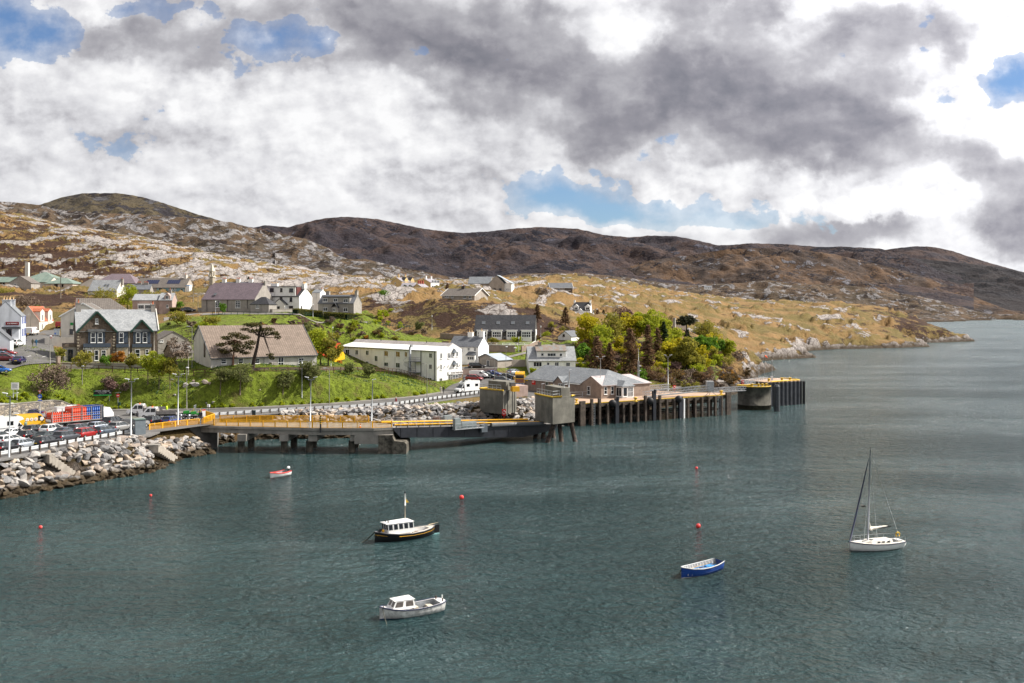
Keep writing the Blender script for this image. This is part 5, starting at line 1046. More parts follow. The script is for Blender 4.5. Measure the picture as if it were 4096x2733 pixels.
t1=tower('concrete_tower','farther concrete tower with yellow winch box against the rock armour',pl,3.3,8.0,quad(pl,.3,.95,.05,.8),9.7,[(1932,1660,204,1925,1690),(1985,1660,202,1982,1700),(2015,1660,203,2025,1705),(2050,1655,205,2056,1700)],[[v3(pl[0],8.1),v3(pl[1],8.1)],[v3(pl[0],8.1),v3(mixp(pl[0],(P_[3].x,P_[3].y),.8),8.1)]],[[v3(pl[0],8.0),v3(mixp(pl[0],pl[1],.9),8.0)]])
o_=t1.location
a_=at(2060,1556,201); mb=MB(); mb.cbox((a_.x-o_.x,a_.y-o_.y,a_.z-o_.z),(1.5,1.5,1.0),.3); mb.build('winch_box',YEL,t1); mb=MB(); mb.cbox((a_.x-o_.x-.5,a_.y-o_.y+.3,a_.z-o_.z+.9),(1.0,1.2,.75),.3); mb.build('winch_motor',LEAD,t1)
mb=MB(); a_=at(2038,1640,200);
for du in(2030,2050,2058):b_=at(du,1600,200.3); mb.box(b_.x-o_.x-.07,b_.y-o_.y,-.1,b_.x-o_.x+.07,b_.y-o_.y+.1,4.6)
mb.build('guide_rails',DSTEEL,t1)
def buoyring(name,label,u,v,Y,s=1.0,g=None):
 p=at(u,v,Y); e_=empty(name,p,0,label,'lifebuoy',g); mb=MB(); mb.cbox((0,0,.1),(.62*s,.16,1.0*s)); mb.tube([(0,.05,-.9),(0,.05,.1)],.04,5); mb.build('housing',RED,e_)
 m2=MB(); m2.tube([(.2*s*math.cos(a),-.1,.1+.28*s*math.sin(a))for a in[i*math.pi/5 for i in range(11)]],.05,5,cap=False); m2.build('ring',FR,e_)
buoyring('lifebuoy','red lifebuoy housing on the farther concrete tower',2016,1652,198.5,1.25,'lifebuoy housings'); buoyring('lifebuoy','red lifebuoy housing behind the gangway on the pier',2698,1552,236,1,'lifebuoy housings'); buoyring('lifebuoy','red lifebuoy housing beside the drum dolphin',2971,1531,246,1,'lifebuoy housings')
# --- pier
PDZ=4.53
pp=[atz(u,v,PDZ)for u,v in((2236,1623),(2330,1616.5),(2911,1580),(2912,1571.5),(2740,1570),(2575,1556),(2300,1590),(2240,1606))]
pr_=empty('pier',pp[1],0,'long timber-piled ferry pier with pinkish deck and yellow kerb','pier'); po=pr_.location
mb=MB(); mb.prism([(p.x,p.y)for p in pp],PDZ-.25,PDZ); rel(mb,po,'deck',PIERD,pr_)
n0,n1=pp[0],pp[2]; dn=(n1-pp[1]).normalized(); nn=Vector((-dn.y,dn.x,0))
mb=MB(); a,b_=pp[1]-dn*4,pp[2]; q=[a-nn*.25,b_-nn*.25,b_+nn*.3,a+nn*.3]; mb.prism([(p.x,p.y)for p in q],PDZ-.75,PDZ-.05); rel(mb,po,'edge_beam',TIMB,pr_)
mb=MB(); q=[a-nn*.2,b_-nn*.2,b_+nn*.15,a+nn*.15]; mb.prism([(p.x,p.y)for p in q],PDZ+.003,PDZ+.15); rel(mb,po,'kerb',YELB,pr_)
mb=MB()
for k in range(3):
 for z_ in(1.2,3.0):mb.bar(a+nn*(1.5+3*k)+Vector((0,0,z_-PDZ)),b_+nn*(1.5+3*k)+Vector((0,0,z_-PDZ)),.3)
rel(mb,po,'cross_bracing',RUST,pr_)
LP=(b_-a).length
for k in range(3):
 for i in range(17):
  p=a+dn*(LP*(i+.5)/17)+nn*(1.2+3.2*k); mb=MB(); mb.tube([(p.x,p.y,-3),(p.x,p.y,PDZ-.4)],.2,7); rel(mb,po,'pile',RUST,pr_)
kinds=[(322,'w',1320),(420,'t',1298),(500,'t',1292),(585,'s',1345),(680,'b',1290),(750,'s',1340),(825,'s',1335),(900,'s',1325),(980,'t',1262),(1070,'B',1215),(1130,'t',1258),(1205,'s',1300),(1280,'s',1298),(1345,'b',1290),(1380,'W',1295),(1425,'s',1290),(1500,'s',1285),(1570,'s',1280),(1640,'s',1275),(1710,'s',1270),(1775,'s',1268),(1845,'w',1228)]
for x_,k_,vt_ in kinds:
 u=2200+x_/2.614; k=(u-CU)/F; tt=(k*pp[1].y-pp[1].x)/(dn.x-k*dn.y); p=pp[1]+dn*tt-nn*.55
 ztp=H-(1100+vt_/2.614-HV)/F*p.y; w_={'w':1.3,'t':.5,'s':.45,'b':.9,'B':.8,'W':.35}[k_]; mt={'b':DSTEEL,'B':DSTEEL,'W':FR}.get(k_,TIMB)
 mb=MB(); an=math.atan2(dn.y,dn.x); mb.cbox((p.x,p.y,(ztp-3)/2),(w_,.55,ztp+3),an)
 if k_ in 'bB':mb.cbox((p.x+.25,p.y,ztp),(w_*.5,.5,.7),an)
 rel(mb,po,'fender_pile',mt,pr_)
for x_ in(630,1020,1320):
 u=2200+x_/2.614; k=(u-CU)/F; tt=(k*pp[1].y-pp[1].x)/(dn.x-k*dn.y); p=pp[1]+dn*tt-nn*.8; mb=MB(); mb.sphere((p.x,p.y,PDZ-.15),.85,12,8,(1,.8,.95)); rel(mb,po,'rubber_fender',RUB,pr_)
for x_ in(445,1758):
 u=2200+x_/2.614; k=(u-CU)/F; tt=(k*pp[1].y-pp[1].x)/(dn.x-k*dn.y); p=pp[1]+dn*tt-nn*.5; mb=MB()
 for s_ in(-.28,.28):q=p+dn*s_; mb.bar((q.x,q.y,-.5),(q.x,q.y,PDZ),.07)
 for i in range(14):q=p; mb.bar(Vector((q.x,q.y,i*.35))-dn*.28,Vector((q.x,q.y,i*.35))+dn*.28,.05)
 rel(mb,po,'ladder',SILV,pr_)
def bollard(u,v,z,label,s=1.0,grp='yellow mooring bollards'):
 p=atz(u,v,z); e_=empty('mooring_bollard',p,0,label,'bollard',grp); mb=MB(); mb.tube([(0,0,0),(0,0,.15*s)],.45*s,10); mb.tube([(0,0,.15*s),(0,0,.75*s)],.24*s,10); mb.build('post',YELB,e_)
 mb=MB(); mb.sphere((0,0,.8*s),.33*s,10,6,(1.5,1,.6)); mb.build('head',YELB,e_)
bollard(2542,1607,PDZ,'yellow mooring bollard on the pier edge left of the gangway'); bollard(2885,1579,PDZ,'yellow mooring bollard near the right end of the pier'); bollard(2306,1612,PDZ,'yellow mooring bollard at the left end of the pier',.9)
# gangways (aluminium trusses)
def truss(name,label,a,b_,w=1.4,h=1.2,m=ALU,n=12,group=None):
 a=Vector(a); b_=Vector(b_); e_=empty(name,a,0,label,'gangway',group); d_=b_-a; n_=Vector((-d_.y,d_.x,0)).normalized()*w; mb=MB(); fl=MB()
 for s_ in(Vector((0,0,0)),n_):
  for z_ in(0,h*.5,h):mb.bar(s_+Vector((0,0,z_)),d_+s_+Vector((0,0,z_)),.09)
  for i in range(n):p=d_*(i/n)+s_; q=d_*((i+1)/n)+s_; mb.bar(p,p+Vector((0,0,h)),.06); mb.bar(p if i%2 else p+Vector((0,0,h)),q+Vector((0,0,h))if i%2 else q,.05)
 fl.add([Vector((0,0,.1)),d_+Vector((0,0,.1)),d_+n_+Vector((0,0,.1)),n_+Vector((0,0,.1)),Vector((0,0,0)),d_,d_+n_,n_],[(0,1,2,3),(7,6,5,4),(0,4,5,1),(2,6,7,3)])
 mb.build('truss',m,e_); fl.build('walkway',mat('walkway_grey',(.25,.25,.25),.7,.1),e_); return e_
a_=atz(2580,1592,PDZ); b_=at(2842,1568,226); gw=truss('gangway','long aluminium passenger gangway resting on the pier deck',(a_.x,a_.y,PDZ+.1),(b_.x,b_.y,b_.z+.3))
mb=MB(); q=b_-a_; mb.cbox((q.x,q.y+.7,q.z+1.2),(1.6,1.6,2.2)); mb.build('gangway_head',mat('gangway_head',(.42,.42,.42),.5,.2,6),gw)
mb=MB();
for s_ in((-1,0),(1.2,0),(0,1.5)):mb.bar((q.x,q.y,q.z+.2),(q.x+s_[0]*1.2,q.y+s_[1],PDZ-a_.z),.09)
mb.build('stand',SILV,gw)
truss('gangway','second aluminium gangway lying behind the long one',atz(2580,1571,PDZ)+Vector((0,3,.1)),atz(2690,1568,PDZ)+Vector((0,3,.5)),1.3,1.1)
truss('walkway_bridge','railed footbridge from the pier to the drum dolphin',at(2842,1572,236),at(2985,1563,238),1.2,1.0)
truss('walkway_bridge','railed footbridge rising from the drum dolphin to the sheet-piled dolphin',at(2980,1540,245),at(3072,1526,256),1.2,1.1)
railing('steel_gate','galvanised field gates across the pier beside the terminal','gate',[atz(2280,1593,PDZ),atz(2330,1591,PDZ),atz(2385,1586,PDZ)],1.3,SILV,3.0,0,(1.0,.6,.2),.1,rt=.07)
for i,(u0,v0,u1,v1,lb)in enumerate(((1850,1525,1960,1522,'low steel pedestrian rail in front of the parked red car'),(2112,1590,2145,1592,'low steel rail left of the terminal front'))):
 railing('steel_rail',lb,'railing',[gp(u0,v0),gp(u1,v1)],1.0,SILV,2,0,(1.0,.5),.06,rt=.05)
# drum dolphin
def dolphin():
 c_=atz(3017,1642,0); c_.y+=3.9; c_.x=X_(3017,c_.y); e_=empty('mooring_dolphin',c_,0,'round concrete drum dolphin with yellow top edge','dolphin')
 mb=MB(); mb.tube([(0,0,-3),(0,0,1.1)],4.0,36); mb.build('tidal_band',mat('weedy_concrete',(.06,.05,.03),.9,.3),e_); mb=MB(); mb.tube([(0,0,1.1),(0,0,5.5)],3.95,36); mb.build('drum',mat('weathered_concrete',(.105,.098,.08),.9,.3,.5,streak=.8),e_)
 mb=MB(); mb.tube([(3.9*math.cos(a),3.9*math.sin(a),5.6)for a in[i*math.pi/16 for i in range(33)]],.11,6,cap=False); mb.build('yellow_edge_roll',YELB,e_)
 mb=MB(); mb.cbox((-2.8,-1.2,5.7),(3.2,1.2,.5)); mb.build('step_block',YELB,e_)
 for x_,y_ in((.5,-2.2),(1.6,-1.4),(2.6,-1.2),(-1.0,-2.0)):mb=MB(); mb.tube([(x_,y_,5.5),(x_,y_,6.05)],.25,8); mb.sphere((x_,y_,6.15),.26,8,5,(1.4,1,.6)); mb.build('bollard',YELB,e_)
 c2=atz(3107,1646,0); f_=empty('fender_pile',c2,0,'tall black pointed fender pile between the two dolphins','fender pile'); mb=MB(); mb.tube([(0,0,-3),(0,0,5.9),(0,0,6.35)],[.72,.72,.45],8,smooth=False); mb.build('pile',mat('fender_black',(.045,.05,.055),.45,.2,2),f_)
 a=atz(3070,1628,0); b2=atz(3200,1618,0); e2=empty('mooring_dolphin',a,0,'dark corrugated sheet-piled dolphin with yellow kerb at the pier head','dolphin')
 d_=(b2-a); L=d_.length; d_.normalize(); n_=Vector((-d_.y,d_.x,0)); pts=[]; k=16
 for i in range(k+1):
  p=d_*(L*i/k); o1=.25 if i%2 else 0; pts+=[p-n_*o1,p+d_*(L/k*.5)-n_*o1]
 pts=pts[:-1]+[d_*(L+1.2)+n_*1.5,d_*(L+1.2)+n_*8,d_*(L-1)+n_*9.5,n_*9.5]
 mb=MB(); mb.prism([(p.x,p.y)for p in pts],-3,5.9); mb.build('sheet_piles',mat('sheet_steel',(.03,.033,.04),.5,.3,1),e2); mb=MB(); mb.prism([(p.x,p.y)for p in pts],5.902,6.15); mb.build('concrete_cap',PIERD,e2)
 mb=MB(); mb.tube([n_*.2+Vector((1,0,6.25)),d_*L+n_*.2+Vector((0,0,6.25)),d_*(L+1)+n_*2+Vector((0,0,6.25)),d_*(L+1)+n_*7.5+Vector((0,0,6.25))],.13,6); mb.build('yellow_edge_roll',YELB,e2)
 for s_ in(.15,.55,.8):q=d_*L*s_+n_*1.2; mb=MB(); mb.tube([(q.x,q.y,6.1),(q.x,q.y,6.7)],.28,8); mb.sphere((q.x,q.y,6.8),.28,8,5,(1.4,1,.6)); mb.build('bollard',YELB,e2)
 mb=MB(); q=d_*(L+1.3); mb.box(q.x,q.y,-3,q.x+.4,q.y+1,5.8); mb.box(q.x-.9,q.y-.3,-3,q.x-.5,q.y+.3,5.9); mb.build('fender_beam',RUB,e2)
 mb=MB(); q=n_*6
 for z_ in(.6,1.2):mb.bar(q+d_*2+Vector((0,0,6.1+z_)),q+d_*7+Vector((0,0,6.1+z_)),.05)
 for i in range(5):mb.bar(q+d_*(2+i*1.25)+Vector((0,0,6.1)),q+d_*(2+i*1.25)+Vector((0,0,7.3)),.05)
 mb.build('handrail',LEAD,e2)
dolphin()
# --- rock armour
print('armour')
def rock_mat(name,c1,c2):
 m=bpy.data.materials.new(name); m.use_nodes=True; t=NT(m.node_tree); b_=m.node_tree.nodes['Principled BSDF']; pos=t.n('ShaderNodeNewGeometry').outputs['Position']; oc=t.n('ShaderNodeTexCoord').outputs['Object']
 rnd=t.n('ShaderNodeObjectInfo').outputs['Random']
 n=t.noise(pos,1.3,5,.6); z=t.xyz(pos)[2]; c=t.mix(t.mr(n,.3,.7),c1,c2); c=t.mix(t.mr(rnd,0,1,0,.55),c,tuple(q*.45 for q in c2)); c=t.mix(t.mr(t.noise(pos,6,4,.7),.5,.8,0,.6),c,tuple(q*.4 for q in c2))
 wet=t.mr(t.m('ADD',z,t.m('MULTIPLY',t.noise(pos,.8,3),-1.2)),.15,1.0,1,0); c=t.mix(wet,c,t.mix(n,(.010,.008,.004),(.06,.036,.010)))
 t.L.new(c,b_.inputs['Base Color']); b_.inputs['Roughness'].default_value=.9; bn=t.n('ShaderNodeBump'); t.set(bn.inputs['Height'],t.noise(pos,3.5,5,.6)); bn.inputs['Distance'].default_value=.12; t.L.new(bn.outputs[0],b_.inputs['Normal']); return m
RK=[rock_mat('pale_boulder',(.42,.39,.36),(.30,.28,.26)),rock_mat('buff_boulder',(.46,.37,.28),(.34,.27,.21)),rock_mat('grey_boulder',(.25,.24,.235),(.16,.155,.155)),rock_mat('pink_boulder',(.33,.27,.22),(.22,.18,.155))]
_bm=bmesh.new(); bmesh.ops.create_icosphere(_bm,subdivisions=1,radius=1); ICO_V=[v.co.copy()for v in _bm.verts]; ICO_F=[tuple(v.index for v in f.verts)for f in _bm.faces]; _bm.free()
_bm=bmesh.new(); bmesh.ops.create_icosphere(_bm,subdivisions=2,radius=1); ICO2_V=[v.co.copy()for v in _bm.verts]; ICO2_F=[tuple(v.index for v in f.verts)for f in _bm.faces]; _bm.free()
def rock_shape(rng,sub2=True):
 V_=ICO2_V if sub2 else ICO_V
 pl_=[(Vector((rng.gauss(0,1),rng.gauss(0,1),rng.gauss(0,1))).normalized(),rng.uniform(.34,.72))for _ in range(11)]; s_=(rng.uniform(.9,1.35),rng.uniform(.7,1.1),rng.uniform(.55,.85)); out=[]
 for v in V_:
  p=v.copy()
  for n_,d_ in pl_:
   k=p.dot(n_)
   if k>d_:p-=n_*(k-d_)
  out.append(Vector((p.x*s_[0],p.y*s_[1],p.z*s_[2]))*1.38)
 return out,(ICO2_F if sub2 else ICO_F)
rng=random.Random(5); rmesh=[]
for i in range(16):
 vs,fs=rock_shape(rng); me=bpy.data.meshes.new('boulder'); me.from_pydata(vs,[],fs); me.materials.append(RK[(0,1,2,0,3,2,0,1)[i%8]]); rmesh.append(me)
ax=np.arange(-75,22,.62); ay=np.arange(104,226,.62); AX,AY=np.meshgrid(ax,ay); rs_=np.random.RandomState(3); AX=AX+rs_.uniform(-.34,.34,AX.shape); AY=AY+rs_.uniform(-.34,.34,AY.shape)
AD=pdist(COAST,AX,AY); AQ=pdist(QUAY,AX,AY); sel=(AD>-.2)&(AD<8.5)&(AQ<-.1)&(AY>104)
AB=pdist([(p.x,p.y)for p in L_],AX,AY)if not isinstance(L_,float)else AD*0-9
sel&=AB<.6
pts_=np.stack([AX[sel],AY[sel]],1); zz_=ground_z(pts_[:,0],pts_[:,1]); zz_=np.minimum(zz_,4.5)
# the steps down through the armour are kept clear
STA=[(atz(186,1818,4.5),atz(322,1914,.45)),(atz(615,1780,3.5),atz(692,1832,.4))]
def near_steps(x,y):
 for a,b_ in STA:
  d_=(b_-a).xy; t__=max(0,min(1,((Vector((x,y))-a.xy).dot(d_))/d_.length_squared));
  if(Vector((x,y))-a.xy-d_*t__).length<.82:return True
 return False
cand=[]; rest=[]
for(x,y),z in zip(pts_,zz_):
 if near_steps(x,y)or x/y*F+CU<-60:continue
 (cand if y<176 and x<-48 else rest).append((x,y,z))
cand.sort(key=lambda p:p[1]); rng.shuffle(cand)
big=cand[:300]; rest+=cand[300:]
for i,(x,y,z)in enumerate(big):
 o=bpy.data.objects.new('boulder',rmesh[rng.randrange(16)]); COL.objects.link(o); r_=rng.uniform(.42,.86); o.location=(x,y,z+r_*.25); o.scale=(r_,r_,r_); o.rotation_euler=(rng.uniform(-.5,.5),rng.uniform(-.5,.5),rng.uniform(0,6.28))
 tag(o,'rough boulder in the rock armour below the queue of cars','boulder','boulders of the rock armour')
mb=MB(); rng2=random.Random(8)
shapes=[rock_shape(rng2,False)for _ in range(12)]
for x,y,z in rest:
 vs,fs=shapes[rng2.randrange(12)]; a=rng2.uniform(0,6.28); r_=rng2.uniform(.38,.82); ca,sa=math.cos(a),math.sin(a); tl=rng2.uniform(-.5,.5); mb.m=(0,1,2,0,3,2,2,0)[rng2.randrange(8)]
 mb.add([(x+r_*(v.x*ca-v.y*sa),y+r_*(v.x*sa+v.y*ca),z+r_*.2+r_*(v.z+v.x*tl))for v in vs],fs)
tag(mb.build('rock_armour',RK),'loose tumbled rock armour lining the shore beyond the nearest boulders','rock armour',kind='stuff')
for i,(a,b_)in enumerate(STA):
 n=12 if i==0 else 10; d_=b_-a; w_=Vector((-d_.y,d_.x,0)).normalized()*.75; e_=empty('stone_steps',a,0,('long concrete steps down the boulders below the queue','shorter concrete steps down the boulders beside the bridge abutment')[i],'steps','steps to the water'); mb=MB()
 for k in range(n):
  p=d_*(k/n); q=d_*((k+1)/n)+d_.normalized()*.05; zt_=d_.z*k/n; Q=[p-w_,q-w_,q+w_,p+w_]; mb.prism([(v.x,v.y)for v in Q],zt_-1.2,zt_)
 mb.build('flight',mat('step_concrete',(.36,.32,.27),.9,.12,1.5),e_)
 mb=MB(); mb.cbox((-.2,.5,-.1),(1.9,1.2,.25),.2); mb.build('landing',CONC,e_)
# ================================================================== MORE BUILDINGS OF THE VILLAGE
print('village')
SHOPW=mat('cool_white_render',(.52,.54,.58),.85,.06,.6,bump=.2,bs=14,streak=.8)
g=House('shop','pale blue-white gable shop with dark red signboard at the street corner','shop',-42,1366,218,20)
W_=g.solve(85,True); D_=g.solve(103,False,W_); ze=g.zat(W_,0,1267); zr=g.zat(W_*.55,0,1208)
g.walls(0,0,W_,D_,ze,SHOPW,zr,axis='y',base=-3); g.roof(0,0,W_,D_,ze,zr,SLATEG,axis='y',oh=.05,og=.02)
g.chimney(W_/2+.2,.5,1.7,.9,zr-1.2,zr+.5,SHOPW,3,BUFFP,.9); g.chimney(W_/2+.4,D_-1,1.3,.8,zr-1,zr+.6,SHOPW,2,BUFFP,.9)
notice(g,'F',23,1288,76,1301,0,-1,mat('dark_red_board',(.16,.006,.008),.5,0)); a0,z0=g.hit('F',50,1294.5); text('shop_lettering','A D MUNRO',.36,FR,g.e,(a0,-.1,z0),(R(90),0,0))
a0,z0=g.hit('F',12,1306,-1.4); a1,_=g.hit('F',76,1306,-1.4); g.box('porch',a0,-1.5,-2,a1,-.003,z0-.5,SHOPW); g.box('porch_roof',a0-.2,-1.8,z0-.497,a1+.2,-.01,z0-.1,SLATE)
g.win('F',[(25,1317,47,1352,dict(name='door',fr=mat('maroon_paint',(.06,.012,.012),.5,0),nx=2))],q=-1.5)
BLUEP=mat('blue_trim',(.03,.07,.35),.5,0)
for y_ in(D_*.25,D_*.6,D_*.9):
 for z_ in(1.2,4.0):g.winbox('X',y_-.45,z_,y_+.45,z_+1.5,W_,1,fr=BLUEP,nx=1)
g=House('outbuilding','low grey-white gabled outbuilding at the left edge of the street','outbuilding',-70,1408,207,20)
W_=g.solve(40,True); g.walls(0,0,W_,6,2.4,SHOPW,5.0,axis='y',ry=W_*.45,base=-2.5); g.roof(0,0,W_,6,2.4,5.0,SLATE,axis='y',ry=W_*.45,oh=.1,og=.05)
g=House('cottage','white cottage with red tiled roof and two tall gabled dormers','cottage',68,1330,287,11)
g.o.z=17.2; g.e.location=g.o; W_=g.solve(157,True); D_=15.8; ze=g.zat(W_,0,1285); zr=g.zat(W_/2,0,1227)
g.walls(0,0,W_,D_,ze,OFFW,zr,axis='y',base=-3); g.roof(0,0,W_,D_,ze,zr,TILER,axis='y',oh=.1,og=.1,trim=OFFW)
for(u0,u1)in((160,177),(191,208)):
 y0,_=g.hit('X',u0,1270,W_); y1,_=g.hit('X',u1,1270,W_); y0,y1=sorted((y0,y1)); zt_=g.zat(W_,y0,1247); zp=g.zat(W_,y0,1236)
 g.walls(W_*.45,y0,W_+.1,y1,zt_,OFFW,zp,name='dormer',base=ze-.5); g.roof(W_*.45,y0,W_+.1,y1,zt_,zp,TILER,name='dormer_roof',oh=.15,og=.05)
 m_=(y0+y1)/2; g.winbox('X',m_-.6,ze+.1,m_+.6,ze+1.9,W_+.1,1); g.winbox('X',m_-.6,1.0,m_+.6,2.6,W_,1)
g.winbox('X',D_*.45,.3,D_*.45+.9,2.4,W_,1,name='door',nx=1)
g=House('house','cream gable-fronted building immediately behind the bank','house',243,1366,236,12)
W_=10; ze=g.zat(0,0,1265); zr=g.zat(5,0,1215)
g.walls(0,0,W_,9,ze,OFFW,zr,axis='y',base=-3); g.roof(0,0,W_,9,ze,zr,TILEG,axis='y',oh=.35,og=.25,trim=FR)
g.win('F',[(279,1317,292,1337,dict(fr=FRD,nx=1))]); notice(g,'F',281,1291,293,1301,0,-1,mat('sign_green',(.01,.22,.04),.5,0)); notice(g,'F',274,1350,294,1359,0,-1,_M['sign_green'])
g.box('low_wall',-3.2,-1.4,-2,3.4,-1.1,1.0,OFFW)
g=House('house','brown-roofed house with dark red bargeboards behind the cream building','house',305,1275,255,20)
W_=g.solve(500,True); D_=g.solve(243,False); ze=g.zat(0,0,1236); zr=g.zat(0,D_/2,1192)
D_=min(max(D_,8),14); g.walls(0,0,W_,D_,ze,OFFW,zr,hipr=D_*.45,base=-4); g.roof(0,0,W_,D_,ze,zr,TILEG,hipr=D_*.45,oh=.4,og=.3,trim=mat('maroon_board',(.08,.012,.012),.5,0))
g.winbox('X',D_*.35,ze-.2,D_*.35+1.6,ze+1.3,0,-1,fr=FRD)
for x_ in(4,8,12):g.winbox('F',x_,ze-1.5,x_+1.3,ze-.4)
# school with green roofs
GW=mat('cream_wall',(.58,.50,.42),.9,.08,.6)
g=House('school','long school with green metal hipped roofs and a tall pale chimney','school',-60,1152,470,0)
W_=g.solve(200,True); ze=g.zat(0,0,1128); zr=g.zat(0,4,1109)
g.walls(0,0,W_,9,ze,GW,zr); g.roof(0,0,W_,9,ze,zr,COPPER,oh=.5)
x0=g.solve(197,True); x1=g.solve(305,True); ze=g.zat(x0,-3,1134); zr=g.zat(x0,2,1113); g.walls(x0,-4,x1,8,ze,GW,None,name='pavilion',base=-4); g.roof(x0,-4,x1,8,ze,zr,COPPER,hipl=5.5,hipr=5.5,oh=.5,name='pavilion_roof')
x0=g.solve(112,True,0,6); x1=g.solve(212,True,0,6); ze=g.zat(x0,6,1111); zr=g.zat(x0,12,1090); g.walls(x0,6,x1,16,ze,GW,None,name='upper_hall'); g.roof(x0,6,x1,16,ze,zr,COPPER,hipl=5.5,hipr=5.5,oh=.7,name='upper_roof')
x0=g.solve(100,True,0,5); x1=g.solve(113,True,0,5); g.box('chimney',x0,5,-2,x1,6.6,g.zat(x0,5,1050),OFFW)
g.win('F',[(10,1130,20,1142),(0,1130,8,1142),(130,1136,142,1144),(180,1137,190,1146)],fr=FRD); g.win('F',[(217,1137,231,1150),(246,1137,254,1148)],q=-4,fr=BROWNT)
g=House('house','grey gable-fronted house in front of the green-roofed school','house',36,1150,440,4)
W_=g.solve(124,True); ze=g.zat(0,0,1132); zr=g.zat(W_/2,0,1105); g.walls(0,0,W_,10,ze,HARL,zr,axis='y',base=-4); g.roof(0,0,W_,10,ze,zr,TILEG,axis='y'); g.win('F',[(55,1136,66,1146)])
g=House('house','steep pale slate-roofed house with two skylights below the moor','house',352,1188,395,-6)
W_=g.solve(466,True); ze=g.zat(0,0,1163); zr=g.zat(0,4,1122); g.walls(0,0,W_,8,ze,OFFW,zr,base=-4); g.roof(0,0,W_,8,ze,zr,SLATEL,og=.1); g.chimney(W_+.3,4,.9,.9,zr-2,zr+.6,HARL,1)
for x_ in(6.2,7.4):g.skylight(x_,1.9,ze+(zr-ze)*1.9/4+.16,math.atan2(zr-ze,4),.8,1.1)
g.winbox('X',3,ze-.2,4,ze+1.2,0,-1)
g=House('institute','large building with purple hipped roof below the rocky hill','institute',340,1165,440,0)
W_=g.solve(540,True); g.walls(4,0,W_,14,g.zat(0,0,1133),HARL2,None); g.roof(4,0,W_,14,g.zat(0,0,1133),g.zat(0,7,1097),PURP,hipl=5,hipr=5); g.walls(0,-6,11,4,g.zat(0,-6,1140),OFFW,g.zat(5,-6,1112),axis='y',name='wing'); g.roof(0,-6,11,4,g.zat(0,-6,1140),g.zat(5,-6,1113),TILEG,axis='y',name='wing_roof')
g=House('school','long grey-roofed building with solar panels and teal wall','school',540,1182,425,-4)
W_=g.solve(742,True); ze=g.zat(0,0,1149); zr=g.zat(0,5,1114); g.walls(0,0,W_,10,ze,HARL2,zr,base=-4); g.roof(0,0,W_,10,ze,zr,TILEG,oh=.5)
TEAL=mat('teal_cladding',(.18,.32,.36),.6,.06); x0=g.solve(628,True); g.box('teal_wall',x0,-.15,g.zat(0,0,1176),W_-.5,-.01,ze-.1,TEAL)
g.win('F',[(634,1152,649,1166),(690,1153,697,1161),(700,1153,705,1161),(722,1155,733,1174)],q=-.15,nx=1)
sl=math.atan2(zr-ze,5); SOL=mat('solar_panel',(.03,.035,.07),.25,0)
for u0 in(575,660):
 x0=g.solve(u0,True)
 m_=MB(); n_=6
 for i in range(n_):
  xa=x0+i*.93
  q0,q1=1.6,3.8; m_.add([(xa,q0,ze+math.tan(sl)*q0+.25),(xa+.88,q0,ze+math.tan(sl)*q0+.25),(xa+.88,q1,ze+math.tan(sl)*q1+.25),(xa,q1,ze+math.tan(sl)*q1+.25)],[(0,1,2,3)])
 m_.build('solar_panels',SOL,g.e)
g.chimney(W_-2,5,1.2,1.2,zr-.5,zr+1.6,OFFW,1)
g=House('site_cabin','small white and blue site cabin right of the teal-walled school','cabin',743,1160,424,0); g.box('cabin',0,0,-2,1.6,3,2.1,FR); g.box('blue_band',-.02,-.03,1.7,1.62,3,1.95,mat('blue_band',(.02,.25,.6),.5,0))
g=House('house','dark slated house with twin chimneys in front of the solar roof','house',515,1180,380,10)
W_=g.solve(600,True); g.walls(0,0,W_,7,g.zat(0,0,1158),HARL,g.zat(0,3.5,1140),base=-4); g.roof(0,0,W_,7,g.zat(0,0,1158),g.zat(0,3.5,1139),SLATE); g.chimney(W_-2,3.5,1.6,.9,g.zat(0,3.5,1145),g.zat(0,3.5,1130),HARL,3); g.chimney(W_-4.5,3.5,1.4,.9,g.zat(0,3.5,1145),g.zat(0,3.5,1131),HARL,3)
g=House('house','pinkish house with white bay windows half hidden by olive trees','house',530,1246,318,8)
W_=g.solve(640,True); ze=g.zat(0,0,1201); g.walls(0,0,W_,8,ze,PINKH,g.zat(0,4,1178),base=-3); g.roof(0,0,W_,8,ze,g.zat(0,4,1178),SLATEL); g.box('bay',1.8,-1,-2,6,-.003,g.zat(0,0,1215),FR); g.win('F',[(553,1220,576,1236,dict(nx=3)),(580,1220,604,1236,dict(nx=3))],q=-1)
x0=W_; x1=g.solve(692,True); g.walls(x0+.02,-1.5,x1,7,ze,PINKH,g.zat(x0,2,1172),axis='x',name='wing',base=-3); g.roof(x0,-1.5,x1,7,ze,g.zat(x0,2,1173),SLATEL,name='wing_roof'); g.win('F',[(665,1219,674,1232)],q=-1.5); g.walls(x0+1.6,-1.4,x0+3.4,2,ze+1.4,PINKH,ze+2.4,axis='y',name='dormer',base=ze-.5); g.winbox('F',x0+2,ze+.3,x0+3,ze+1.4,-1.4); g.chimney(x1-1.4,2.7,.9,.9,g.zat(x0,2,1176),g.zat(x0,2,1158),HARL,1)
g=House('house','pale house behind the church showing only its roof ridge and white chimneys','house',862,1180,352,-8)
W_=g.solve(995,True); zr=g.zat(0,4,1130); g.walls(0,0,W_,8,zr-3,WHITE,zr,base=-5); g.roof(0,0,W_,8,zr-3,zr,SLATE)
for f_ in(.12,.55,.93):g.chimney(W_*f_,4,1.4,.9,zr-1,zr+1.2,WHITE,3,POT,.55)
g=House('cottage','small white gabled cottage between the white three-storey and grey houses','cottage',1247,1215,360,-10)
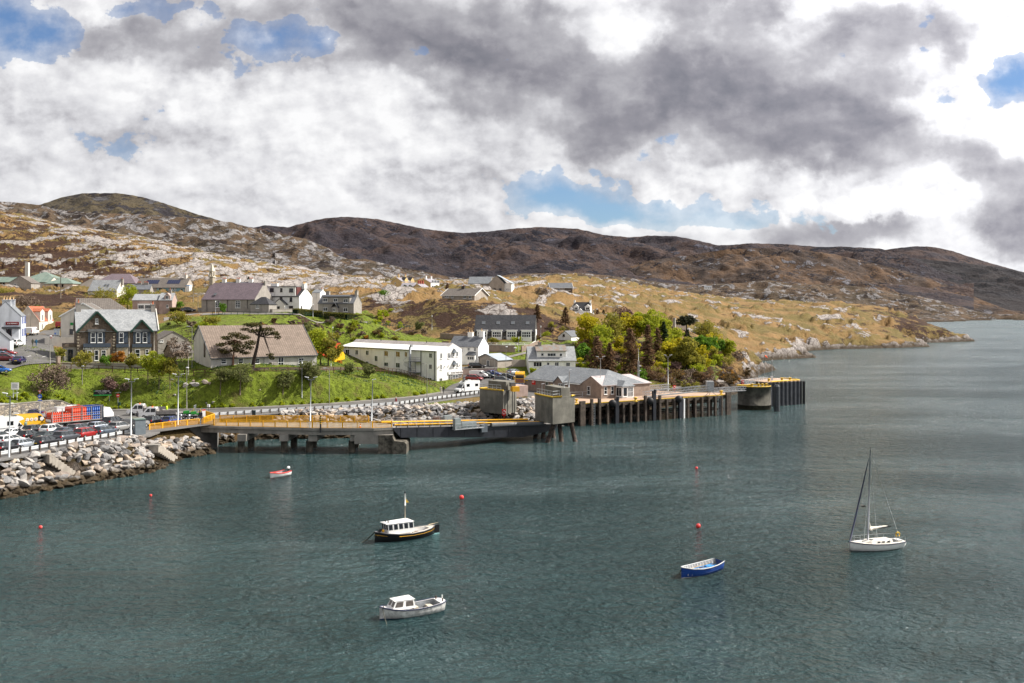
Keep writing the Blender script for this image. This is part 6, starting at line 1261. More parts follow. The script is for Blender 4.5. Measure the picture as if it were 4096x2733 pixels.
W_=g.solve(1280,True); g.walls(0,0,W_,6,g.zat(0,0,1172),WHITE,g.zat(0,3,1160),base=-3); g.roof(0,0,W_,6,g.zat(0,0,1172),g.zat(0,3,1160),SLATEG,og=.0,oh=.05); g.chimney(W_-.4,3,.8,.9,g.zat(0,3,1165),g.zat(0,3,1156),WHITE,1)
# yellow terrace on the skyline
def gabled(name,label,u0,v,Y,deg,u1,us,ve,vp,wm,wm2,rm,ch=0,chm=None,win=()):
 g=House(name,label,'house',u0,v,Y,deg,'yellow and white houses on the ridge'); W_=g.solve(u1,True); D_=g.solve(us,False,W_); ze=g.zat(0,0,ve); zr=g.zat(W_/2,0,vp)
 g.walls(0,0,W_,D_,ze,wm,zr,axis='y',base=-3); g.roof(0,0,W_,D_,ze,zr,rm,axis='y',oh=.2,og=.1)
 if wm2:g.box('side_wall',W_,.1,-2,W_+.08,D_-.1,ze-.25,wm2)
 for i in range(ch):g.chimney(W_/2,D_*(.2+.6*i/max(1,ch-1)),.6,.6,zr-.5,zr+1.5,chm,1)
 return g,W_,D_,ze,zr
LILAC=roof_mat('lilac_slate_roof',(.27,.25,.27),(.34,.32,.35),.3,.45)
g,W_,D_,ze,zr=gabled('house','tall yellow gabled house at the left end of the ridge row',1564,1156,475,-38,1607,1652,1127,1111,YELH,None,LILAC,2,YELH); g.win('F',[(1579,1129,1583,1137),(1577,1145,1583,1154)],nx=1)
for y_ in(D_*.4,D_*.95):g.walls(W_-2.5,y_-1.2,W_+.15,y_+1.2,ze+.7,YELH,ze+2.0,name='dormer',base=ze-1); g.roof(W_-2.5,y_-1.2,W_+.15,y_+1.2,ze+.7,ze+2.0,SLATED,name='dormer_roof',oh=.1,og=.02)
g,W_,D_,ze,zr=gabled('house','low yellow gabled house with red chimneys in front of the ridge row',1646,1170,455,-38,1691,1720,1153,1136,YELH,YELH,LILAC,3,mat('red_brick',(.30,.07,.05),.9,.1))
g=House('house','single-storey yellow row joining the ridge houses behind a dark bush','house',1603,1165,462,-8,'yellow and white houses on the ridge'); W_=g.solve(1658,True); g.walls(0,0,W_,7,g.zat(0,0,1149),YELH,g.zat(0,3.5,1132),base=-3); g.roof(0,0,W_,7,g.zat(0,0,1149),g.zat(0,3.5,1132),LILAC)
g,W_,D_,ze,zr=gabled('house','cream-gabled white terrace at the right end of the ridge row',1672,1160,490,-35,1722,1757,1132,1116,YELH,WHITE,LILAC,2,WHITE)
for i in range(5):
 for z_ in(.8,3.4):g.winbox('X',D_*(.12+.18*i),z_,D_*(.12+.18*i)+1,z_+1.3,W_+.08,1,nx=1)
g=House('cottage','distant white cottage alone on its green patch of moor','cottage',2817,1156,2240,-8); W_=g.solve(2848,True); g.walls(0,0,W_,9,4.2,WHITE,7,base=-12); g.roof(0,0,W_,9,4.2,7,SLATEG);
for x_ in(3,8,13):g.winbox('F',x_,1,x_+2,3)
g=House('chapel_ruin','roofless stone chapel gable with open belfry half hidden by the wood','chapel ruin',2692,1345,378,-14); g.walls(0,0,4.6,9,2.5,BANKH,4.2,base=-3); g.box('belfry',0,-.5,3.0,.8,3.5,6.6,HARL); g.box('belfry_cap',-.1,-.6,6.6,.9,3.6,6.9,HARL)
# garages right of the bank
g=House('house','small brown gabled house squeezed between bank and tiled hall','house',632,1440,232,34)
g.walls(0,0,7,8,g.zat(0,0,1362),HARL,g.zat(3.5,0,1327),axis='y',base=-2); g.roof(0,0,7,8,g.zat(0,0,1362),g.zat(3.5,0,1327),TILEG,axis='y'); g.win('F',[(639,1360,653,1369)])
g=House('garage','low brown-tiled garage left of the big tiled hall','garage',690,1450,222,34); W_=g.solve(772,True); g.walls(0,0,W_,7,g.zat(0,0,1412),HARL2,g.zat(0,3.5,1378),base=-2); g.roof(0,0,W_,7,g.zat(0,0,1412),g.zat(0,3.5,1372),TILEG)
g=House('play_barn','yellow and red roofed play barn behind the trees by the hotel','barn',1262,1455,262,-10); W_=g.solve(1338,True); BY=mat('vivid_yellow',(.62,.38,.01),.5,.04); g.walls(0,0,W_,8,g.zat(0,0,1425),BY,g.zat(0,4,1375),base=-2); m_=MB(); slab(m_,[(-.2,-.3,g.zat(0,0,1425)),(W_+.2,-.3,g.zat(0,0,1425)),(W_+.2,4,g.zat(0,4,1372)),(-.2,4,g.zat(0,4,1372))]); m_.build('roof',mat('vivid_red',(.50,.06,.015),.5,.04),g.e)
# ================================================================== BOATS
print('boats')
def hull_mesh(st,m,name,parent,flip=False,inner=None,thick=.06,floor=None,floor_m=None,gun=None,stripe=None,wlm=None,open_from=0,open_to=None):
 """st: stations (x, half beam deck, z deck, half beam waterline, z keel); bow first"""
 n=len(st); mb=MB(); vs=[]; K=7
 for(x,bd,zd,bw,zk)in st:
  r=[(x,-bd,zd),(x,-bd*.62-bw*.38,zd*.45+.06),(x,-bw,.06),(x,0,zk),(x,bw,.06),(x,bd*.62+bw*.38,zd*.45+.06),(x,bd,zd)]; vs+=r
 fs=[]; mi=[]
 for i in range(n-1):
  for k in range(K-1):fs.append((i*K+k,i*K+k+1,(i+1)*K+k+1,(i+1)*K+k)); mi.append(1 if k in(2,3)else 0)
 fs.append(tuple((n-1)*K+k for k in range(K))); mi.append(0); fs.append(tuple(reversed(range(K)))); mi.append(0)
 o=len(mb.v); mb.v+=vs; mb.f+=fs; mb.mi+=mi; mb.sm+=[True]*(len(fs)-2)+[False]*2
 h_=mb.build(name,[m,wlm or m],parent)
 g_=MB();
 for s_ in(-1,1):g_.tube([(x,s_*bd,zd+.02)for(x,bd,zd,bw,zk)in st],.055,6)
 g_.build('gunwale',gun or m,parent)
 return h_
def deck(st,i0,i1,z_off,m,name,parent,inset=.04):
 mb=MB(); L=[]; Rr=[]
 for(x,bd,zd,bw,zk)in st[i0:i1]:L.append((x,-max(bd-inset,.01),zd+z_off)); Rr.append((x,max(bd-inset,.01),zd+z_off))
 n=len(L); mb.add(L+Rr,[(i,i+1,n+i+1,n+i)for i in range(n-1)]); return mb.build(name,m,parent)
def well(st,i0,i1,zf,m,fm,parent,inset=.12):
 """inside faces of an open boat: inner skin and sole"""
 mb=MB(); S_=st[i0:i1]; n=len(S_); V_=[]
 for(x,bd,zd,bw,zk)in S_:
  b_=max(bd-inset,.02); b2=max(min(bw,b_)*.85,.01); V_+=[(x,-b_,zd),(x,-b2,zf),(x,b2,zf),(x,b_,zd)]
 fs=[];
 for i in range(n-1):a=i*4; b_=a+4; fs+=[(a,a+1,b_+1,b_),(a+2,a+3,b_+3,b_+2)]
 fs+=[(0,3,2,1),(4*n-4,4*n-3,4*n-2,4*n-1)]; mb.add(V_,fs,True); mb.build('inner_skin',m,parent)
 f2=MB(); f2.add(V_,[(i*4+1,i*4+2,i*4+6,i*4+5)for i in range(n-1)]); f2.build('sole',fm,parent)
def boat(name,label,u,v,deg,cat='boat'):p=atz(u,v,0); return empty(name,p,R(deg),label,cat)
BW=mat('boat_white',(.76,.75,.72),.35,.04,3); BWD=mat('stained_boat_white',(.62,.61,.58),.5,.22,2.5,streak=3); BBLK=mat('boat_black',(.008,.008,.009),.3,0); TEALA=mat('turquoise_antifoul',(.22,.42,.42),.6,.2,4); BLUEH=mat('boat_blue',(.012,.055,.26),.35,.1,3); GREYI=mat('boat_inner_grey',(.24,.26,.28),.7,.2,4); WOODD=mat('dark_boat_wood',(.13,.07,.045),.7,.3,5); ROPE=mat('mooring_rope',(.08,.08,.06),.9,.2)
NAVYS=mat('navy_strake',(.01,.015,.05),.5,0)
def rope(e_,a,b_,r=.03):MB().tube([a,((a[0]+b_[0])/2,(a[1]+b_[1])/2,(a[2]+b_[2])/2-.12),b_],r,6).build('mooring_rope',ROPE,e_)
# black motor boat
e_=boat('motor_boat','black-hulled motor boat with white wheelhouse and thin mast',1503,2173.5,34.8); L=7.3
st=[(-.12,.02,1.22,.02,-.3),(.3,.32,1.12,.14,-.4),(1.0,.80,.98,.55,-.5),(2.2,1.18,.84,.98,-.5),(3.8,1.28,.76,1.12,-.5),(5.2,1.16,.80,.95,-.4),(6.3,.82,.90,.50,-.3),(7.0,.30,1.02,.10,-.2),(7.1,.04,1.05,.03,-.2)]
hull_mesh(st,BBLK,'hull',e_,wlm=TEALA,gun=mat('grey_rubbing',(.10,.10,.11),.5,0))
deck(st,0,5,.0,BW,'foredeck',e_,.03); deck(st,6,9,.0,mat('boat_cream',(.60,.56,.48),.5,.06),'aft_deck',e_,.03)
for s_ in(-1,1):
 mb=MB(); S_=st[3:8]; n=len(S_); mb.add([(x,s_*(bd-.03),zd)for x,bd,zd,_,_ in S_]+[(x,s_*max(bd-.36,.02),zd+.02)for x,bd,zd,_,_ in S_],[(i,i+1,n+i+1,n+i)if s_<0 else(i,n+i,n+i+1,i+1)for i in range(n-1)]); mb.build('side_deck',_M['boat_cream'],e_)
well(st,4,8,.2,BW,WOODD,e_,.36)
MB().box(4.6,-.5,.2,5.3,.5,.55).build('engine_box',WOODD,e_)
def cabin(e_,xf0,xf1,xb,w0,w1,z0,z1,rake=.25,name='wheelhouse',m=BW,camber=.12,fw=3,sw=4,wz0=.42,wz1=.9,pane=PANE):
 mb=MB(); V_=[(xf0,-w0*.8,z0),(xf0,w0*.8,z0),(xb,w0,z0),(xb,-w0,z0),(xf1+.1,-w1*.8,z1),(xf1+.1,w1*.8,z1),(xb-.08,w1,z1),(xb-.08,-w1,z1)]
 mb.add(V_,[(0,4,5,1),(1,5,6,2),(2,6,7,3),(3,7,4,0)]); c_=mb.build(name,m,e_)
 r=MB(); V2=[(xf1-.08,-w1*.85,z1),(xf1-.08,w1*.85,z1),(xb+.02,w1+.06,z1),(xb+.02,-w1-.06,z1),(xf1+.15,0,z1+camber),(xb-.2,0,z1+camber)]
 r.add(V2,[(0,4,1),(0,3,5,4),(1,4,5,2),(3,2,5),(0,1,2,3)]); r.build('roof',m,c_)
 def panel(a,b_,c0,d0,n_):
  for i in range(n_):
   f0=(i+.14)/n_; f1=(i+.86)/n_
   def P(f_,h_):lo=Vector(a).lerp(Vector(b_),f_); hi=Vector(c0).lerp(Vector(d0),f_); return lo.lerp(hi,h_)
   q=[P(f0,wz0),P(f1,wz0),P(f1,wz1),P(f0,wz1)]; nn_=(q[1]-q[0]).cross(q[3]-q[0]).normalized(); ctr=Vector(((xf0+xb)/2,0,z0)); nn_=nn_ if nn_.dot(q[0]-ctr)>0 else-nn_
   w_=MB(); q2=[p+nn_*.02 for p in q]; w_.add(q+q2,[(4,5,6,7),(0,1,5,4),(1,2,6,5),(2,3,7,6),(3,0,4,7)]); w_.build('window',pane,c_)
 panel(V_[0],V_[1],V_[4],V_[5],fw); panel(V_[0],V_[3],V_[4],V_[7],sw); panel(V_[1],V_[2],V_[5],V_[6],sw); return c_
cabin(e_,1.15,.95,4.1,.98,.92,.86,2.0,sw=5)
mb=MB(); mb.tube([(3.5,0,2.05),(3.5,0,3.6)],[.05,.045],6); m_=mb.build('mast',mat('varnished_mast',(.45,.38,.28),.5,.1),e_); MB().tube([(3.5,0,3.6),(3.5,0,4.85)],.085,8).build('mast_top',BW,m_); MB().tube([(3.5,0,4.85),(3.5,0,5.1)],.07,8).build('mast_lamp',BLACK,m_)
mb=MB(); mb.add([(3.56,0,4.35),(3.56,0,3.9),(3.95,-.1,3.88),(3.57,.01,4.35),(3.57,.01,3.9),(3.96,-.09,3.88)],[(0,1,2),(3,5,4)]); mb.build('flag',YELB,m_)
for x_,y_ in((1.2,-.5),(1.2,.1)):MB().tube([(x_,y_,2.05),(x_,y_,2.3)],.07,6).build('deck_lamp',BLACK,e_)
MB().sphere((.75,-.25,1.25),.16,8,6).build('fender_buoy',YEL,e_)
mb=MB(); rr=random.Random(2)
for i in range(10):mb.tube([(.2+rr.random()*.8,rr.uniform(-.35,.35),1.2),(.3+rr.random()*.8,rr.uniform(-.35,.35),1.25+rr.random()*.15)],.05,5)
mb.build('anchor_gear',BLACK,e_)
for s_ in(-1,1):
 mb=MB()
 for a,b_ in((0,2),(3,7)):mb.tube([(st[i][0],s_*(st[i][1]*.86+st[i][3]*.14+.02),st[i][2]*.74)for i in range(a,b_+1)],.018,4)
 mb.build('gold_line',YEL,e_)
mb=MB(); mb.box(7.1,-.05,.0,7.75,.05,1.05); mb.build('rudder',BBLK,e_); MB().box(7.1,-.055,-.3,7.76,.055,.16).build('rudder_foot',TEALA,e_); MB().tube([(6.4,0,1.15),(7.6,0,1.25)],.04,5).build('tiller',mat('pale_wood',(.5,.4,.26),.6,.1),e_)
rope(e_,(-.1,0,1.2),(-1.15,1.15,-.05),.05)
# white cuddy boat
e_=boat('cabin_boat','weathered white open boat with rounded cuddy and blue waterline',1536,2476,29.8);
st=[(-.38,.02,1.0,.01,-.1),(-.1,.30,.93,.05,-.25),(.5,.72,.80,.42,-.3),(1.4,.98,.68,.80,-.3),(2.6,1.02,.62,.90,-.3),(3.8,.98,.66,.86,-.3),(4.7,.88,.74,.72,-.25),(5.15,.66,.78,.45,-.2),(5.3,.40,.80,.2,-.2)]
hull_mesh(st,BWD,'hull',e_,wlm=mat('blue_antifoul',(.01,.05,.16),.6,.2),gun=NAVYS); deck(st,0,4,.02,BW,'foredeck',e_,.02); deck(st,6,9,.02,BW,'aft_deck',e_,.02)
for s_ in(-1,1):
 mb=MB(); S_=st[3:7]; n=len(S_); mb.add([(x,s_*(bd),zd+.02)for x,bd,zd,_,_ in S_]+[(x,s_*(bd-.16),zd+.03)for x,bd,zd,_,_ in S_],[(i,i+1,n+i+1,n+i)if s_<0 else(i,n+i,n+i+1,i+1)for i in range(n-1)]); mb.build('side_deck',BW,e_)
well(st,3,7,.12,GREYI,WOODD,e_,.16); cabin(e_,.45,.75,2.4,.82,.62,.74,1.42,name='cuddy',fw=2,sw=2,wz0=.3,wz1=.85,pane=mat('brownish_perspex',(.10,.085,.075),.15,.2,3))
MB().box(3.9,-.7,.12,4.35,.7,.42).build('thwart',mat('cream_seat',(.5,.46,.38),.7,.1),e_); MB().box(2.5,-.3,.12,2.9,.2,.6).build('engine_cover',_M['cream_seat'],e_)
for x_,y_,h_,m_ in((-.05,0,.2,WOODD),(4.8,.45,.25,WOODD),(5.0,-.4,.25,WOODD),(5.2,.1,.35,BW)):MB().tube([(x_,y_,.78),(x_,y_,.8+h_)],.06,6).build('deck_post',m_,e_)
rope(e_,(-.2,-.2,.9),(-.35,-1.5,-.05),.03)
# blue open boat
e_=boat('rowing_boat','blue clinker-built open boat with grey interior and oars',2731,2313,39);
st=[(-.18,.02,1.02,.01,-.1),(.1,.28,.95,.08,-.2),(.8,.68,.80,.42,-.25),(1.8,.92,.70,.74,-.25),(2.9,.96,.68,.80,-.25),(4.0,.88,.72,.70,-.25),(4.9,.70,.80,.50,-.2),(5.25,.60,.84,.42,-.2)]
hull_mesh(st,BLUEH,'hull',e_,wlm=BW,gun=mat('grey_gunwale',(.45,.46,.46),.6,.1)); well(st,1,8,.15,GREYI,WOODD,e_,.07)
for s_ in(-1,1):
 mb=MB()
 for z_ in(.35,.55,.75):mb.tube([(x,s_*(bw+(bd-bw)*z_+.01),.06+(zd-.06)*z_)for x,bd,zd,bw,_ in st],.014,4)
 mb.build('planking_lands',BLUEH,e_)
 mb=MB()
 for i in range(13):x_=.4+i*.37; bd=np.interp(x_,[s[0]for s in st],[s[1]for s in st]); zd=np.interp(x_,[s[0]for s in st],[s[2]for s in st]); mb.bar((x_,s_*(bd-.09),zd),(x_,s_*(bd*.85-.1),.22),.05)
 mb.build('ribs',BW,e_)
for x_ in(1.4,2.6,3.9):w_=np.interp(x_,[s[0]for s in st],[s[1]for s in st])-.1; MB().box(x_,-w_,.45,x_+.28,w_,.5).build('thwart',WOODD if x_<3 else mat('grey_board',(.42,.44,.46),.6,.1),e_)
for y_,m_ in((-.3,mat('blue_oar',(.03,.22,.55),.5,.05)),(.15,_M['blue_oar']),(.4,mat('pale_wood',(.5,.4,.26),.6,.1))):MB().tube([(1.2,y_-.1,.58),(4.4,y_,.62)],.035,6).build('oar',m_,e_)
MB().box(3.2,-.5,.5,3.9,.1,.62).build('blue_box',_M['blue_oar'],e_); MB().sphere((1.0,-.1,.35),.17,8,6).build('pink_float',mat('pink_float',(.6,.18,.12),.5,0),e_)
rope(e_,(-.1,0,.95),(-.75,.3,-.05),.04)
# red dinghy
e_=boat('dinghy','small white dinghy with red gunwale and outboard motor near the bridge',1084,1914,62);
st=[(-.15,.03,.80,.01,-.1),(.15,.34,.76,.1,-.2),(.9,.70,.62,.42,-.25),(1.8,.82,.54,.64,-.25),(2.8,.82,.54,.66,-.25),(3.7,.74,.60,.60,-.2)]
REDP=mat('boat_red',(.52,.03,.02),.4,.08); hull_mesh(st,BW,'hull',e_,wlm=REDP,gun=REDP); well(st,1,6,.12,GREYI,WOODD,e_,.1)
for s_ in(-1,1):mb=MB(); mb.tube([(x,s_*(bd-.05),zd+.05)for x,bd,zd,_,_ in st],.07,6); mb.build('red_rail',REDP,e_)
for x_ in(1.3,2.5):MB().box(x_,-.65,.38,x_+.25,.65,.43).build('thwart',GREYI,e_)
m_=MB().tube([(3.8,0,.3),(3.8,0,.9)],.13,8).build('outboard_leg',BLACK,e_); MB().sphere((3.78,0,1.02),.26,10,7,(1.2,.8,.9)).build('outboard_cowl',BW,m_)
rope(e_,(-.1,0,.7),(-1.0,1.6,-.03),.02)
# yacht
e_=boat('sailing_yacht','white sailing yacht with tall bare mast and furled blue headsail',3417,2204,17.5,'yacht');
st=[(-.62,.02,.95,.01,.3),(-.2,.34,.90,.08,-.05),(.7,.82,.80,.5,-.3),(1.9,1.12,.72,.92,-.4),(3.2,1.22,.68,1.05,-.4),(4.5,1.12,.68,.9,-.3),(5.4,.92,.70,.6,-.1),(5.75,.82,.72,.4,.1)]
hull_mesh(st,BW,'hull',e_,wlm=mat('pale_antifoul',(.3,.33,.33),.6,.1),gun=NAVYS); deck(st,0,8,.03,mat('yacht_deck',(.70,.66,.58),.5,.05),'deck',e_,.02)
mb=MB(); c_=[(1.0,.28),(1.6,.62),(2.6,.74),(4.2,.66)]; V_=[]
for x_,w_ in c_:V_+=[(x_,-w_,.74),(x_,-w_*.8,1.0 if x_>1.2 else .8),(x_,w_*.8,1.0 if x_>1.2 else .8),(x_,w_,.74)]
fs=[]
for i in range(3):a=i*4; fs+=[(a,a+4,a+5,a+1),(a+1,a+5,a+6,a+2),(a+2,a+6,a+7,a+3)]
fs+=[(0,1,2,3),(12,15,14,13)]; mb.add(V_,fs); cr=mb.build('coachroof',_M['yacht_deck'],e_)
for x_ in(2.3,2.85,3.5):
 for s_ in(-1,1):MB().box(x_,s_*.70-.03,.80,x_+.32,s_*.70+.03,.93).build('portlight',PANE,cr)
MB().box(1.75,-.25,.98,2.15,.25,1.03).build('hatch',BLACK,cr); MB().box(4.25,-.55,.45,5.5,.55,.74+.01).build('cockpit',mat('cockpit_dark',(.05,.05,.05),.6,.2),e_); MB().box(5.0,-.45,.76,5.5,.45,.84).build('stern_locker',BW,e_)
mh=9.25; MT=(1.65,0); top=Vector((1.9,-.04,1.0+mh)); mst=MB().tube([(MT[0],0,.8),top],[.085,.06],8).build('mast',mat('mast_alloy',(.34,.35,.37),.35,.05,metal=.4),e_)
MB().tube([top,top+Vector((0,0,.25))],.03,5).build('masthead',BLACK,mst)
bl=(-.5,0,1.1); fl=Vector((1.72,-.03,9.3)); MB().tube([bl,Vector(bl).lerp(fl,.5),fl],[.09,.08,.03],7).build('furled_headsail',NAVYS,e_)
MB().tube([(1.75,0,2.0),(4.35,-.1,2.25)],.05,6).build('boom',BLACK,e_)
mb=MB(); rr=random.Random(4); P0=[(1.85+i*.22,rr.uniform(-.03,.03),2.16+i*.012)for i in range(11)]; mb.tube(P0,[.22,.2,.16,.14,.13,.11,.12,.09,.1,.07,.05],8); mb.tube([(1.85,0,2.1),(1.8,0,2.75)],[.2,.08],7); mb.build('furled_mainsail',mat('sailcloth',(.72,.68,.60),.8,.12,5),e_)
for s_ in(-1,1):
 MB().tube([(2.0,s_*1.08,.76),top-Vector((0,0,.8))],.012,4).build('shroud',SILV,e_)
 mb=MB(); pts_l=[(np.interp(x_,[s[0]for s in st],[s[0]for s in st]),s_*(np.interp(x_,[s[0]for s in st],[s[1]for s in st])-.06),np.interp(x_,[s[0]for s in st],[s[2]for s in st]))for x_ in(-.3,.5,1.4,2.4,3.4,4.4,5.6)]
 for p in pts_l:mb.tube([p,(p[0],p[1],p[2]+.55)],.015,4)
 mb.tube([(p[0],p[1],p[2]+.55)for p in pts_l],.012,4); mb.build('guard_rail',SILV,e_)
MB().tube([(5.6,0,.76),top],.01,4).build('backstay',SILV,e_)
MB().tube([(4.9+.22*math.cos(a),-.5,1.45+.22*math.sin(a))for a in[R(-50+i*28)for i in range(11)]],.08,6).build('yellow_lifebuoy',YELB,e_); MB().tube([(4.75,-.5,.76),(4.75,-.5,1.3)],.03,5).build('buoy_bracket',SILV,e_)
rope(e_,(-.55,0,.9),(-.95,-.35,-.05),.02)
BUO=mat('buoy_red',(.75,.055,.05),.35,.05)
for u,v,r_,lb in((1846,1996,.30,'red mooring buoy above the black motor boat'),(2786,1877,.23,'pinkish-red buoy highest on the right of the bay'),(2793,2111,.28,'red mooring buoy above the blue open boat'),(603,1986,.18,'small red buoy off the rock armour'),(162,2114,.20,'small red buoy nearest the left edge')):
 p=atz(u,v,0); e_=empty('mooring_buoy',p,0,lb,'buoy','red mooring buoys'); MB().sphere((0,0,r_*.7),r_,14,9).build('float',BUO,e_); MB().tube([(0,0,r_*1.65),(0,0,r_*1.9)],r_*.2,6).build('ring',BLACK,e_)
def bird(u,v,Y,deg,label,m,s=1.0):
 e_=empty('seabird',at(u,v,Y),R(deg),label,'bird'); mb=MB(); mb.tube([(-.28,0,0),(-.12,0,.02),(.12,0,.02),(.26,0,.03),(.36,0,.02)],[.02*s,.08*s,.09*s,.05*s,.01],8)
 for s_ in(-1,1):mb.add([(.12,0,.04),(-.12,0,.04),(-.06,s_*.35*s,.16),(.1,s_*.35*s,.17),(-.14,s_*.72*s,.08),(-.05,s_*.7*s,.09),(.12,0,.06),(-.12,0,.06),(-.06,s_*.35*s,.175),(.1,s_*.35*s,.185),(-.14,s_*.72*s,.09),(-.05,s_*.7*s,.10)],[(0,3,2,1),(3,5,4,2),(6,7,8,9),(9,8,10,11)])
 mb.build('body',m,e_)
bird(3454,2026,100,200,'dark seabird flying beside the yacht mast',mat('dark_feather',(.04,.035,.03),.8,0)); bird(2061,1393,200,190,'white gull gliding in front of the long retaining wall',mat('white_feather',(.8,.8,.8),.8,0))
# ================================================================== VEHICLES
print('vehicles')
CG=glassm('car_glass',(.015,.02,.022),.05,.8); TYRE=mat('tyre',(.015,.015,.015),.8,0); RIM=mat('alloy_rim',(.42,.42,.43),.35,0,metal=.5)
HL=mat('headlamp_glass',(.60,.62,.64),.15,0,spec=.8); TL=mat('tail_lamp',(.42,.01,.012),.25,0,spec=.7); PLY=mat('yellow_plate',(.72,.48,.03),.5,0); PLW=mat('white_plate',(.75,.75,.72),.5,0); PLASTIC=mat('bumper_plastic',(.02,.02,.022),.6,0)
def paint(name,c,metal=.2):
 m=mat('paint_'+name,c,.28,0,spec=.6,metal=metal); m.node_tree.nodes['Principled BSDF'].inputs['Coat Weight'].default_value=.6; m.node_tree.nodes['Principled BSDF'].inputs['Coat Roughness'].default_value=.08; return m
COLS=dict(black=paint('black',(.010,.010,.013)),silver=paint('silver',(.46,.50,.55),.5),grey=paint('dark_grey',(.075,.082,.095),.4),white=paint('white',(.74,.74,.73),0),red=paint('red',(.30,.012,.012)),blue=paint('blue',(.012,.03,.16)),navy=paint('navy',(.016,.014,.085)),green=paint('dark_green',(.03,.045,.045),.4),steel=paint('steel_blue',(.09,.115,.15),.4),bright=paint('bright_blue',(.01,.12,.42)),maroon=paint('maroon',(.14,.008,.012)),pblue=paint('pale_blue',(.16,.24,.34),.4),yellow=paint('yellow',(.78,.42,.01),0),beige=paint('warm_silver',(.36,.36,.35),.5))
TYPES={'hatch':dict(L=4.2,W=1.76,S=[(-2.1,.42,.78,.72),(-1.98,.28,.98,.82),(-1.3,.24,.98,.88),(.4,.22,.94,.88),(1.1,.24,.88,.87),(1.8,.28,.76,.80),(2.1,.36,.60,.62)],G=(-1.95,-1.55,.15,1.05,1.47),belt=.95),'estate':dict(L=4.65,W=1.80,S=[(-2.32,.42,.80,.76),(-2.2,.28,1.0,.84),(-1.4,.24,.99,.90),(.4,.22,.95,.90),(1.3,.24,.88,.88),(2.0,.28,.76,.80),(2.32,.36,.60,.62)],G=(-2.2,-1.95,.25,1.15,1.48),belt=.96),'saloon':dict(L=4.6,W=1.80,S=[(-2.3,.42,.84,.74),(-2.15,.28,1.0,.82),(-1.4,.24,1.0,.89),(.4,.22,.94,.89),(1.2,.24,.88,.88),(2.0,.28,.74,.80),(2.3,.36,.58,.62)],G=(-1.65,-.95,.2,1.1,1.42),belt=.95),'suv':dict(L=4.45,W=1.86,S=[(-2.2,.50,.95,.78),(-2.1,.34,1.12,.86),(-1.3,.30,1.10,.92),(.4,.28,1.06,.92),(1.2,.30,1.02,.90),(1.9,.34,.92,.84),(2.22,.42,.74,.66)],G=(-2.05,-1.7,.2,1.05,1.66),belt=1.07),'mpv':dict(L=4.3,W=1.82,S=[(-2.15,.44,.90,.76),(-2.05,.28,1.06,.85),(-1.3,.24,1.05,.90),(.5,.22,1.0,.90),(1.25,.24,.92,.88),(1.85,.28,.80,.80),(2.15,.36,.62,.62)],G=(-2.0,-1.75,.35,1.35,1.62),belt=1.0)}
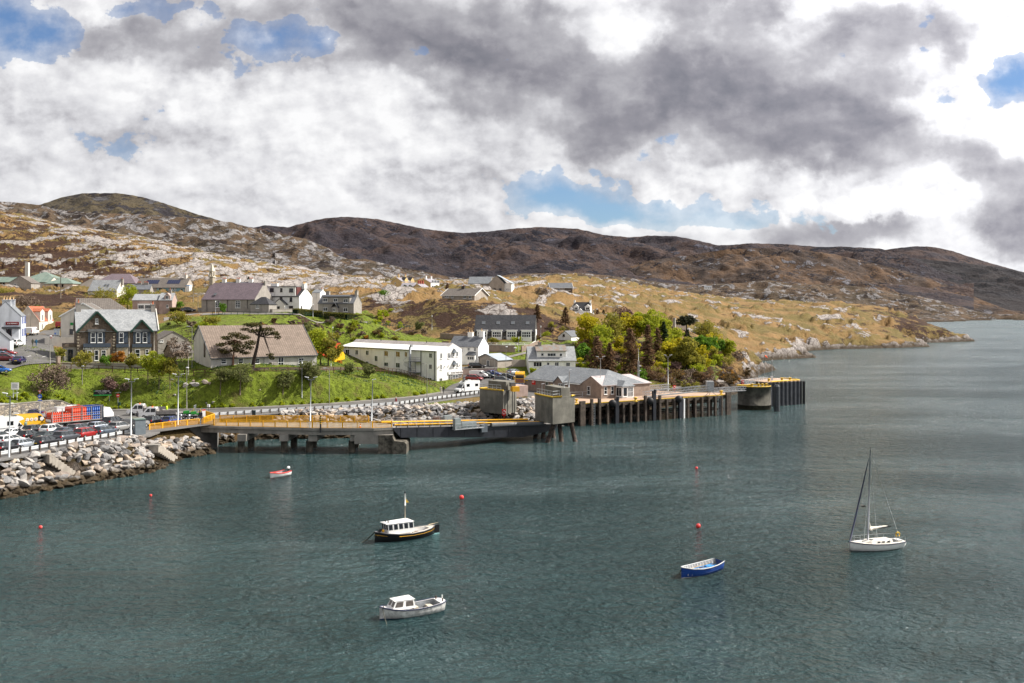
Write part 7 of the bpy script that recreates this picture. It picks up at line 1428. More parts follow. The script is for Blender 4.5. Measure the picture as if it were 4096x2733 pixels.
def make_car(tp):
 T=TYPES[tp]; L,Wd,S_,G=T['L'],T['W'],T['S'],T['G']; parts={}
 b_=MB(); V_=[]; K=8
 for(x,zs,zb,hw)in S_:
  V_+=[(x,-hw*.9,zs),(x,-hw,zs+.14),(x,-hw,zb-.16),(x,-hw*.93,zb),(x,hw*.93,zb),(x,hw,zb-.16),(x,hw,zs+.14),(x,hw*.9,zs)]
 fs=[]
 n=len(S_)
 for i in range(n-1):
  for k in range(K):fs.append((i*K+k,(i+1)*K+k,(i+1)*K+(k+1)%K,i*K+(k+1)%K))
 fs+=[tuple(range(K)),tuple((n-1)*K+k for k in reversed(range(K)))]
 b_.add(V_,fs,True);
 rb,rr,fr_,fb,zr=G; zb=T['belt']; hb=Wd/2*.93; ht=Wd/2*.74
 r_=MB(); r_.add([(rr-.06,-ht,zr-.07),(fr_+.08,-ht,zr-.07),(fr_+.08,ht,zr-.07),(rr-.06,ht,zr-.07),(rr+.1,-ht*.86,zr),(fr_-.1,-ht*.86,zr-.01),(fr_-.1,ht*.86,zr-.01),(rr+.1,ht*.86,zr)],[(4,5,6,7),(0,1,5,4),(1,2,6,5),(2,3,7,6),(3,0,4,7),(0,3,2,1)],True)
 for s_ in(-1,1):
  for(xa,xb,w_)in((rb,rr,.14),(fb,fr_,.07)):r_.bar((xa,s_*hb,zb-.02),(xb,s_*ht,zr-.05),w_,.07)
  for f_ in(.30,.60):
   xa=rb+(fb-rb)*f_; xb=rr+(fr_-rr)*f_; r_.bar((xa,s_*(hb+.005),zb-.02),(xb,s_*(ht+.005),zr-.05),.06,.05)
 g_=MB(); g_.add([(rb,-hb,zb-.03),(fb,-hb,zb-.03),(fb,hb,zb-.03),(rb,hb,zb-.03),(rr,-ht,zr-.06),(fr_,-ht,zr-.06),(fr_,ht,zr-.06),(rr,ht,zr-.06)],[(0,1,5,4),(1,2,6,5),(2,3,7,6),(3,0,4,7)])
 e_=empty('parked_car',(0,0,0)); col=COLS['grey']
 def P(nm,mb,m,par=None):return mb.build(nm,m,par or e_)
 P('body',b_,col); P('roof',r_,col); P('windows',g_,CG)
 wx=L*.305; wh=MB(); wh.tube([(0,-.1,0),(0,.1,0)],.315,16,smooth=False); rm=MB(); rm.tube([(0,-.115,0),(0,.115,0)],.19,12,smooth=False); wme=wh.mesh('wheel',TYRE); rme=rm.mesh('rim',RIM)
 for x_ in(-wx,wx):
  for s_ in(-1,1):w_=link('wheel',wme,e_,(x_,s_*(Wd/2-.08),.315)); link('rim',rme,w_)
 xf=S_[-1][0]; xr=S_[0][0]
 for s_ in(-1,1):
  h_=MB(); h_.add([(xf-.12,s_*.78*Wd/1.8,.60),(xf+.01,s_*.56,.56),(xf-.0,s_*.56,.68),(xf-.22,s_*.80*Wd/1.8,.76),(xf-.35,s_*.84*Wd/1.8,.66)],[(0,1,2,3),(0,3,4),(3,2,1,0),(4,3,0)]); P('headlight',h_,HL)
  t2_=MB(); zz=T['belt']; t2_.cbox((xr+.09,s_*(Wd/2-.16),zz-.14),(.16,.22,.26)); P('taillight',t2_,TL)
  m_=MB(); m_.cbox((fb-.25,s_*(Wd/2+.08),zb+.05),(.12,.18,.13)); P('wing_mirror',m_,col)
 p_=MB(); p_.cbox((xr-.01,0,.62),(.05,.5,.12)); P('number_plate',p_,PLY); p_=MB(); p_.cbox((xf+.01,0,.45),(.04,.5,.11)); P('number_plate',p_,PLW)
 p_=MB(); p_.cbox((xf-.03,0,.40),(.12,1.25,.16)); P('grille',p_,PLASTIC); p_=MB(); p_.cbox((xr+.02,0,.42),(.12,1.4,.16)); P('rear_bumper',p_,PLASTIC)
 return e_
PROTO={k:make_car(k)for k in TYPES}; USED=set()
def car(u,v,deg,tp,colr,label,z=4.5,group='cars in the ferry queue',name='parked_car',roofcol=None):
 p=atz(u,v,z)if z is not None else gp(u,v)+Vector((0,0,.1))
 src=PROTO[tp]; e_=src if tp not in USED else copy_tree(src); USED.add(tp)
 e_.location=p; e_.rotation_euler=(0,0,R(deg)); tag(e_,label,'car',group)
 for ch in e_.children:
  st_=ch.name.split('.')[0]
  if st_ in('body','roof','wing_mirror'):
   ch.material_slots[0].link='OBJECT'; ch.material_slots[0].material=COLS[colr]
 return e_
Q='cars in the ferry queue'
for a in[(28,1806,74,'hatch','black','black hatchback at the left edge of the front row behind the barrier'),(97,1793,73,'hatch','silver','pale silver-blue hatchback second in the front row of the queue'),(190,1782,73,'estate','black','black estate car in the front row beside the pale hatchback'),(266,1765,73,'suv','grey','dark grey sport utility car between black estate and red people carrier'),(345,1751,73,'mpv','red','red people carrier near the front of the queue'),(422,1739,74,'estate','steel','slate-blue estate car next to the red people carrier'),(480,1725,74,'suv','beige','silver crossover beside the lamp post and grey booth'),(42,1777,73,'estate','white','white estate car in the second row at left'),(120,1757,73,'hatch','black','black hatchback in the second row behind the silver-blue one'),(186,1760,73,'saloon','green','dark greenish saloon squeezed behind the black estate'),(262,1743,73,'saloon','steel','blue-grey saloon behind the dark grey sport utility car'),(322,1729,74,'estate','grey','dark car behind the red people carrier'),(394,1720,74,'hatch','silver','silver hatchback with bright tail lamps in the second row'),(455,1703,74,'suv','black','black off-roader standing apart on the right'),(58,1748,73,'saloon','white','white saloon in the third row beside the camper'),(140,1734,73,'hatch','black','black car parked below the yellow van'),(212,1736,73,'suv','white','white sport utility car next to the gas bottle lorry'),(0,1764,73,'hatch','green','dark hatchback at the left edge in the third row'),(617,1699,76,'suv','black','black crossover behind the yellow railing'),(686,1697,78,'hatch','blue','blue hatchback behind the yellow railing')]:car(*a)
car(122,1668,197,'saloon','navy','purple-blue saloon driving past the rubble wall',group=None)
for a in[(66,1389,96,'suv','white','white car parked outside the red-signed shop'),(82,1374,96,'hatch','navy','dark car just beyond the white one in the street'),(20,1447,8,'mpv','maroon','maroon car nearest in the parking bay at left'),(24,1425,8,'hatch','red','red car farthest in the parking bay at left'),(14,1436,8,'hatch','pblue','pale blue car in the middle of the parking bay'),(77,1455,100,'saloon','navy','dark blue saloon with brake lights on in the street'),(-2,1494,20,'hatch','bright','bright blue car cut by the left edge above the tall wall')]:car(*a,z=None,group='cars in the street')
for a in[(1908,1474,2,'estate','black','black estate car on the upper yard by the garage'),(1898,1525,-18,'mpv','red','red people carrier behind the motorhome'),(1946,1512,-22,'estate','green','dark car between white van and blue car in the hotel car park'),(1972,1505,-22,'saloon','blue','blue car in the back row of the hotel car park'),(2010,1530,-20,'estate','grey','dark grey estate in the front row of the hotel car park'),(2030,1517,-20,'saloon','black','black saloon left of the yellow lorry'),(2058,1500,40,'hatch','silver','silver car just behind the yellow lorry')]:car(*a,z=None,group='cars in the hotel car park')
car(752,1248,10,'saloon','grey','dark car parked by the hedge left of the church',z=None,group=None)
car(2,1716,40,'hatch','grey','grey car hidden behind the white camper at the left edge')
# --- vans, campers and lorries: local x forward
def wheels(e_,xs,w,r=.36):
 wh=MB(); wh.tube([(0,-.13,0),(0,.13,0)],r,16,smooth=False); rm=MB(); rm.tube([(0,-.145,0),(0,.145,0)],r*.5,10,smooth=False); a=wh.mesh('wheel',TYRE); b_=rm.mesh('rim',RIM)
 for x_ in xs:
  for s_ in(-1,1):q=link('wheel',a,e_,(x_,s_*(w/2-.12),r)); link('rim',b_,q)
def prof(e_,name,pr,w,m,inset=0,par=None):
 """side profile extruded across, edges pulled in near the roof"""
 n=len(pr); zmax=max(p[1]for p in pr); mb=MB(); L_=[];
 for s_ in(-1,1):
  for x,z in pr:k=max(0,(z-1.0)/max(.1,zmax-1.0)); L_.append((x,s_*(w/2-inset*k),z))
 a=sum(pr[i][0]*pr[(i+1)%n][1]-pr[(i+1)%n][0]*pr[i][1]for i in range(n))
 f1=tuple(range(n)); f2=tuple(n+i for i in reversed(range(n))); sd_=[(i,n+i,n+(i+1)%n,(i+1)%n)for i in range(n)]
 fs=[f1,f2]+sd_
 if a<0:fs=[tuple(reversed(f))for f in fs]
 mb.add(L_,fs); return mb.build(name,m,par or e_)
def sidewin(e_,quads,w,m=CG,name='side_window',inset=0,zmax=2):
 for q in quads:
  for s_ in(-1,1):
   mb=MB(); yy=[s_*(w/2-inset*max(0,(z-1.0)/max(.1,zmax-1.0))+.012)for x,z in q]; mb.add([(x,y,z)for(x,z),y in zip(q,yy)]+[(x,y-s_*.03,z)for(x,z),y in zip(q,yy)],[(0,1,2,3),(7,6,5,4),(3,2,1,0)]); mb.build(name,m,e_)
def nose(e_,xf,z0,w,zl=.75):
 for s_ in(-1,1):MB().cbox((xf,s_*(w/2-.25),zl),(.1,.32,.24)).build('headlight',HL,e_)
 MB().cbox((xf+.02,0,z0),(.12,w*.9,.28)).build('bumper',PLASTIC,e_); MB().cbox((xf+.085,0,z0),(.03,.5,.11)).build('number_plate',PLW,e_)
def tail(e_,xr,w,z=.9):
 for s_ in(-1,1):MB().cbox((xr,s_*(w/2-.12),z),(.06,.14,.5)).build('taillight',TL,e_)
 MB().cbox((xr-.03,0,.5),(.04,.5,.11)).build('number_plate',PLY,e_)
def van(u,v,deg,colr,label,L=5.2,H_=2.3,z=4.5,wins=0,name='van',cat='van',group=None,beacon=False):
 p=atz(u,v,z)if z is not None else gp(u,v)+Vector((0,0,.1)); e_=empty(name,p,R(deg),label,cat,group); h=L/2; W_=1.95; m=COLS[colr]
 pr=[(-h,.45),(-h,H_-.15),(-h+.12,H_),(h-1.75,H_),(h-1.45,H_-.1),(h-.75,1.25),(h-.1,1.0),(h,.75),(h,.45)]
 prof(e_,'body',pr,W_,m,.12); wheels(e_,(-h+1.0,h-.95),W_)
 ws=MB(); a,b_=(h-1.42,H_-.13),(h-.78,1.29); n_=Vector((.87,0,.5))*.03; ws.add([(a[0]+.03,-W_*.36,a[1]),(b_[0]+.03,-W_*.43,b_[1]),(b_[0]+.03,W_*.43,b_[1]),(a[0]+.03,W_*.36,a[1])],[(0,1,2,3)]); ws.build('windscreen',CG,e_)
 sidewin(e_,[[(h-1.95,1.25),(h-.95,1.25),(h-1.5,H_-.3),(h-1.95,H_-.3)]],W_,inset=.12,zmax=H_)
 if wins:sidewin(e_,[[(-h+.3+i*1.1,1.3),(-h+1.2+i*1.1,1.3),(-h+1.2+i*1.1,H_-.4),(-h+.3+i*1.1,H_-.4)]for i in range(wins)],W_,inset=.12,zmax=H_)
 nose(e_,h,.5,W_); tail(e_,-h,W_,1.1)
 for s_ in(-1,1):MB().cbox((h-1.05,s_*(W_/2+.12),1.35),(.1,.18,.28)).build('wing_mirror',PLASTIC,e_)
 return e_
vy=van(128,1712,38,'yellow','yellow panel van with round white logos on its side',5.4,2.4)
for s_ in(-1,):
 for i,x_ in enumerate((-.9,-.25,.4,1.35)):
  mb=MB(); y_=s_*(1.95/2-.04)-.03; mb.tube([(x_,y_,1.55),(x_,y_-.02,1.55)],.27 if i<3 else .33,14,smooth=False); lg=mb.build('logo_disc',PLW,vy)
  if i<3:text('logo_letter','CBC'[i],.34,mat('orange_letter',(.75,.30,.02),.5,0),lg,(x_,y_-.03,1.55),(R(90),0,0))
van(548,1713,74,'beige','grey panel van hidden behind the grey booth',4.3,1.85); van(216,1702,38,'silver','silver minibus with dark windows between yellow van and lorry',5.0,2.1,wins=2)
van(127,1342,97,'white','white van stopped outside the red-roofed cottage',5.0,2.0,z=None); van(1916,1514,-20,'white','white panel van in the hotel car park',4.8,1.9,z=None); van(243,1314,100,'red','red van in shade beside the cream building',4.4,1.9,z=None)
def motorhome(u,v,deg,label,L=6.5,z=4.5,over=True,dark=False):
 p=atz(u,v,z)if z is not None else gp(u,v)+Vector((0,0,.1)); e_=empty('motorhome',p,R(deg),label,'motorhome','motorhomes'); h=L/2; W_=2.15; m=COLS['white']
 pr=[(-h,.5),(-h,2.75),(-h+.15,2.85),(h-1.3,2.85),(h-.85,2.7),(h-.65,2.35),(h-1.2,2.15),(h-1.35,2.1),(h-1.6,1.2),(h-1.6,.5)]if over else[(-h,.5),(-h,2.8),(h-2.2,2.85),(h-1.5,2.35),(h-1.6,1.2),(h-1.6,.5)]
 prof(e_,'living_box',pr,W_,m,.04)
 prof(e_,'cab',[(h-1.62,.45),(h-1.62,2.14),(h-1.4,2.12),(h-.75,1.25),(h-.1,1.0),(h,.75),(h,.45)],1.95,m,.1); wheels(e_,(-h+1.3,h-.95),2.0)
 ws=MB(); ws.add([(h-1.36,-.75,2.07),(h-.74,-.88,1.28),(h-.74,.88,1.28),(h-1.36,.75,2.07)],[(0,1,2,3)]); ws.build('windscreen',CG,e_)
 sidewin(e_,[[(h-1.55,1.25),(h-.95,1.25),(h-1.4,1.95),(h-1.55,1.95)]],1.95,inset=.1,zmax=2.14); sidewin(e_,[[(-h+.6,1.5),(-h+1.5,1.5),(-h+1.5,2.1),(-h+.6,2.1)],[(h-3.1,1.5),(h-2.2,1.5),(h-2.2,2.15),(h-3.1,2.15)]],W_)
 nose(e_,h,.5,1.95); tail(e_,-h,W_,1.0)
 MB().cbox((-.6,0,2.93),(.8,.6,.12)).build('roof_hatch',FR,e_); MB().cbox((h-1.9,0,2.9),(.7,.9,.06)).build('roof_window',CG,e_)
 mb=MB(); mb.bar((-h+.2,-W_/2-.015,.95),(h-2,-W_/2-.015,1.15),.02,.08); mb.build('stripe',LEAD,e_)
 for s_ in(-1,1):MB().cbox((h-1.0,s_*1.12,1.4),(.1,.2,.35)).build('wing_mirror',PLASTIC,e_)
 return e_
motorhome(18,1738,38,'white motorhome with over-cab bulge behind the queue at left',6.6); motorhome(-2,1677,20,'white coach-built motorhome against the rubble wall at the left edge',6.5); motorhome(292,1688,38,'white motorhome behind the gas bottle lorry',5.8); motorhome(1868,1571,222,'white motorhome driving along the shore road below the hotel',6.3,over=False)
# gas bottle lorry
lo=empty('flatbed_lorry',atz(318,1706,4.5),R(50),'long caged flatbed lorry stacked with red and blue gas bottles','lorry'); Lb=10.5; h=Lb/2
MB().box(-h,-1.2,1.0,h-1.6,1.2,1.2).build('flatbed',mat('bed_grey',(.25,.23,.22),.7,.15,2),lo); MB().box(-h+.2,-.5,.6,h,.5,.98).build('chassis',PLASTIC,lo); wheels(lo,(-h+1.6,-h+2.8,h-.9),2.4,.46)
prof(lo,'cab',[(h-1.5,.6),(h-1.5,2.9),(h-.3,2.95),(h+.3,2.0),(h+.4,.6)],2.3,COLS['white'],.1)
prof(lo,'headboard',[(h-1.95,1.2),(h-1.95,3.5),(h-1.6,3.5),(h-1.6,1.2)],2.4,COLS['grey']);
cg=MB()
for s_ in(-1.17,1.17):
 for i in range(6):x_=-h+.05+i*(Lb-2.1)/5; cg.bar((x_,s_,1.2),(x_,s_,3.45),.1)
 for z_ in(1.55,1.95,2.35):cg.bar((-h,s_,z_),(h-1.9,s_,z_),.05,.07)
 cg.bar((-h,s_,3.42),(h-1.9,s_,3.42),.06)
for z_ in(1.5,1.9,3.42):cg.bar((-h,-1.17,z_),(-h,1.17,z_),.06)
cg.build('cage',mat('cage_grey',(.27,.25,.25),.6,.1),lo)
for s_ in(-1.19,1.19):
 a=MB().box(-h-.03,min(s_,s_*.88),1.25,-h+.0,max(s_,s_*.88),2.9).build('sign_panel',RED,lo); MB().box(-h-.045,min(s_,s_*.9),1.9,-h-.031,max(s_,s_*.9),2.5).build('sign_white',FR,a)
MB().box(-h-.04,-.85,1.25,-h-.005,.95,1.65).build('tail_board',FR,lo); mb=MB(); mb.cbox((-h-.02,0,.8),(.06,1.6,.25)); mb.build('light_bar',mat('lamp_amber',(.8,.25,.01),.4,0),lo)
ORG=mat('gas_orange',(.62,.055,.012),.4,.08,4); BLG=mat('gas_blue',(.01,.07,.30),.4,.08,4); bots=[]
tm=MB(); tm.tube([(0,0,0),(0,0,.55),(0,0,.64),(0,0,.66)],[.155,.155,.09,.09],9); tm.tube([(0,0,.64),(0,0,.76)],.1,7,cap=False); bme={c:None for c in 'rb'}; bme['r']=tm.mesh('gas_bottle',ORG); bme['b']=tm.mesh('gas_bottle',BLG); cnt=0
for lay in range(3):
 for i in range(24):
  for j in range(7):
   x_=-h+.25+i*.345; y_=-1.0+j*.333; inner=0<i<23 and 0<j<6
   if lay<2 and inner:continue
   if lay==2 and i<8 and i>5 and j>3:continue
   blue=i>=17 and lay>=1 or i>=20; zz=1.2+lay*.74
   if lay==2 and not blue and i<9:continue
   o=bpy.data.objects.new('gas_bottle',bme['b' if blue else 'r']); COL.objects.link(o); cnt+=1
   M_=Matrix.Rotation(R(50),4,'Z'); q=M_@Vector((x_,y_,zz)); o.location=lo.location+q
   tag(o,'blue gas bottle in the front half of the caged lorry' if blue else 'orange-red gas bottle stacked in the caged lorry','gas bottle','blue gas bottles on the lorry' if blue else 'red gas bottles on the lorry')
print('bottles',cnt)
# tipper trucks
def tipper(u,v,deg,label,bed=True):
 e_=empty('tipper_truck',atz(u,v,4.5),R(deg),label,'truck','white tipper trucks'); h=3.0; m=COLS['white']
 pr=[(h-3.0,.5),(h-3.0,2.0),(h-2.9,2.08),(h-1.55,2.1),(h-.85,1.3),(h-.1,1.05),(h,.75),(h,.45),(h-3,.45)]
 prof(e_,'cab',pr,1.95,m,.14); wheels(e_,(-h+1.2,h-.9),1.95,.36); sidewin(e_,[[(h-1.95,1.25),(h-1.1,1.25),(h-1.6,1.88),(h-1.95,1.88)],[(h-2.9,1.25),(h-2.1,1.25),(h-2.1,1.88),(h-2.9,1.88)]],1.95,inset=.14,zmax=2.1)
 ws=MB(); ws.add([(h-1.51,-.72,2.05),(h-.83,-.87,1.34),(h-.83,.87,1.34),(h-1.51,.72,2.05)],[(0,1,2,3)]); ws.build('windscreen',CG,e_); nose(e_,h,.5,1.95)
 MB().tube([(h-2.2,-.3,2.17),(h-2.2,.3,2.17)],.09,8).build('amber_beacon',mat('beacon_orange',(.8,.12,.01),.4,0),e_)
 B_=mat('worn_bed',(.30,.28,.26),.8,.2,2); b_=MB(); b_.box(-h-.6,-1.05,.85,h-3.1,1.05,.95); b_.box(-h-.6,-1.05,.95,h-3.1,-1.0,1.45); b_.box(-h-.6,1.0,.95,h-3.1,1.05,1.45); b_.box(h-3.14,-1.05,.95,h-3.1,1.05,1.8); b_.build('drop_side_bed',B_,e_); MB().box(-h-.3,-.4,.5,h-1,.4,.84).build('chassis',PLASTIC,e_)
 return e_
tipper(628,1674,186,'nearer white crew-cab tipper truck facing left on the quay'); tipper(577,1660,186,'farther white crew-cab tipper truck half hidden behind the nearer one')
# trailer with ramp
tr=empty('trailer',atz(745,1662,4.5),R(186),'grey flat trailer with raised mesh ramp beside the green mowers','trailer'); MB().box(-1.5,-1,.5,1.5,1,.62).build('bed',_M['worn_bed'],tr); wheels(tr,(-.4,.4),1.9,.3); mb=MB()
for i in range(9):mb.bar((-1.5,-1+i*.25,.6),(-1.6,-1+i*.25,1.9),.04)
mb.bar((-1.6,-1,1.9),(-1.6,1,1.9),.05); mb.build('mesh_ramp',SILV,tr)
# big yellow lorry facing us
yl=empty('lorry',gp(2080,1549)+Vector((0,0,.1)),R(266),'yellow and blue articulated lorry cab facing the water','lorry'); yl.location.z=gz(*yl.location[:2])+.1
prof(yl,'cab',[(-1.1,.9),(-1.1,3.3),(-.9,3.7),(.3,3.75),(.85,3.2),(1.1,2.0),(1.1,1.5),(1.15,.9)],2.45,COLS['yellow'],.08); MB().box(-1.0,-1.22,.3,1.2,1.22,1.05).build('blue_bumper',COLS['blue'],yl); MB().box(1.12,-1.0,2.12,1.17,1.0,2.85).build('windscreen',CG,yl)
MB().box(1.16,-1.0,1.15,1.2,1.0,1.95).build('grille_panel',mat('orange_grille',(.60,.22,.02),.5,.1),yl); mb=MB()
for z_ in(1.25,1.42,1.6,1.78):mb.box(1.201,-.95,z_,1.23,.95,z_+.07)
mb.build('grille_bars',COLS['blue'],yl)
for y_ in(-.55,-.2,.2,.55):MB().tube([(1.2,y_,.78),(1.28,y_,.78)],.13,10).build('spot_lamp',HL,yl)
for y_ in(-.6,-.2,.2,.6):MB().tube([(.75,y_,3.6),(.85,y_,3.6)],.1,8).build('roof_lamp',HL,yl)
MB().box(.95,-1.1,2.92,1.14,1.1,3.05).build('sun_visor',COLS['yellow'],yl)
for s_ in(-1,1):MB().box(1.0,s_*1.42-.08,1.9,1.1,s_*1.42+.08,2.7).build('wing_mirror',COLS['yellow'],yl); MB().box(1.2,s_*.95-.15,.62,1.25,s_*.95+.15,.9).build('headlight',HL,yl)
MB().box(-9.5,-1.2,1.1,-1.5,1.2,1.3).build('trailer_bed',_M['worn_bed'],yl); wheels(yl,(.2,-2.2,-8,-7),2.4,.5)
# motorbikes and mowers
def bike(u,v,deg,label):
 e_=empty('motorbike',atz(u,v,4.5),R(deg),label,'motorbike','touring motorbikes');
 for x_ in(-.75,.75):mb=MB(); mb.tube([(x_+.3*math.cos(a),0,.32+.3*math.sin(a))for a in[i*math.pi/7 for i in range(15)]],.06,6,cap=False); mb.build('wheel',TYRE,e_)
 mb=MB(); mb.tube([(-.9,0,.75),(-.3,0,.85),(.3,0,.95),(.7,0,1.0)],[.14,.2,.24,.14],8); mb.sphere((0,0,.5),.3,8,6,(1.3,.6,.8)); mb.build('body',COLS['black'],e_)
 mb=MB(); mb.tube([(.75,0,.35),(.5,0,1.1)],.05,6); mb.bar((.5,-.38,1.12),(.5,.38,1.12),.04); mb.build('fork',RIM,e_); mb=MB(); mb.sphere((.78,0,1.0),.25,9,6,(.8,1,1.1)); mb.build('fairing',COLS['silver'],e_)
 mb=MB(); mb.add([(.72,-.2,1.15),(.72,.2,1.15),(.5,.17,1.5),(.5,-.17,1.5)],[(0,1,2,3),(3,2,1,0)]); mb.build('screen',CG,e_)
 for s_ in(-1,1):MB().cbox((-.7,s_*.3,.7),(.5,.22,.35)).build('pannier',COLS['black'],e_)
bike(735,1683,250,'black touring motorbike standing left of its twin behind the yellow railing'); bike(768,1684,250,'black touring motorbike standing right of its twin behind the yellow railing')
GRP=mat('mower_green',(.02,.22,.03),.4,.05)
def mower(u,v,deg,label):
 e_=empty('ride_on_mower',atz(u,v,4.5),R(deg),label,'mower','green ride-on mowers'); prof(e_,'bonnet',[(0,.5),(0,1.0),(.9,.95),(1.1,.8),(1.1,.45)],.75,GRP,0); MB().box(-.9,-.5,.4,0,.5,.6).build('footplate',GRP,e_)
 mb=MB(); mb.box(-.75,-.27,.85,-.3,.27,.95); mb.box(-.82,-.27,.9,-.72,.27,1.35); mb.build('seat',YELB,e_); mb=MB(); mb.tube([(-.05,0,1.0),(-.2,0,1.15)],.03,5); mb.tube([(-.2+.02,.18*math.cos(a),1.15+.1*math.sin(a))for a in[i*math.pi/4 for i in range(9)]],.02,4,cap=False); mb.build('steering_wheel',PLASTIC,e_); wheels(e_,(-.6,.75),1.0,.28)
mower(757,1664,205,'green ride-on mower with yellow seat farther left of the pair'); mower(785,1667,205,'green ride-on mower with yellow seat nearer the standing couple')
# ================================================================== PEOPLE
SKIN=mat('skin',(.50,.28,.20),.6,0)
def person(u,v,deg,label,top,legs,hair,z=4.5,h=1.74,walk=.0,coat=0,arms='down',floor=None):
 p=floor or(atz(u,v,z)if z is not None else gp(u,v)+Vector((0,0,.1))); e_=empty('person',p,R(deg),label,'person')
 s=h/1.74; sw=walk
 J={'pel':(0,0,.95),'bel':(0,0,1.12),'che':(.01,0,1.33),'nek':(.01,0,1.49),'hed':(.02,0,1.60),'top':(.02,0,1.70)}
 E_=[('pel','bel'),('bel','che'),('che','nek'),('nek','hed'),('hed','top')]; Rr=dict(pel=.15,bel=.135,che=.155,nek=.06,hed=.095,top=.06)
 for s_,n_ in((-1,'r'),(1,'l')):
  f_=s_*sw
  J['hip'+n_]=(0,s_*.09,.90); J['kne'+n_]=(.18*f_+.03*abs(sw),s_*.10,.50); J['ank'+n_]=(.28*f_-.04*sw,s_*.10,.09); J['toe'+n_]=(.28*f_-.04*sw+.17,s_*.11,.04)
  J['sho'+n_]=(0,s_*.19,1.42);
  if arms=='down':J['elb'+n_]=(-.10*f_-.02,s_*.25,1.14); J['wri'+n_]=(-.16*f_+.06,s_*.26,.90); J['han'+n_]=(-.17*f_+.08,s_*.26,.82)
  else:J['elb'+n_]=(.04,s_*.25,1.15); J['wri'+n_]=(.25,s_*.15,1.12); J['han'+n_]=(.33,s_*.12,1.13)
  E_+=[('pel','hip'+n_),('hip'+n_,'kne'+n_),('kne'+n_,'ank'+n_),('ank'+n_,'toe'+n_),('che','sho'+n_),('sho'+n_,'elb'+n_),('elb'+n_,'wri'+n_),('wri'+n_,'han'+n_)]
  for k_,r_ in(('hip',.095),('kne',.062),('ank',.045),('toe',.04),('sho',.07),('elb',.048),('wri',.032),('han',.038)):Rr[k_+n_]=r_
 ks=list(J); me=bpy.data.meshes.new('body'); me.from_pydata([Vector(J[k])*s for k in ks],[(ks.index(a),ks.index(b_))for a,b_ in E_],[])
 o=bpy.data.objects.new('body',me); COL.objects.link(o); md=o.modifiers.new('skin','SKIN'); sv=me.skin_vertices[0].data
 for i,k in enumerate(ks):r_=Rr[k]*s; sv[i].radius=(r_*(1.25 if k in('pel','bel','che')else 1),r_)
 sv[ks.index('pel')].use_root=True; o.modifiers.new('sub','SUBSURF').levels=1; dg=bpy.context.evaluated_depsgraph_get(); m2=bpy.data.meshes.new_from_object(o.evaluated_get(dg)); bpy.data.objects.remove(o)
 b_=bmesh.new(); b_.from_mesh(m2)
 for f_ in b_.faces:
  c_=f_.calc_center_median()/s; f_.smooth=True
  hz=min((Vector(J['han'+n_])-c_).length for n_ in 'rl')
  f_.material_index=2 if(c_.z>1.47 and abs(c_.y)<.13)or hz<.09 else(3 if c_.z<.1 else(1 if c_.z<(.95-.35*coat)and abs(c_.y)<.2 else 0))
 b_.to_mesh(m2); b_.free(); m2.materials.clear()
 for m_ in(top,legs,SKIN,PLASTIC):m2.materials.append(m_)
 m2.name='body'; body=link('body',m2,e_)
 for n_,s_ in(('r',-1),('l',1)):
  hn=Vector(J['han'+n_])*s; wr=Vector(J['wri'+n_])*s; d_=(hn-wr).normalized(); sd=Vector((1,0,0))if arms=='down' else Vector((0,1,0)); mb=MB()
  for k in range(4):q=hn+sd*(k-1.5)*.019*s+d_*.02; L_=(.075,.085,.08,.065)[k]*s; mb.tube([q,q+d_*L_*.5,q+d_*L_*.85-Vector((0,s_*.012,0))],[.010,.009,.007],5)
  mb.tube([hn+sd*.03*s,hn+sd*.05*s+d_*.03*s,hn+sd*.048*s+d_*.055*s],[.011,.010,.008],5); mb.build('hand',SKIN,e_)
 mb=MB(); mb.sphere((.005*s,0,1.665*s),.108*s,10,7,(1.05,.9,.85)); mb.build('hair',hair,e_)
 mb=MB(); mb.sphere((.118*s,0,1.60*s),.018*s,6,4); mb.build('nose',SKIN,e_); mb=MB();
 for s_ in(-1,1):mb.sphere((.105*s,s_*.035*s,1.625*s),.011*s,6,4)
 mb.build('eyes',PLASTIC,e_)
 if coat:mb=MB(); mb.tube([(0,0,.45*s),(0,0,.95*s),(0,0,1.35*s)],[.24*s,.19*s,.17*s],12); mb.build('long_coat',top,e_)
 return e_
DK=mat('dark_cloth',(.02,.02,.025),.9,0); JN=mat('jeans',(.03,.05,.10),.9,0); RDJ=mat('red_jacket',(.22,.01,.015),.8,0); KH=mat('khaki_trousers',(.30,.24,.16),.9,0); GRJ=mat('sage_jacket',(.16,.22,.17),.8,0); BLJ=mat('blue_jacket',(.02,.10,.18),.8,0); CRJ=mat('cream_jacket',(.50,.45,.36),.8,0); HIVIS=mat('hi_vis',(.55,.80,.03),.7,0)
HW_=mat('white_hair',(.6,.58,.55),.8,0); HB=mat('brown_hair',(.06,.035,.02),.8,0); HBL=mat('blonde_hair',(.42,.30,.16),.8,0)
person(1584,1622,200,'white-haired person in red jacket walking behind the crash barrier',RDJ,KH,HW_,walk=1.0)
person(1763,1574,80,'person in cream jacket walking away beside the stair fence',CRJ,DK,HB,walk=.8); person(1774,1575,85,'person in black with rucksack walking right of the cream-jacketed one',DK,DK,HBL,walk=.8)
person(131,1388,95,'person in dark jacket walking left of the pair in the street',mat('olive_jacket',(.06,.06,.04),.9,0),DK,HB,z=None,walk=.9); person(145,1388,95,'person in blue jacket walking right of the pair in the street',BLJ,JN,HB,z=None,walk=.9)
person(799,1680,200,'dark-haired person in long black coat beside the yellow railing',DK,DK,HB,coat=1); person(806,1682,210,'blonde person in long black coat beside the red-edged notice',DK,DK,HBL,coat=1)
person(103,1725,150,'white-haired person in sage jacket standing by the yellow van',GRJ,KH,HW_,walk=.3)
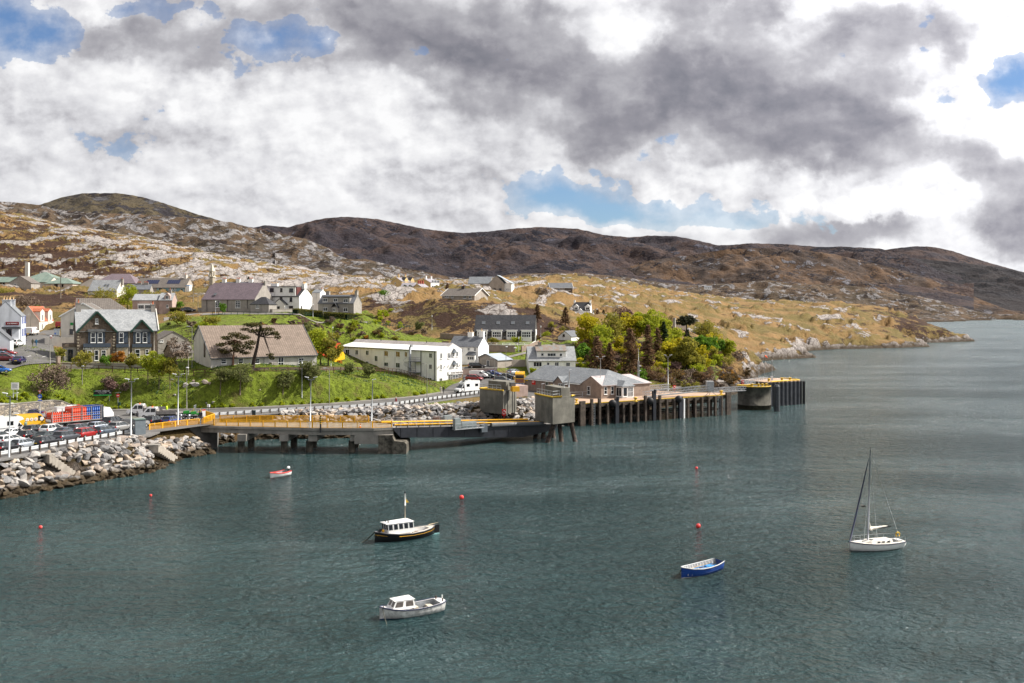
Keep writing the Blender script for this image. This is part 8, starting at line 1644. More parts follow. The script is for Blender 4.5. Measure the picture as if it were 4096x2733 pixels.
person(79,1754,60,'person in black leaning beside the white saloon',DK,DK,HB,arms='out'); person(549,1684,160,'dark-dressed person behind the grey booth',DK,JN,HB)
person(646,1655,200,'worker in yellow high-visibility vest left of the pair behind the tipper truck',HIVIS,DK,HB,arms='out'); person(668,1656,170,'worker in yellow high-visibility vest right of the pair behind the tipper truck',HIVIS,DK,HB)
# ================================================================== LAMPS, SIGNS, POLES
print('street furniture')
LH=mat('lamp_head',(.62,.63,.64),.4,0); OLDP=mat('old_lamp_grey',(.20,.19,.165),.7,.15,2); WPOLE=mat('pole_timber',(.20,.165,.125),.9,.15,2)
def lamp(u,v,vt,kind,label,z=4.5,group='lamp posts',lean=0):
 p=atz(u,v,z)if z is not None else gp(u,v); h=(v-vt)/F*p.y; e_=empty('street_lamp',p,0,label,'lamp post',group); Ln=lean*h
 if kind in('double','single'):
  MB().tube([(0,0,-.3),(Ln*.3,0,h*.3),(Ln*.3,0,h*.3+.02),(Ln,0,h-.35)],[.13,.12,.085,.075],8).build('pole',SILV,e_)
  mb=MB(); xs=(-.5,.5)if kind=='double' else(.0,)
  if kind=='double':mb.bar((Ln-.5,0,h-.4),(Ln+.5,0,h-.4),.06)
  for x_ in xs:mb.bar((Ln+x_,0,h-.4),(Ln+x_,0,h-.05),.05)
  mb.build('bracket',SILV,e_)
  for x_ in xs:s_=-1 if x_<0 else 1; m_=MB(); m_.add([(Ln+x_-s_*.1,-.16,h-.08),(Ln+x_+s_*.55,-.16,h+.06),(Ln+x_+s_*.55,.16,h+.06),(Ln+x_-s_*.1,.16,h-.08),(Ln+x_-s_*.1,-.14,h+.03),(Ln+x_+s_*.55,-.14,h+.14),(Ln+x_+s_*.55,.14,h+.14),(Ln+x_-s_*.1,.14,h+.03)],[(0,3,2,1),(4,5,6,7),(0,1,5,4),(1,2,6,5),(2,3,7,6),(3,0,4,7)]); m_.build('lamp_head',LH,e_)
 elif kind=='old':
  MB().tube([(0,0,-.3),(0,0,1.6),(0,0,1.62),(Ln,0,h-.2),(Ln,0,h-.1)],[.11,.11,.07,.055,.05],7).build('pole',OLDP,e_); MB().sphere((Ln+.12,0,h-.05),.3,10,6,(1.1,.7,.45)).build('lamp_head',LH,e_)
 elif kind=='curved':
  mb=MB(); mb.tube([(0,0,-.3),(0,0,1.5),(0,0,h-.5),(-.15,0,h-.12),(-.7,0,h)],[.1,.08,.06,.05,.045],7); mb.build('pole',OLDP,e_); MB().cbox((-.85,0,h-.02),(.6,.24,.12)).build('lamp_head',OLDP if z==4.5 and u>1600 else LH,e_)
 elif kind=='lantern':
  MB().tube([(0,0,-.3),(0,0,h-.5)],.06,7).build('pole',SILV,e_); MB().tube([(0,0,h-.5),(0,0,h)],[.14,.2],8).build('lamp_head',LH,e_)
 return e_
for a in[(36,1829,1574,'double','twin-headed galvanised lamp post at the left end of the crash barrier',4.5,'lamp posts',.02),(523,1742,1517,'double','twin-headed galvanised lamp post beside the grey booth',4.5,'lamp posts',.015),(711,1700,1497,'double','twin-headed galvanised lamp post behind the first yellow railing',4.5,'lamp posts',.015),(1240,1715,1510,'double','twin-headed galvanised lamp post in the middle of the bridge',4.2,'lamp posts',.02),(1485,1714,1519,'single','single-headed lamp post near the seaward end of the bridge',4.2,'lamp posts',.03),(329,1633,1464,'old','old grey lamp post left of the hotel signboard',4.5),(747,1640,1470,'old','old thin lamp post above the parked mowers',4.5),(1317,1636,1472,'curved','old lamp post on the shore road below the hotel lawn',4.5),(1708,1608,1454,'curved','curved dark lamp post in front of the hotel corner',4.5),(200,1459,1344,'old','lamp post at the street corner left of the bank',None),(2402,1590,1427,'double','twin-headed lamp post in front of the terminal wing',4.5),(2672,1560,1421,'double','twin-headed lamp post on the pier in front of the wood',4.53),(2277,1594,1480,'single','lamp post with small lantern behind the nearer tower',4.5),(2168,1600,1536,'single','short lamp post left of the terminal entrance',4.5),(2024,1535,1387,'old','tall grey pole in the hotel car park',None),(1978,1542,1432,'curved','thin lamp post in front of the garage',None),(1208,1600,1438,'lantern','lamp post beside the trees at the hall corner',None),(1324,1470,1376,'lantern','lantern post in front of the yellow play barn',None),(768,1475,1305,'curved','lamp post left of the big tiled hall',None),(753,1500,1388,'old','thin lamp post by the timber fence left of the hall',None),(1728,1318,1261,'lantern','lantern post on the path above the hotel',None),(1331,1350,1306,'lantern','lantern post on the slope left of the hotel',None),(862,1258,1202,'lantern','lantern post in front of the church window',None),(792,1238,1174,'curved','lamp post left of the church',None),(1252,1268,1213,'lantern','lantern post at the end of the long hedge',None),(2075,1409,1347,'lantern','lantern post by the end pillar of the long retaining wall',None),(2163,1360,1303,'lantern','lantern post at the top of the lane',None),(123,1330,1258,'curved','lamp post against the red-roofed cottage gable',None)]:lamp(*a)
def pole(u,v,vt,label,m=WPOLE,r=.13,name='utility_pole',Y=None):
 p=gp(u,v)if Y is None else at(u,v,Y); h=(v-vt)/F*p.y; e_=empty(name,p,0,label,'pole','wooden utility poles'); MB().tube([(0,0,-.5),(0,0,h)],[r,r*.75],7).build('shaft',m,e_); mb=MB(); mb.bar((-.6,0,h-.4),(.6,0,h-.4),.1); mb.build('crossarm',m,e_); return e_
for a in[(243,1200,1108,'wooden pole on the heather bank left of the slate-roofed house'),(193,1102,1052,'left of two close poles behind the green-roofed school'),(204,1103,1055,'right of two close poles behind the green-roofed school'),(639,1115,1058,'wooden pole above the solar-panelled roof'),(773,1222,1128,'wooden pole between the site cabin and the church'),(1467,1128,1078,'left of two tall poles on the rocky ridge'),(1473,1128,1079,'right of two tall poles on the rocky ridge'),(1535,1145,1115,'short pole left of the yellow ridge houses'),(1106,1085,1040,'pole on the bare rock skyline above the white house')]:pole(*a,r=.16)
ms=empty('lattice_mast',atz(2554,1577,4.5),0,'slim lattice mast with aerial at the terminal corner','mast'); hh=7.8; mb=MB()
for dx,dy in((-.2,-.2),(.2,-.2),(0,.2)):mb.bar((dx,dy,0),(dx,dy,hh),.05)
for i in range(22):z_=i*hh/22; mb.bar((-.2,-.2,z_),(.2,-.2,z_+hh/44),.03); mb.bar((.2,-.2,z_+hh/44),(0,.2,z_+hh/22),.03); mb.bar((0,.2,z_),(-.2,-.2,z_+hh/22),.03)
mb.build('lattice',SILV,ms); MB().tube([(0,0,hh),(0,0,hh+3.0)],.035,5).build('aerial',FR,ms); mb=MB(); mb.cbox((.35,-.2,hh-1.2),(.5,.3,.25)); mb.cbox((.35,-.2,hh-2.3),(.4,.3,.2)); mb.build('floodlights',LH,ms)
for u,v,vt,Y,lb in((3088,1522,1430,253,'instrument mast on the sheet-piled dolphin'),(3035,1541,1462,245,'thin lamp post on the drum dolphin')):
 e_=empty('dolphin_mast',at(u,v,Y),0,lb,'mast'); h_=(v-vt)/F*Y; MB().tube([(0,0,0),(0,0,h_)],.05,6).build('pole',SILV,e_); mb=MB(); mb.cbox((0,0,.5),(.5,.4,1.0))if u>3050 else mb.cbox((.1,0,h_),(.5,.2,.12)); mb.cbox((.1,0,h_*.85),(.4,.2,.2)); mb.build('instrument_box',LH,e_)
e_=empty('windsock_pole',at(3058,1500,262),0,'thin pole with small orange windsock at the pier head','windsock'); MB().tube([(0,0,0),(0,0,5.2)],.04,5).build('pole',LEAD,e_); mb=MB(); mb.tube([(.1,0,4.95),(.35,0,4.9),(.75,0,4.5)],[.22,.2,.1],8); mb.build('windsock',mat('windsock_orange',(.8,.10,.02),.7,0),e_)
# booth
bo_=empty('booth',atz(557,1737,4.5),R(36),'small grey kiosk with one window at the end of the crash barrier','kiosk'); MB().box(-.8,-.75,0,.8,.75,2.35).build('walls',mat('kiosk_grey',(.16,.19,.21),.6,.08),bo_); MB().box(-.88,-.83,2.353,.88,.83,2.45).build('roof',mat('kiosk_roof',(.10,.15,.13),.7,.1),bo_); w_=MB().box(-.83,-.35,1.1,-.802,.35,1.9).build('window',OFFW,bo_); MB().box(-.845,-.3,1.15,-.831,.3,1.85).build('pane',PANE,w_)
# hotel roadside sign
hs=empty('hotel_sign',gp(410,1598),R(8),'black hotel signboard with green base strip on the grass bank','sign'); hs.location.z=at(410,1583,hs.location.y).z; MB().box(-1.72,-.05,0,1.72,.05,1.15).build('board',BLACK,hs); MB().box(-1.72,-.065,0,1.72,-.051,.2).build('green_strip',mat('sign_bright_green',(.03,.42,.08),.5,0),hs)
for x_ in(-1.3,1.3):MB().tube([(x_,.08,-1.3),(x_,.08,1.1)],.05,6).build('post',LEAD,hs)
text('sign_lettering','HOTEL HEBRIDES',.34,FR,hs,(.05,-.07,.9),(R(90),0,0)); text('sign_lettering','Bar & Restaurant 200m',.17,FR,hs,(0,-.07,.6),(R(90),0,0)); text('sign_lettering','Rooms - Events - Bar',.14,FR,hs,(0,-.07,.35),(R(90),0,0)); mb=MB(); mb.add([(1.4,-.07,.42),(1.62,-.07,.55),(1.4,-.07,.68)],[(0,1,2)]); mb.build('arrow',FR,hs); mb=MB(); mb.tube([(-1.5,-.06,.9),(-1.5,-.075,.9)],.12,6); mb.build('leaf_emblem',_M['sign_bright_green'],hs)
def disc(e_,z,r,m,name,y=-.06,n=20,sx=1):
 mb=MB(); mb.add([(r*math.cos(i*2*math.pi/n)*sx,y,z+r*math.sin(i*2*math.pi/n))for i in range(n)]+[(r*math.cos(i*2*math.pi/n)*sx,y+.02,z+r*math.sin(i*2*math.pi/n))for i in range(n)],[tuple(range(n)),tuple(n+i for i in reversed(range(n)))]+[(i,n+i,n+(i+1)%n,(i+1)%n)for i in range(n)]); return mb.build(name,m,e_)
SB=mat('sign_blue',(.01,.10,.55),.5,0); SR=mat('sign_rim_red',(.60,.02,.02),.5,0)
s1=empty('road_sign',atz(160,1672,4.5),0,'tall sign post with give-way triangle and blue left arrow in front of the rubble wall','road sign'); MB().tube([(0,0,0),(0,0,5.3)],.05,6).build('post',SILV,s1)
mb=MB(); mb.add([(-.33,-.06,5.1),(0,-.06,4.4),(.33,-.06,5.1)],[(0,1,2)]); t3=mb.build('give_way_plate',SR,s1); mb=MB(); mb.add([(-.2,-.075,5.02),(0,-.075,4.6),(.2,-.075,5.02)],[(0,1,2)]); mb.build('plate_face',FR,t3); text('plate_lettering','GIVE WAY',.08,BLACK,t3,(0,-.08,4.95),(R(90),0,0)); disc(s1,3.95,.38,SB,'arrow_disc'); mb=MB(); mb.add([(-.25,-.075,3.95),(-.05,-.075,3.75),(-.05,-.075,4.15)],[(0,1,2)]); mb.box(-.06,-.08,3.9,.25,-.07,4.0); mb.build('arrow',FR,s1); MB().box(-.25,-.08,3.3,.25,-.05,3.5).build('plate',FR,s1); MB().box(-.4,-.08,3.1,.4,-.05,3.25).build('blue_plate',SB,s1)
s2=empty('road_sign',gp(472,1636),0,'no-entry sign post with litter bin at the foot of the grass bank','road sign'); MB().tube([(0,0,0),(0,0,3.4)],.06,6).build('post',SILV,s2); disc(s2,2.75,.36,SR,'no_entry_disc'); MB().box(-.24,-.075,2.69,.24,-.065,2.81).build('bar',FR,s2); MB().cbox((.25,0,1.1),(.4,.35,.65)).build('litter_bin',GREENP,s2); mb=MB(); mb.bar((-.6,0,3.3),(.6,0,3.4),.06); mb.build('lamp_arm',SILV,s2)
s3=empty('notice_board',gp(60,1600),0,'white traffic notice board on two posts above the rubble wall','sign');
for x_ in(-.35,.35):MB().tube([(x_,.05,0),(x_,.05,3.0)],.05,6).build('post',SILV,s3)
MB().box(-.7,-.03,1.9,.7,.02,3.2).build('board',FR,s3); mb=MB()
for i in range(4):mb.box(-.5,-.045,2.2+i*.22,.45-.1*(i%2),-.032,2.27+i*.22)
mb.build('board_lines',LEAD,s3)
s4=empty('road_sign',gp(227,1385),0,'pale grey direction board at the street junction by the bank','road sign')
for x_ in(-.5,.5):MB().tube([(x_,.05,0),(x_,.05,4.2)],.05,6).build('post',SILV,s4)
MB().box(-.65,-.03,2.6,.65,.02,4.1).build('board',mat('sign_pale',(.42,.48,.54),.5,.05),s4); MB().box(-.5,-.045,2.8,-.2,-.032,3.1).build('blue_square',SB,s4); mb=MB(); mb.box(-.5,-.045,3.6,.1,-.032,3.68); mb.box(-.5,-.045,3.35,.2,-.032,3.43); mb.build('board_lines',FR,s4)
s5=empty('road_sign',gp(228,1388)+Vector((0,-3,0)),0,'give-way sign on a post at the street mouth','road sign'); s5.location.z=gz(*s5.location[:2]); MB().tube([(0,0,0),(0,0,2.6)],.05,6).build('post',OLDP,s5); mb=MB(); mb.add([(-.42,-.06,2.9),(0,-.06,2.1),(.42,-.06,2.9)],[(0,1,2)]); t3=mb.build('give_way_plate',SR,s5); mb=MB(); mb.add([(-.25,-.075,2.8),(0,-.075,2.34),(.25,-.075,2.8)],[(0,1,2)]); mb.build('plate_face',FR,t3)
s6=empty('notice_board',atz(815,1678,4.5),R(30),'white notice with red edge at the bridge mouth','sign'); MB().tube([(0,.05,0),(0,.05,1.6)],.04,6).build('post',SILV,s6); q=MB().box(-.3,-.03,.5,.3,.02,1.8).build('board',FR,s6); MB().box(-.3,-.045,1.6,.3,-.031,1.8).build('red_band',RED,q)
s7=empty('signal_box',atz(834,1664,4.5),0,'grey box on a thin post where the shore road begins','cabinet'); MB().tube([(0,0,0),(0,0,1.7)],.05,6).build('post',OLDP,s7); MB().cbox((0,0,1.9),(.45,.4,.5)).build('box',LH,s7)
s8=empty('cabinet',atz(1016,1663,4.5),0,'dark green roadside cabinet in front of the crash barrier','cabinet'); MB().box(-.3,-.2,0,.3,.2,1.0).build('body',mat('cabinet_dark',(.03,.045,.05),.5,0),s8)
s9=empty('terminal_sign',atz(2409,1590,4.5),R(10),'red ferry information board beside the terminal lamp post','sign'); MB().box(-.35,-.03,.5,.35,.03,2.6).build('board',RED,s9); MB().box(-.35,-.045,2.1,.35,-.031,2.35).build('white_band',FR,s9); mb=MB()
for i in range(4):mb.box(-.25,-.045,.8+i*.28,.2,-.031,.86+i*.28)
mb.build('board_lines',FR,s9); MB().box(-.4,-.05,2.6,.4,.05,2.85).build('screen_head',BLACK,s9)
s10=empty('litter_bin',atz(312,1640,4.62),0,'black litter bin with red top at the end of the rubble wall','bin'); MB().tube([(0,0,0),(0,0,1.0)],.33,10).build('body',BLACK,s10); MB().tube([(0,0,1.0),(0,0,1.1)],[.35,.3],10).build('lid',RED,s10)
s11=empty('traffic_cone',atz(1441,1712,4.21),0,'orange traffic cone on the bridge near the ramp','cone'); MB().tube([(0,0,0),(0,0,.75)],[.22,.04],10).build('cone',_M['beacon_orange'],s11); MB().tube([(0,0,.35),(0,0,.5)],[.14,.10],10).build('white_band',FR,s11)
s12=empty('gate_post',atz(1282,1717,4.2),0,'black and yellow height post on the near edge of the bridge','post'); MB().box(-.1,-.15,-.6,.1,.1,2.2).build('post',DSTEEL,s12)
for i in range(4):MB().box(-.11,-.16,.9+i*.32,.11,.11,1.06+i*.32).build('yellow_band',YELB,s12)
pb=empty('picnic_bench',gp(1518,1489),0,'dark picnic bench inside the timber fence by the hotel','bench'); MB().box(-.9,-.35,.7,.9,.35,.75).build('table_top',BROWNT,pb)
for s_ in(-1,1):MB().box(-.9,s_*.7-.13,.42,.9,s_*.7+.13,.46).build('seat',BROWNT,pb); mb=MB(); mb.bar((s_*.6,-.7,0),(s_*.6,0,.72),.08); mb.bar((s_*.6,.7,0),(s_*.6,0,.72),.08); mb.build('leg',BROWNT,pb)
# ================================================================== TREES AND SHRUBS
print('planting')
def leaf_mat(name,c1,c2,c3=None,tr=.5):
 m=bpy.data.materials.new(name); m.use_nodes=True; t=NT(m.node_tree); b_=m.node_tree.nodes['Principled BSDF']
 rnd=t.n('ShaderNodeAttribute',attribute_name='tint').outputs['Fac']; pos=t.n('ShaderNodeNewGeometry').outputs['Position']
 c=t.mix(t.mr(t.m('ADD',rnd,t.m('MULTIPLY',t.m('SUBTRACT',t.noise(pos,.9,3),.5),1.2)),.1,.9),c1,c2)
 if c3:c=t.mix(t.mr(t.noise(pos,.5,4,.6),.55,.68),c,c3)
 t.L.new(c,b_.inputs['Base Color']); b_.inputs['Roughness'].default_value=.75; b_.inputs['Specular IOR Level'].default_value=.25
 if tr:
  tl=t.n('ShaderNodeBsdfTranslucent'); t.set(tl.inputs[0],c); ms_=t.n('ShaderNodeMixShader'); ms_.inputs[0].default_value=tr; out=m.node_tree.nodes['Material Output']; t.L.new(b_.outputs[0],ms_.inputs[1]); t.L.new(tl.outputs[0],ms_.inputs[2]); t.L.new(ms_.outputs[0],out.inputs[0])
 return m
LM=dict(lime=leaf_mat('lime_leaves',(.20,.25,.012),(.38,.40,.03)),olive=leaf_mat('olive_leaves',(.17,.17,.028),(.32,.28,.04)),gold=leaf_mat('yellow_green_leaves',(.30,.27,.012),(.50,.42,.02)),green=leaf_mat('green_leaves',(.06,.15,.012),(.15,.26,.025)),dark=leaf_mat('dark_needles',(.015,.03,.010),(.04,.06,.018)),pine=leaf_mat('pine_needles',(.035,.04,.012),(.10,.085,.025),(.12,.06,.025)),brown=leaf_mat('brown_needles',(.11,.065,.035),(.24,.145,.08),(.07,.08,.025)),twig=leaf_mat('bare_twigs',(.10,.07,.05),(.19,.14,.10),None,0),sage=leaf_mat('sage_leaves',(.10,.12,.04),(.20,.21,.07)),bright=leaf_mat('bright_shrub',(.20,.27,.01),(.42,.45,.02)),gorse=leaf_mat('gorse',(.09,.06,.025),(.15,.10,.04),(.50,.22,.01)),hedge=leaf_mat('hedge_leaves',(.06,.07,.012),(.16,.14,.02)),orange=leaf_mat('orange_leaves',(.30,.12,.02),(.42,.20,.03)),purple=leaf_mat('purple_twigs',(.13,.075,.065),(.20,.12,.10),None,0),arau=leaf_mat('araucaria_scales',(.022,.028,.012),(.05,.048,.02),None,0))
BARK=mat('bark',(.13,.10,.075),.95,.3,5); BARKD=mat('dark_bark',(.045,.032,.026),.95,.3,5); BARKP=mat('pine_bark',(.22,.11,.07),.95,.3,5)
npr=np.random.RandomState(11)
def leaves(C_,size,m,name,par,flat=0.,elong=1.6):
 """one mesh of leaf-sized faces centred on the rows of C_"""
 n=len(C_); a=npr.normal(size=(n,3)); a[:,2]*=(1-flat); a/=np.linalg.norm(a,axis=1)[:,None]; b_=npr.normal(size=(n,3)); b_[:,2]*=(1-flat*.6); b_-=(b_*a).sum(1)[:,None]*a; b_/=np.linalg.norm(b_,axis=1)[:,None]+1e-9
 sz=size*npr.uniform(.6,1.35,n)[:,None]; a=a*sz*elong*.5; b_=b_*sz*.5
 V_=np.stack([C_-a,C_+b_*.8,C_+a,C_-b_*.8],1).reshape(-1,3); me=bpy.data.meshes.new(name); me.vertices.add(4*n); me.vertices.foreach_set('co',V_.astype(np.float32).ravel()); me.loops.add(4*n); me.loops.foreach_set('vertex_index',np.arange(4*n,dtype=np.int32)); me.polygons.add(n); me.polygons.foreach_set('loop_start',np.arange(0,4*n,4,dtype=np.int32)); me.polygons.foreach_set('loop_total',np.full(n,4,np.int32)); me.update(calc_edges=True)
 at_=me.attributes.new('tint','FLOAT','FACE'); at_.data.foreach_set('value',npr.rand(n).astype(np.float32)); me.materials.append(m); return link(name,me,par)
def blob_pts(n,clumps,rx,ry,rz,cz,cr,rngs,hollow=.35,top=0):
 out=[]
 per=n//clumps
 for i in range(clumps):
  d_=rngs.normal(size=3); d_/=np.linalg.norm(d_); k=rngs.uniform(hollow,.88); c_=d_*k*np.array([rx,ry,rz]); c_[2]+=cz
  if c_[2]<cz-rz*.75:c_[2]=cz-rz*rngs.uniform(.1,.7)
  r_=cr*rngs.uniform(.6,1.3); q=rngs.normal(size=(per,3)); q/=np.linalg.norm(q,axis=1)[:,None]; q*=(rngs.uniform(.35,1,per)**.5)[:,None]*r_; q[:,2]*=.72; out.append(q+c_)
 return np.concatenate(out)
def limbs(e_,base_r,h0,tips,m,lean=(0,0),name='trunk'):
 mb=MB(); fork=Vector((lean[0],lean[1],h0)); mb.tube([(0,0,-.5),(lean[0]*.3,lean[1]*.3,h0*.45),fork],[base_r*1.25,base_r,base_r*.8],7)
 for tp in tips:tp=Vector(tp); mid=fork.lerp(tp,.5)+Vector((npr.uniform(-.15,.15),npr.uniform(-.15,.15),.15))*h0*.3; mb.tube([fork-Vector((0,0,.1)),mid,tp],[base_r*.55,base_r*.35,base_r*.1],5)
 return mb.build(name,m,e_)
def crown_tree(u,v,u0,u1,v0,v1,kind,label,n=1500,leaf=.30,bark=None,group=None,clumps=22,name='tree',cat='tree',trunk=True,seed=None,p=None,dens=1.0):
 """trunk foot at (u,v); crown spans columns u0..u1 and rows v0..v1"""
 p=p or gp(u,v); Y=p.y; k=Y/F; cx=((u0+u1)/2-u)*k; rx=(u1-u0)/2*k; zt_=(v-v0)*k; zb_=(v-v1)*k; rz=(zt_-zb_)/2; cz=(zt_+zb_)/2
 e_=empty(name,p,0,label,cat,group); rs2=np.random.RandomState(int(u*7+v)%99991); C_=blob_pts(int(n*dens),clumps,rx,rx*.95,rz,cz,max(rx,rz)*.36,rs2); C_[:,0]+=cx
 if trunk:
  tips=[C_[rs2.randint(len(C_))]for _ in range(9)]; limbs(e_,max(.08,rx*.05),max(.3,zb_+(zt_-zb_)*.25),tips,bark or BARK,(cx*.35,0))
 leaves(C_,leaf,LM[kind],'crown',e_); return e_
def bare_tree(u,v,u0,u1,v0,v1,label,kind='twig',group=None,name='bare_tree',twigs=900):
 p=gp(u,v); k=p.y/F; rx=(u1-u0)/2*k; zt_=(v-v0)*k; cx=((u0+u1)/2-u)*k; e_=empty(name,p,0,label,'tree',group); rs2=np.random.RandomState(int(u+v)); mb=MB()
 def br(a,d_,L_,r_,dep):
  b2=a+d_*L_; m_=a.lerp(b2,.5)+Vector(rs2.normal(size=3)*L_*.06); mb.tube([a,m_,b2],[r_,r_*.8,r_*.55],5 if dep<2 else 3)
  if dep>=4:return
  for _ in range(3 if dep<2 else 3):
   nd=(d_+Vector(rs2.normal(size=3))*.48+Vector((0,0,.12))); nd.x*=1.15; nd.normalize(); br(b2 if rs2.rand()<.7 else m_,nd,L_*rs2.uniform(.6,.8),r_*.55,dep+1)
 br(Vector((0,0,-.4)),Vector((cx*.05,0,1)).normalized(),zt_*.36,max(.1,rx*.045),0); mb.build('trunk',BARK,e_)
 C_=blob_pts(twigs,24,rx,rx,zt_*.33,zt_*.66,rx*.3,rs2); C_[:,0]+=cx; leaves(C_,.22,LM[kind],'twigs',e_,elong=3.2); return e_
def spruce(u,v,u0,u1,v0,kind,label,tiers=16,per=90,group='conifers',name='conifer',droop=.25,p=None,n_leaf=.34):
 p=p or gp(u,v); k=p.y/F; rx=(u1-u0)/2*k; h=(v-v0)*k; e_=empty(name,p,0,label,'conifer',group); MB().tube([(0,0,-.5),(0,0,h*.98)],[max(.12,rx*.08),.03],7).build('trunk',BARKD,e_); rs2=np.random.RandomState(int(u*3+v)); out=[]
 for i in range(tiers):
  f_=(i+.3)/tiers; z_=h*(.10+.90*f_); r_=rx*(1-f_)**.8*rs2.uniform(.8,1.12)+.12; nb_=max(4,int(9*(1-f_)+4))
  for b_ in range(nb_):
   a=rs2.uniform(0,6.283); rr_=r_*rs2.uniform(.65,1.1); m_=int(per*(1-f_*.6)/nb_*2); s_=rs2.uniform(.12,1,m_)**.8; q=np.stack([np.cos(a)*rr_*s_,np.sin(a)*rr_*s_,z_-droop*rr_*s_],1)+rs2.normal(size=(m_,3))*np.array([.10,.10,.07])*(rx*.5+.4); out.append(q)
 leaves(np.concatenate(out),n_leaf,LM[kind],'crown',e_,flat=.45,elong=2.0); return e_
# --- the wood right of the terminal
wd='trees of the wood beside the terminal'
W=[(2348,1400,2297,2400,1258,1386,'gold','yellow-green tree at the left front of the wood below the white croft house',1900),(2392,1420,2370,2440,1285,1400,'lime','lime tree right of the leftmost yellow-green one',1100),(2448,1392,2405,2490,1252,1372,'olive','thin-leaved olive tree with dark forked trunk in the wood',900),(2520,1370,2474,2572,1250,1352,'gold','yellow-olive tree in the middle of the wood',1600),(2590,1372,2530,2640,1228,1345,'lime','tallest bright lime tree crowning the wood',2200),(2640,1375,2600,2684,1258,1352,'lime','lime tree stepping down right of the tallest',1500),(2492,1290,2455,2530,1226,1275,'purple','purplish bare tree at the back of the wood',900),(2340,1470,2300,2372,1375,1452,'green','dark green bush-like tree beside the white dormer house',1000),(2420,1450,2380,2450,1350,1430,'lime','small lime tree behind the brown spruces',800),(2672,1460,2640,2718,1368,1440,'gold','low golden tree right of the brown spruces',1300),(2745,1480,2684,2812,1345,1465,'olive','broad olive tree in front of the umbrella-shaped conifer',2300),(2722,1450,2690,2770,1350,1420,'gold','golden-leaved tree below the umbrella conifer',1100),(2812,1420,2776,2845,1334,1402,'green','dense green rounded tree at the right of the wood',1700),(2850,1415,2834,2870,1348,1405,'green','narrow green tree next to the dense rounded one',800),(2880,1415,2865,2895,1352,1402,'green','small green tree second from the right end of the wood',700),(2910,1420,2886,2934,1360,1412,'lime','last low lime tree at the right end of the wood',900),(2825,1360,2772,2876,1285,1352,'olive','feathery olive tree behind the green rounded one',1500),(2700,1362,2668,2735,1310,1362,'lime','lime shrub tree beside the chapel ruin',700)]
for a in W:crown_tree(*a[:2],a[2]-5,a[3]+5,a[4]-4,a[5]+14,*a[6:8],n=int(a[8]*2.1),group=wd,leaf=.46,clumps=36,bark=BARKD)
rs4=random.Random(9)
for i in range(64):
 u=rs4.uniform(2310,2890); v=rs4.uniform(1395,1500)-max(0,(u-2750)*.25); kd=rs4.choice(['olive','gold','brown','gold','lime','olive','lime','gold']); w_=rs4.uniform(20,36); hg=rs4.uniform(40,74)
 crown_tree(u,v,u-w_,u+w_,v-hg,v+2,kd,{'olive':'olive','green':'dark green','brown':'brown','twig':'grey twiggy','lime':'lime','gold':'yellowish'}[kd]+' undergrowth thicket between the trees of the wood',n=800,leaf=.36,clumps=16,name='thicket',cat='thicket',trunk=False,group=kd+' thickets in the wood')
spruce(2388,1492,2322,2452,1345,'brown','brown-tinged spruce leftmost of the front conifers',group=wd,per=150); spruce(2440,1500,2408,2480,1372,'brown','smaller brown spruce second from the left',group=wd,per=110); spruce(2520,1498,2456,2588,1312,'brown','tall brown spruce in the middle of the front conifers',group=wd,per=160,tiers=20); spruce(2592,1500,2555,2632,1298,'brown','tallest narrow brown spruce with long bare stem',group=wd,per=130,tiers=20); spruce(2630,1440,2600,2665,1310,'brown','brown spruce half hidden behind the tallest one',group=wd,per=110)
spruce(2655,1400,2628,2684,1286,'dark','dark green spruce left of the umbrella conifer',group=wd,per=130); spruce(2749,1390,2722,2778,1318,'dark','dark conifer beneath the umbrella-shaped one',group=wd,per=120,tiers=12)
# umbrella-shaped araucaria
p=gp(2746,1392); k=p.y/F; e_=empty('monkey_puzzle_tree',p,0,'dark umbrella-shaped monkey puzzle tree standing above the wood','tree',wd); h_=(1392-1262)*k; MB().tube([(0,0,-.5),(0,0,h_*.85)],[.3,.16],8).build('trunk',BARKD,e_); out=[]; rs2=np.random.RandomState(3)
for i in range(70):
 a=rs2.uniform(0,6.283); r_=48*k*rs2.uniform(.3,1); zc=h_*.66+(h_*.33)*math.sqrt(max(0,1-(r_/(50*k))**2)); m_=46; s_=rs2.uniform(.25,1,m_); q=np.stack([np.cos(a)*r_*s_,np.sin(a)*r_*s_,h_*.64+(zc-h_*.64)*np.sin(s_*1.5)],1)+rs2.normal(size=(m_,3))*.14; out.append(q)
leaves(np.concatenate(out),.34,LM['arau'],'crown',e_,elong=1.8)
rs3=random.Random(21)
gl=[]
for i in range(34):
 u=rs3.uniform(2615,2975); f_=(u-2615)/360; vb=rs3.uniform(1490+25*f_,1568-6*f_); w_=rs3.uniform(22,42); hgt=rs3.uniform(28,52); kd=rs3.choice(['brown','brown','gorse','twig','twig','olive','gorse','purple'])
 gl.append((vb,u,w_,hgt,kd))
for i in range(12):gl.append((rs3.uniform(1495,1545),rs3.uniform(2440,2620),rs3.uniform(24,40),rs3.uniform(25,45),rs3.choice(['brown','twig','green','brown'])))
nmk={'brown':'rust-brown','gorse':'orange-flecked gorse','twig':'grey-twigged','olive':'olive','purple':'purplish','green':'green'}
for vb,u,w_,hgt,kd in gl:crown_tree(u,vb,u-w_,u+w_,vb-hgt,vb+2,kd,nmk[kd]+' bush on the shore slope behind the pier',n=650,leaf=.28,clumps=14,name='bush',cat='bush',trunk=False,group=nmk[kd]+' bushes behind the pier')
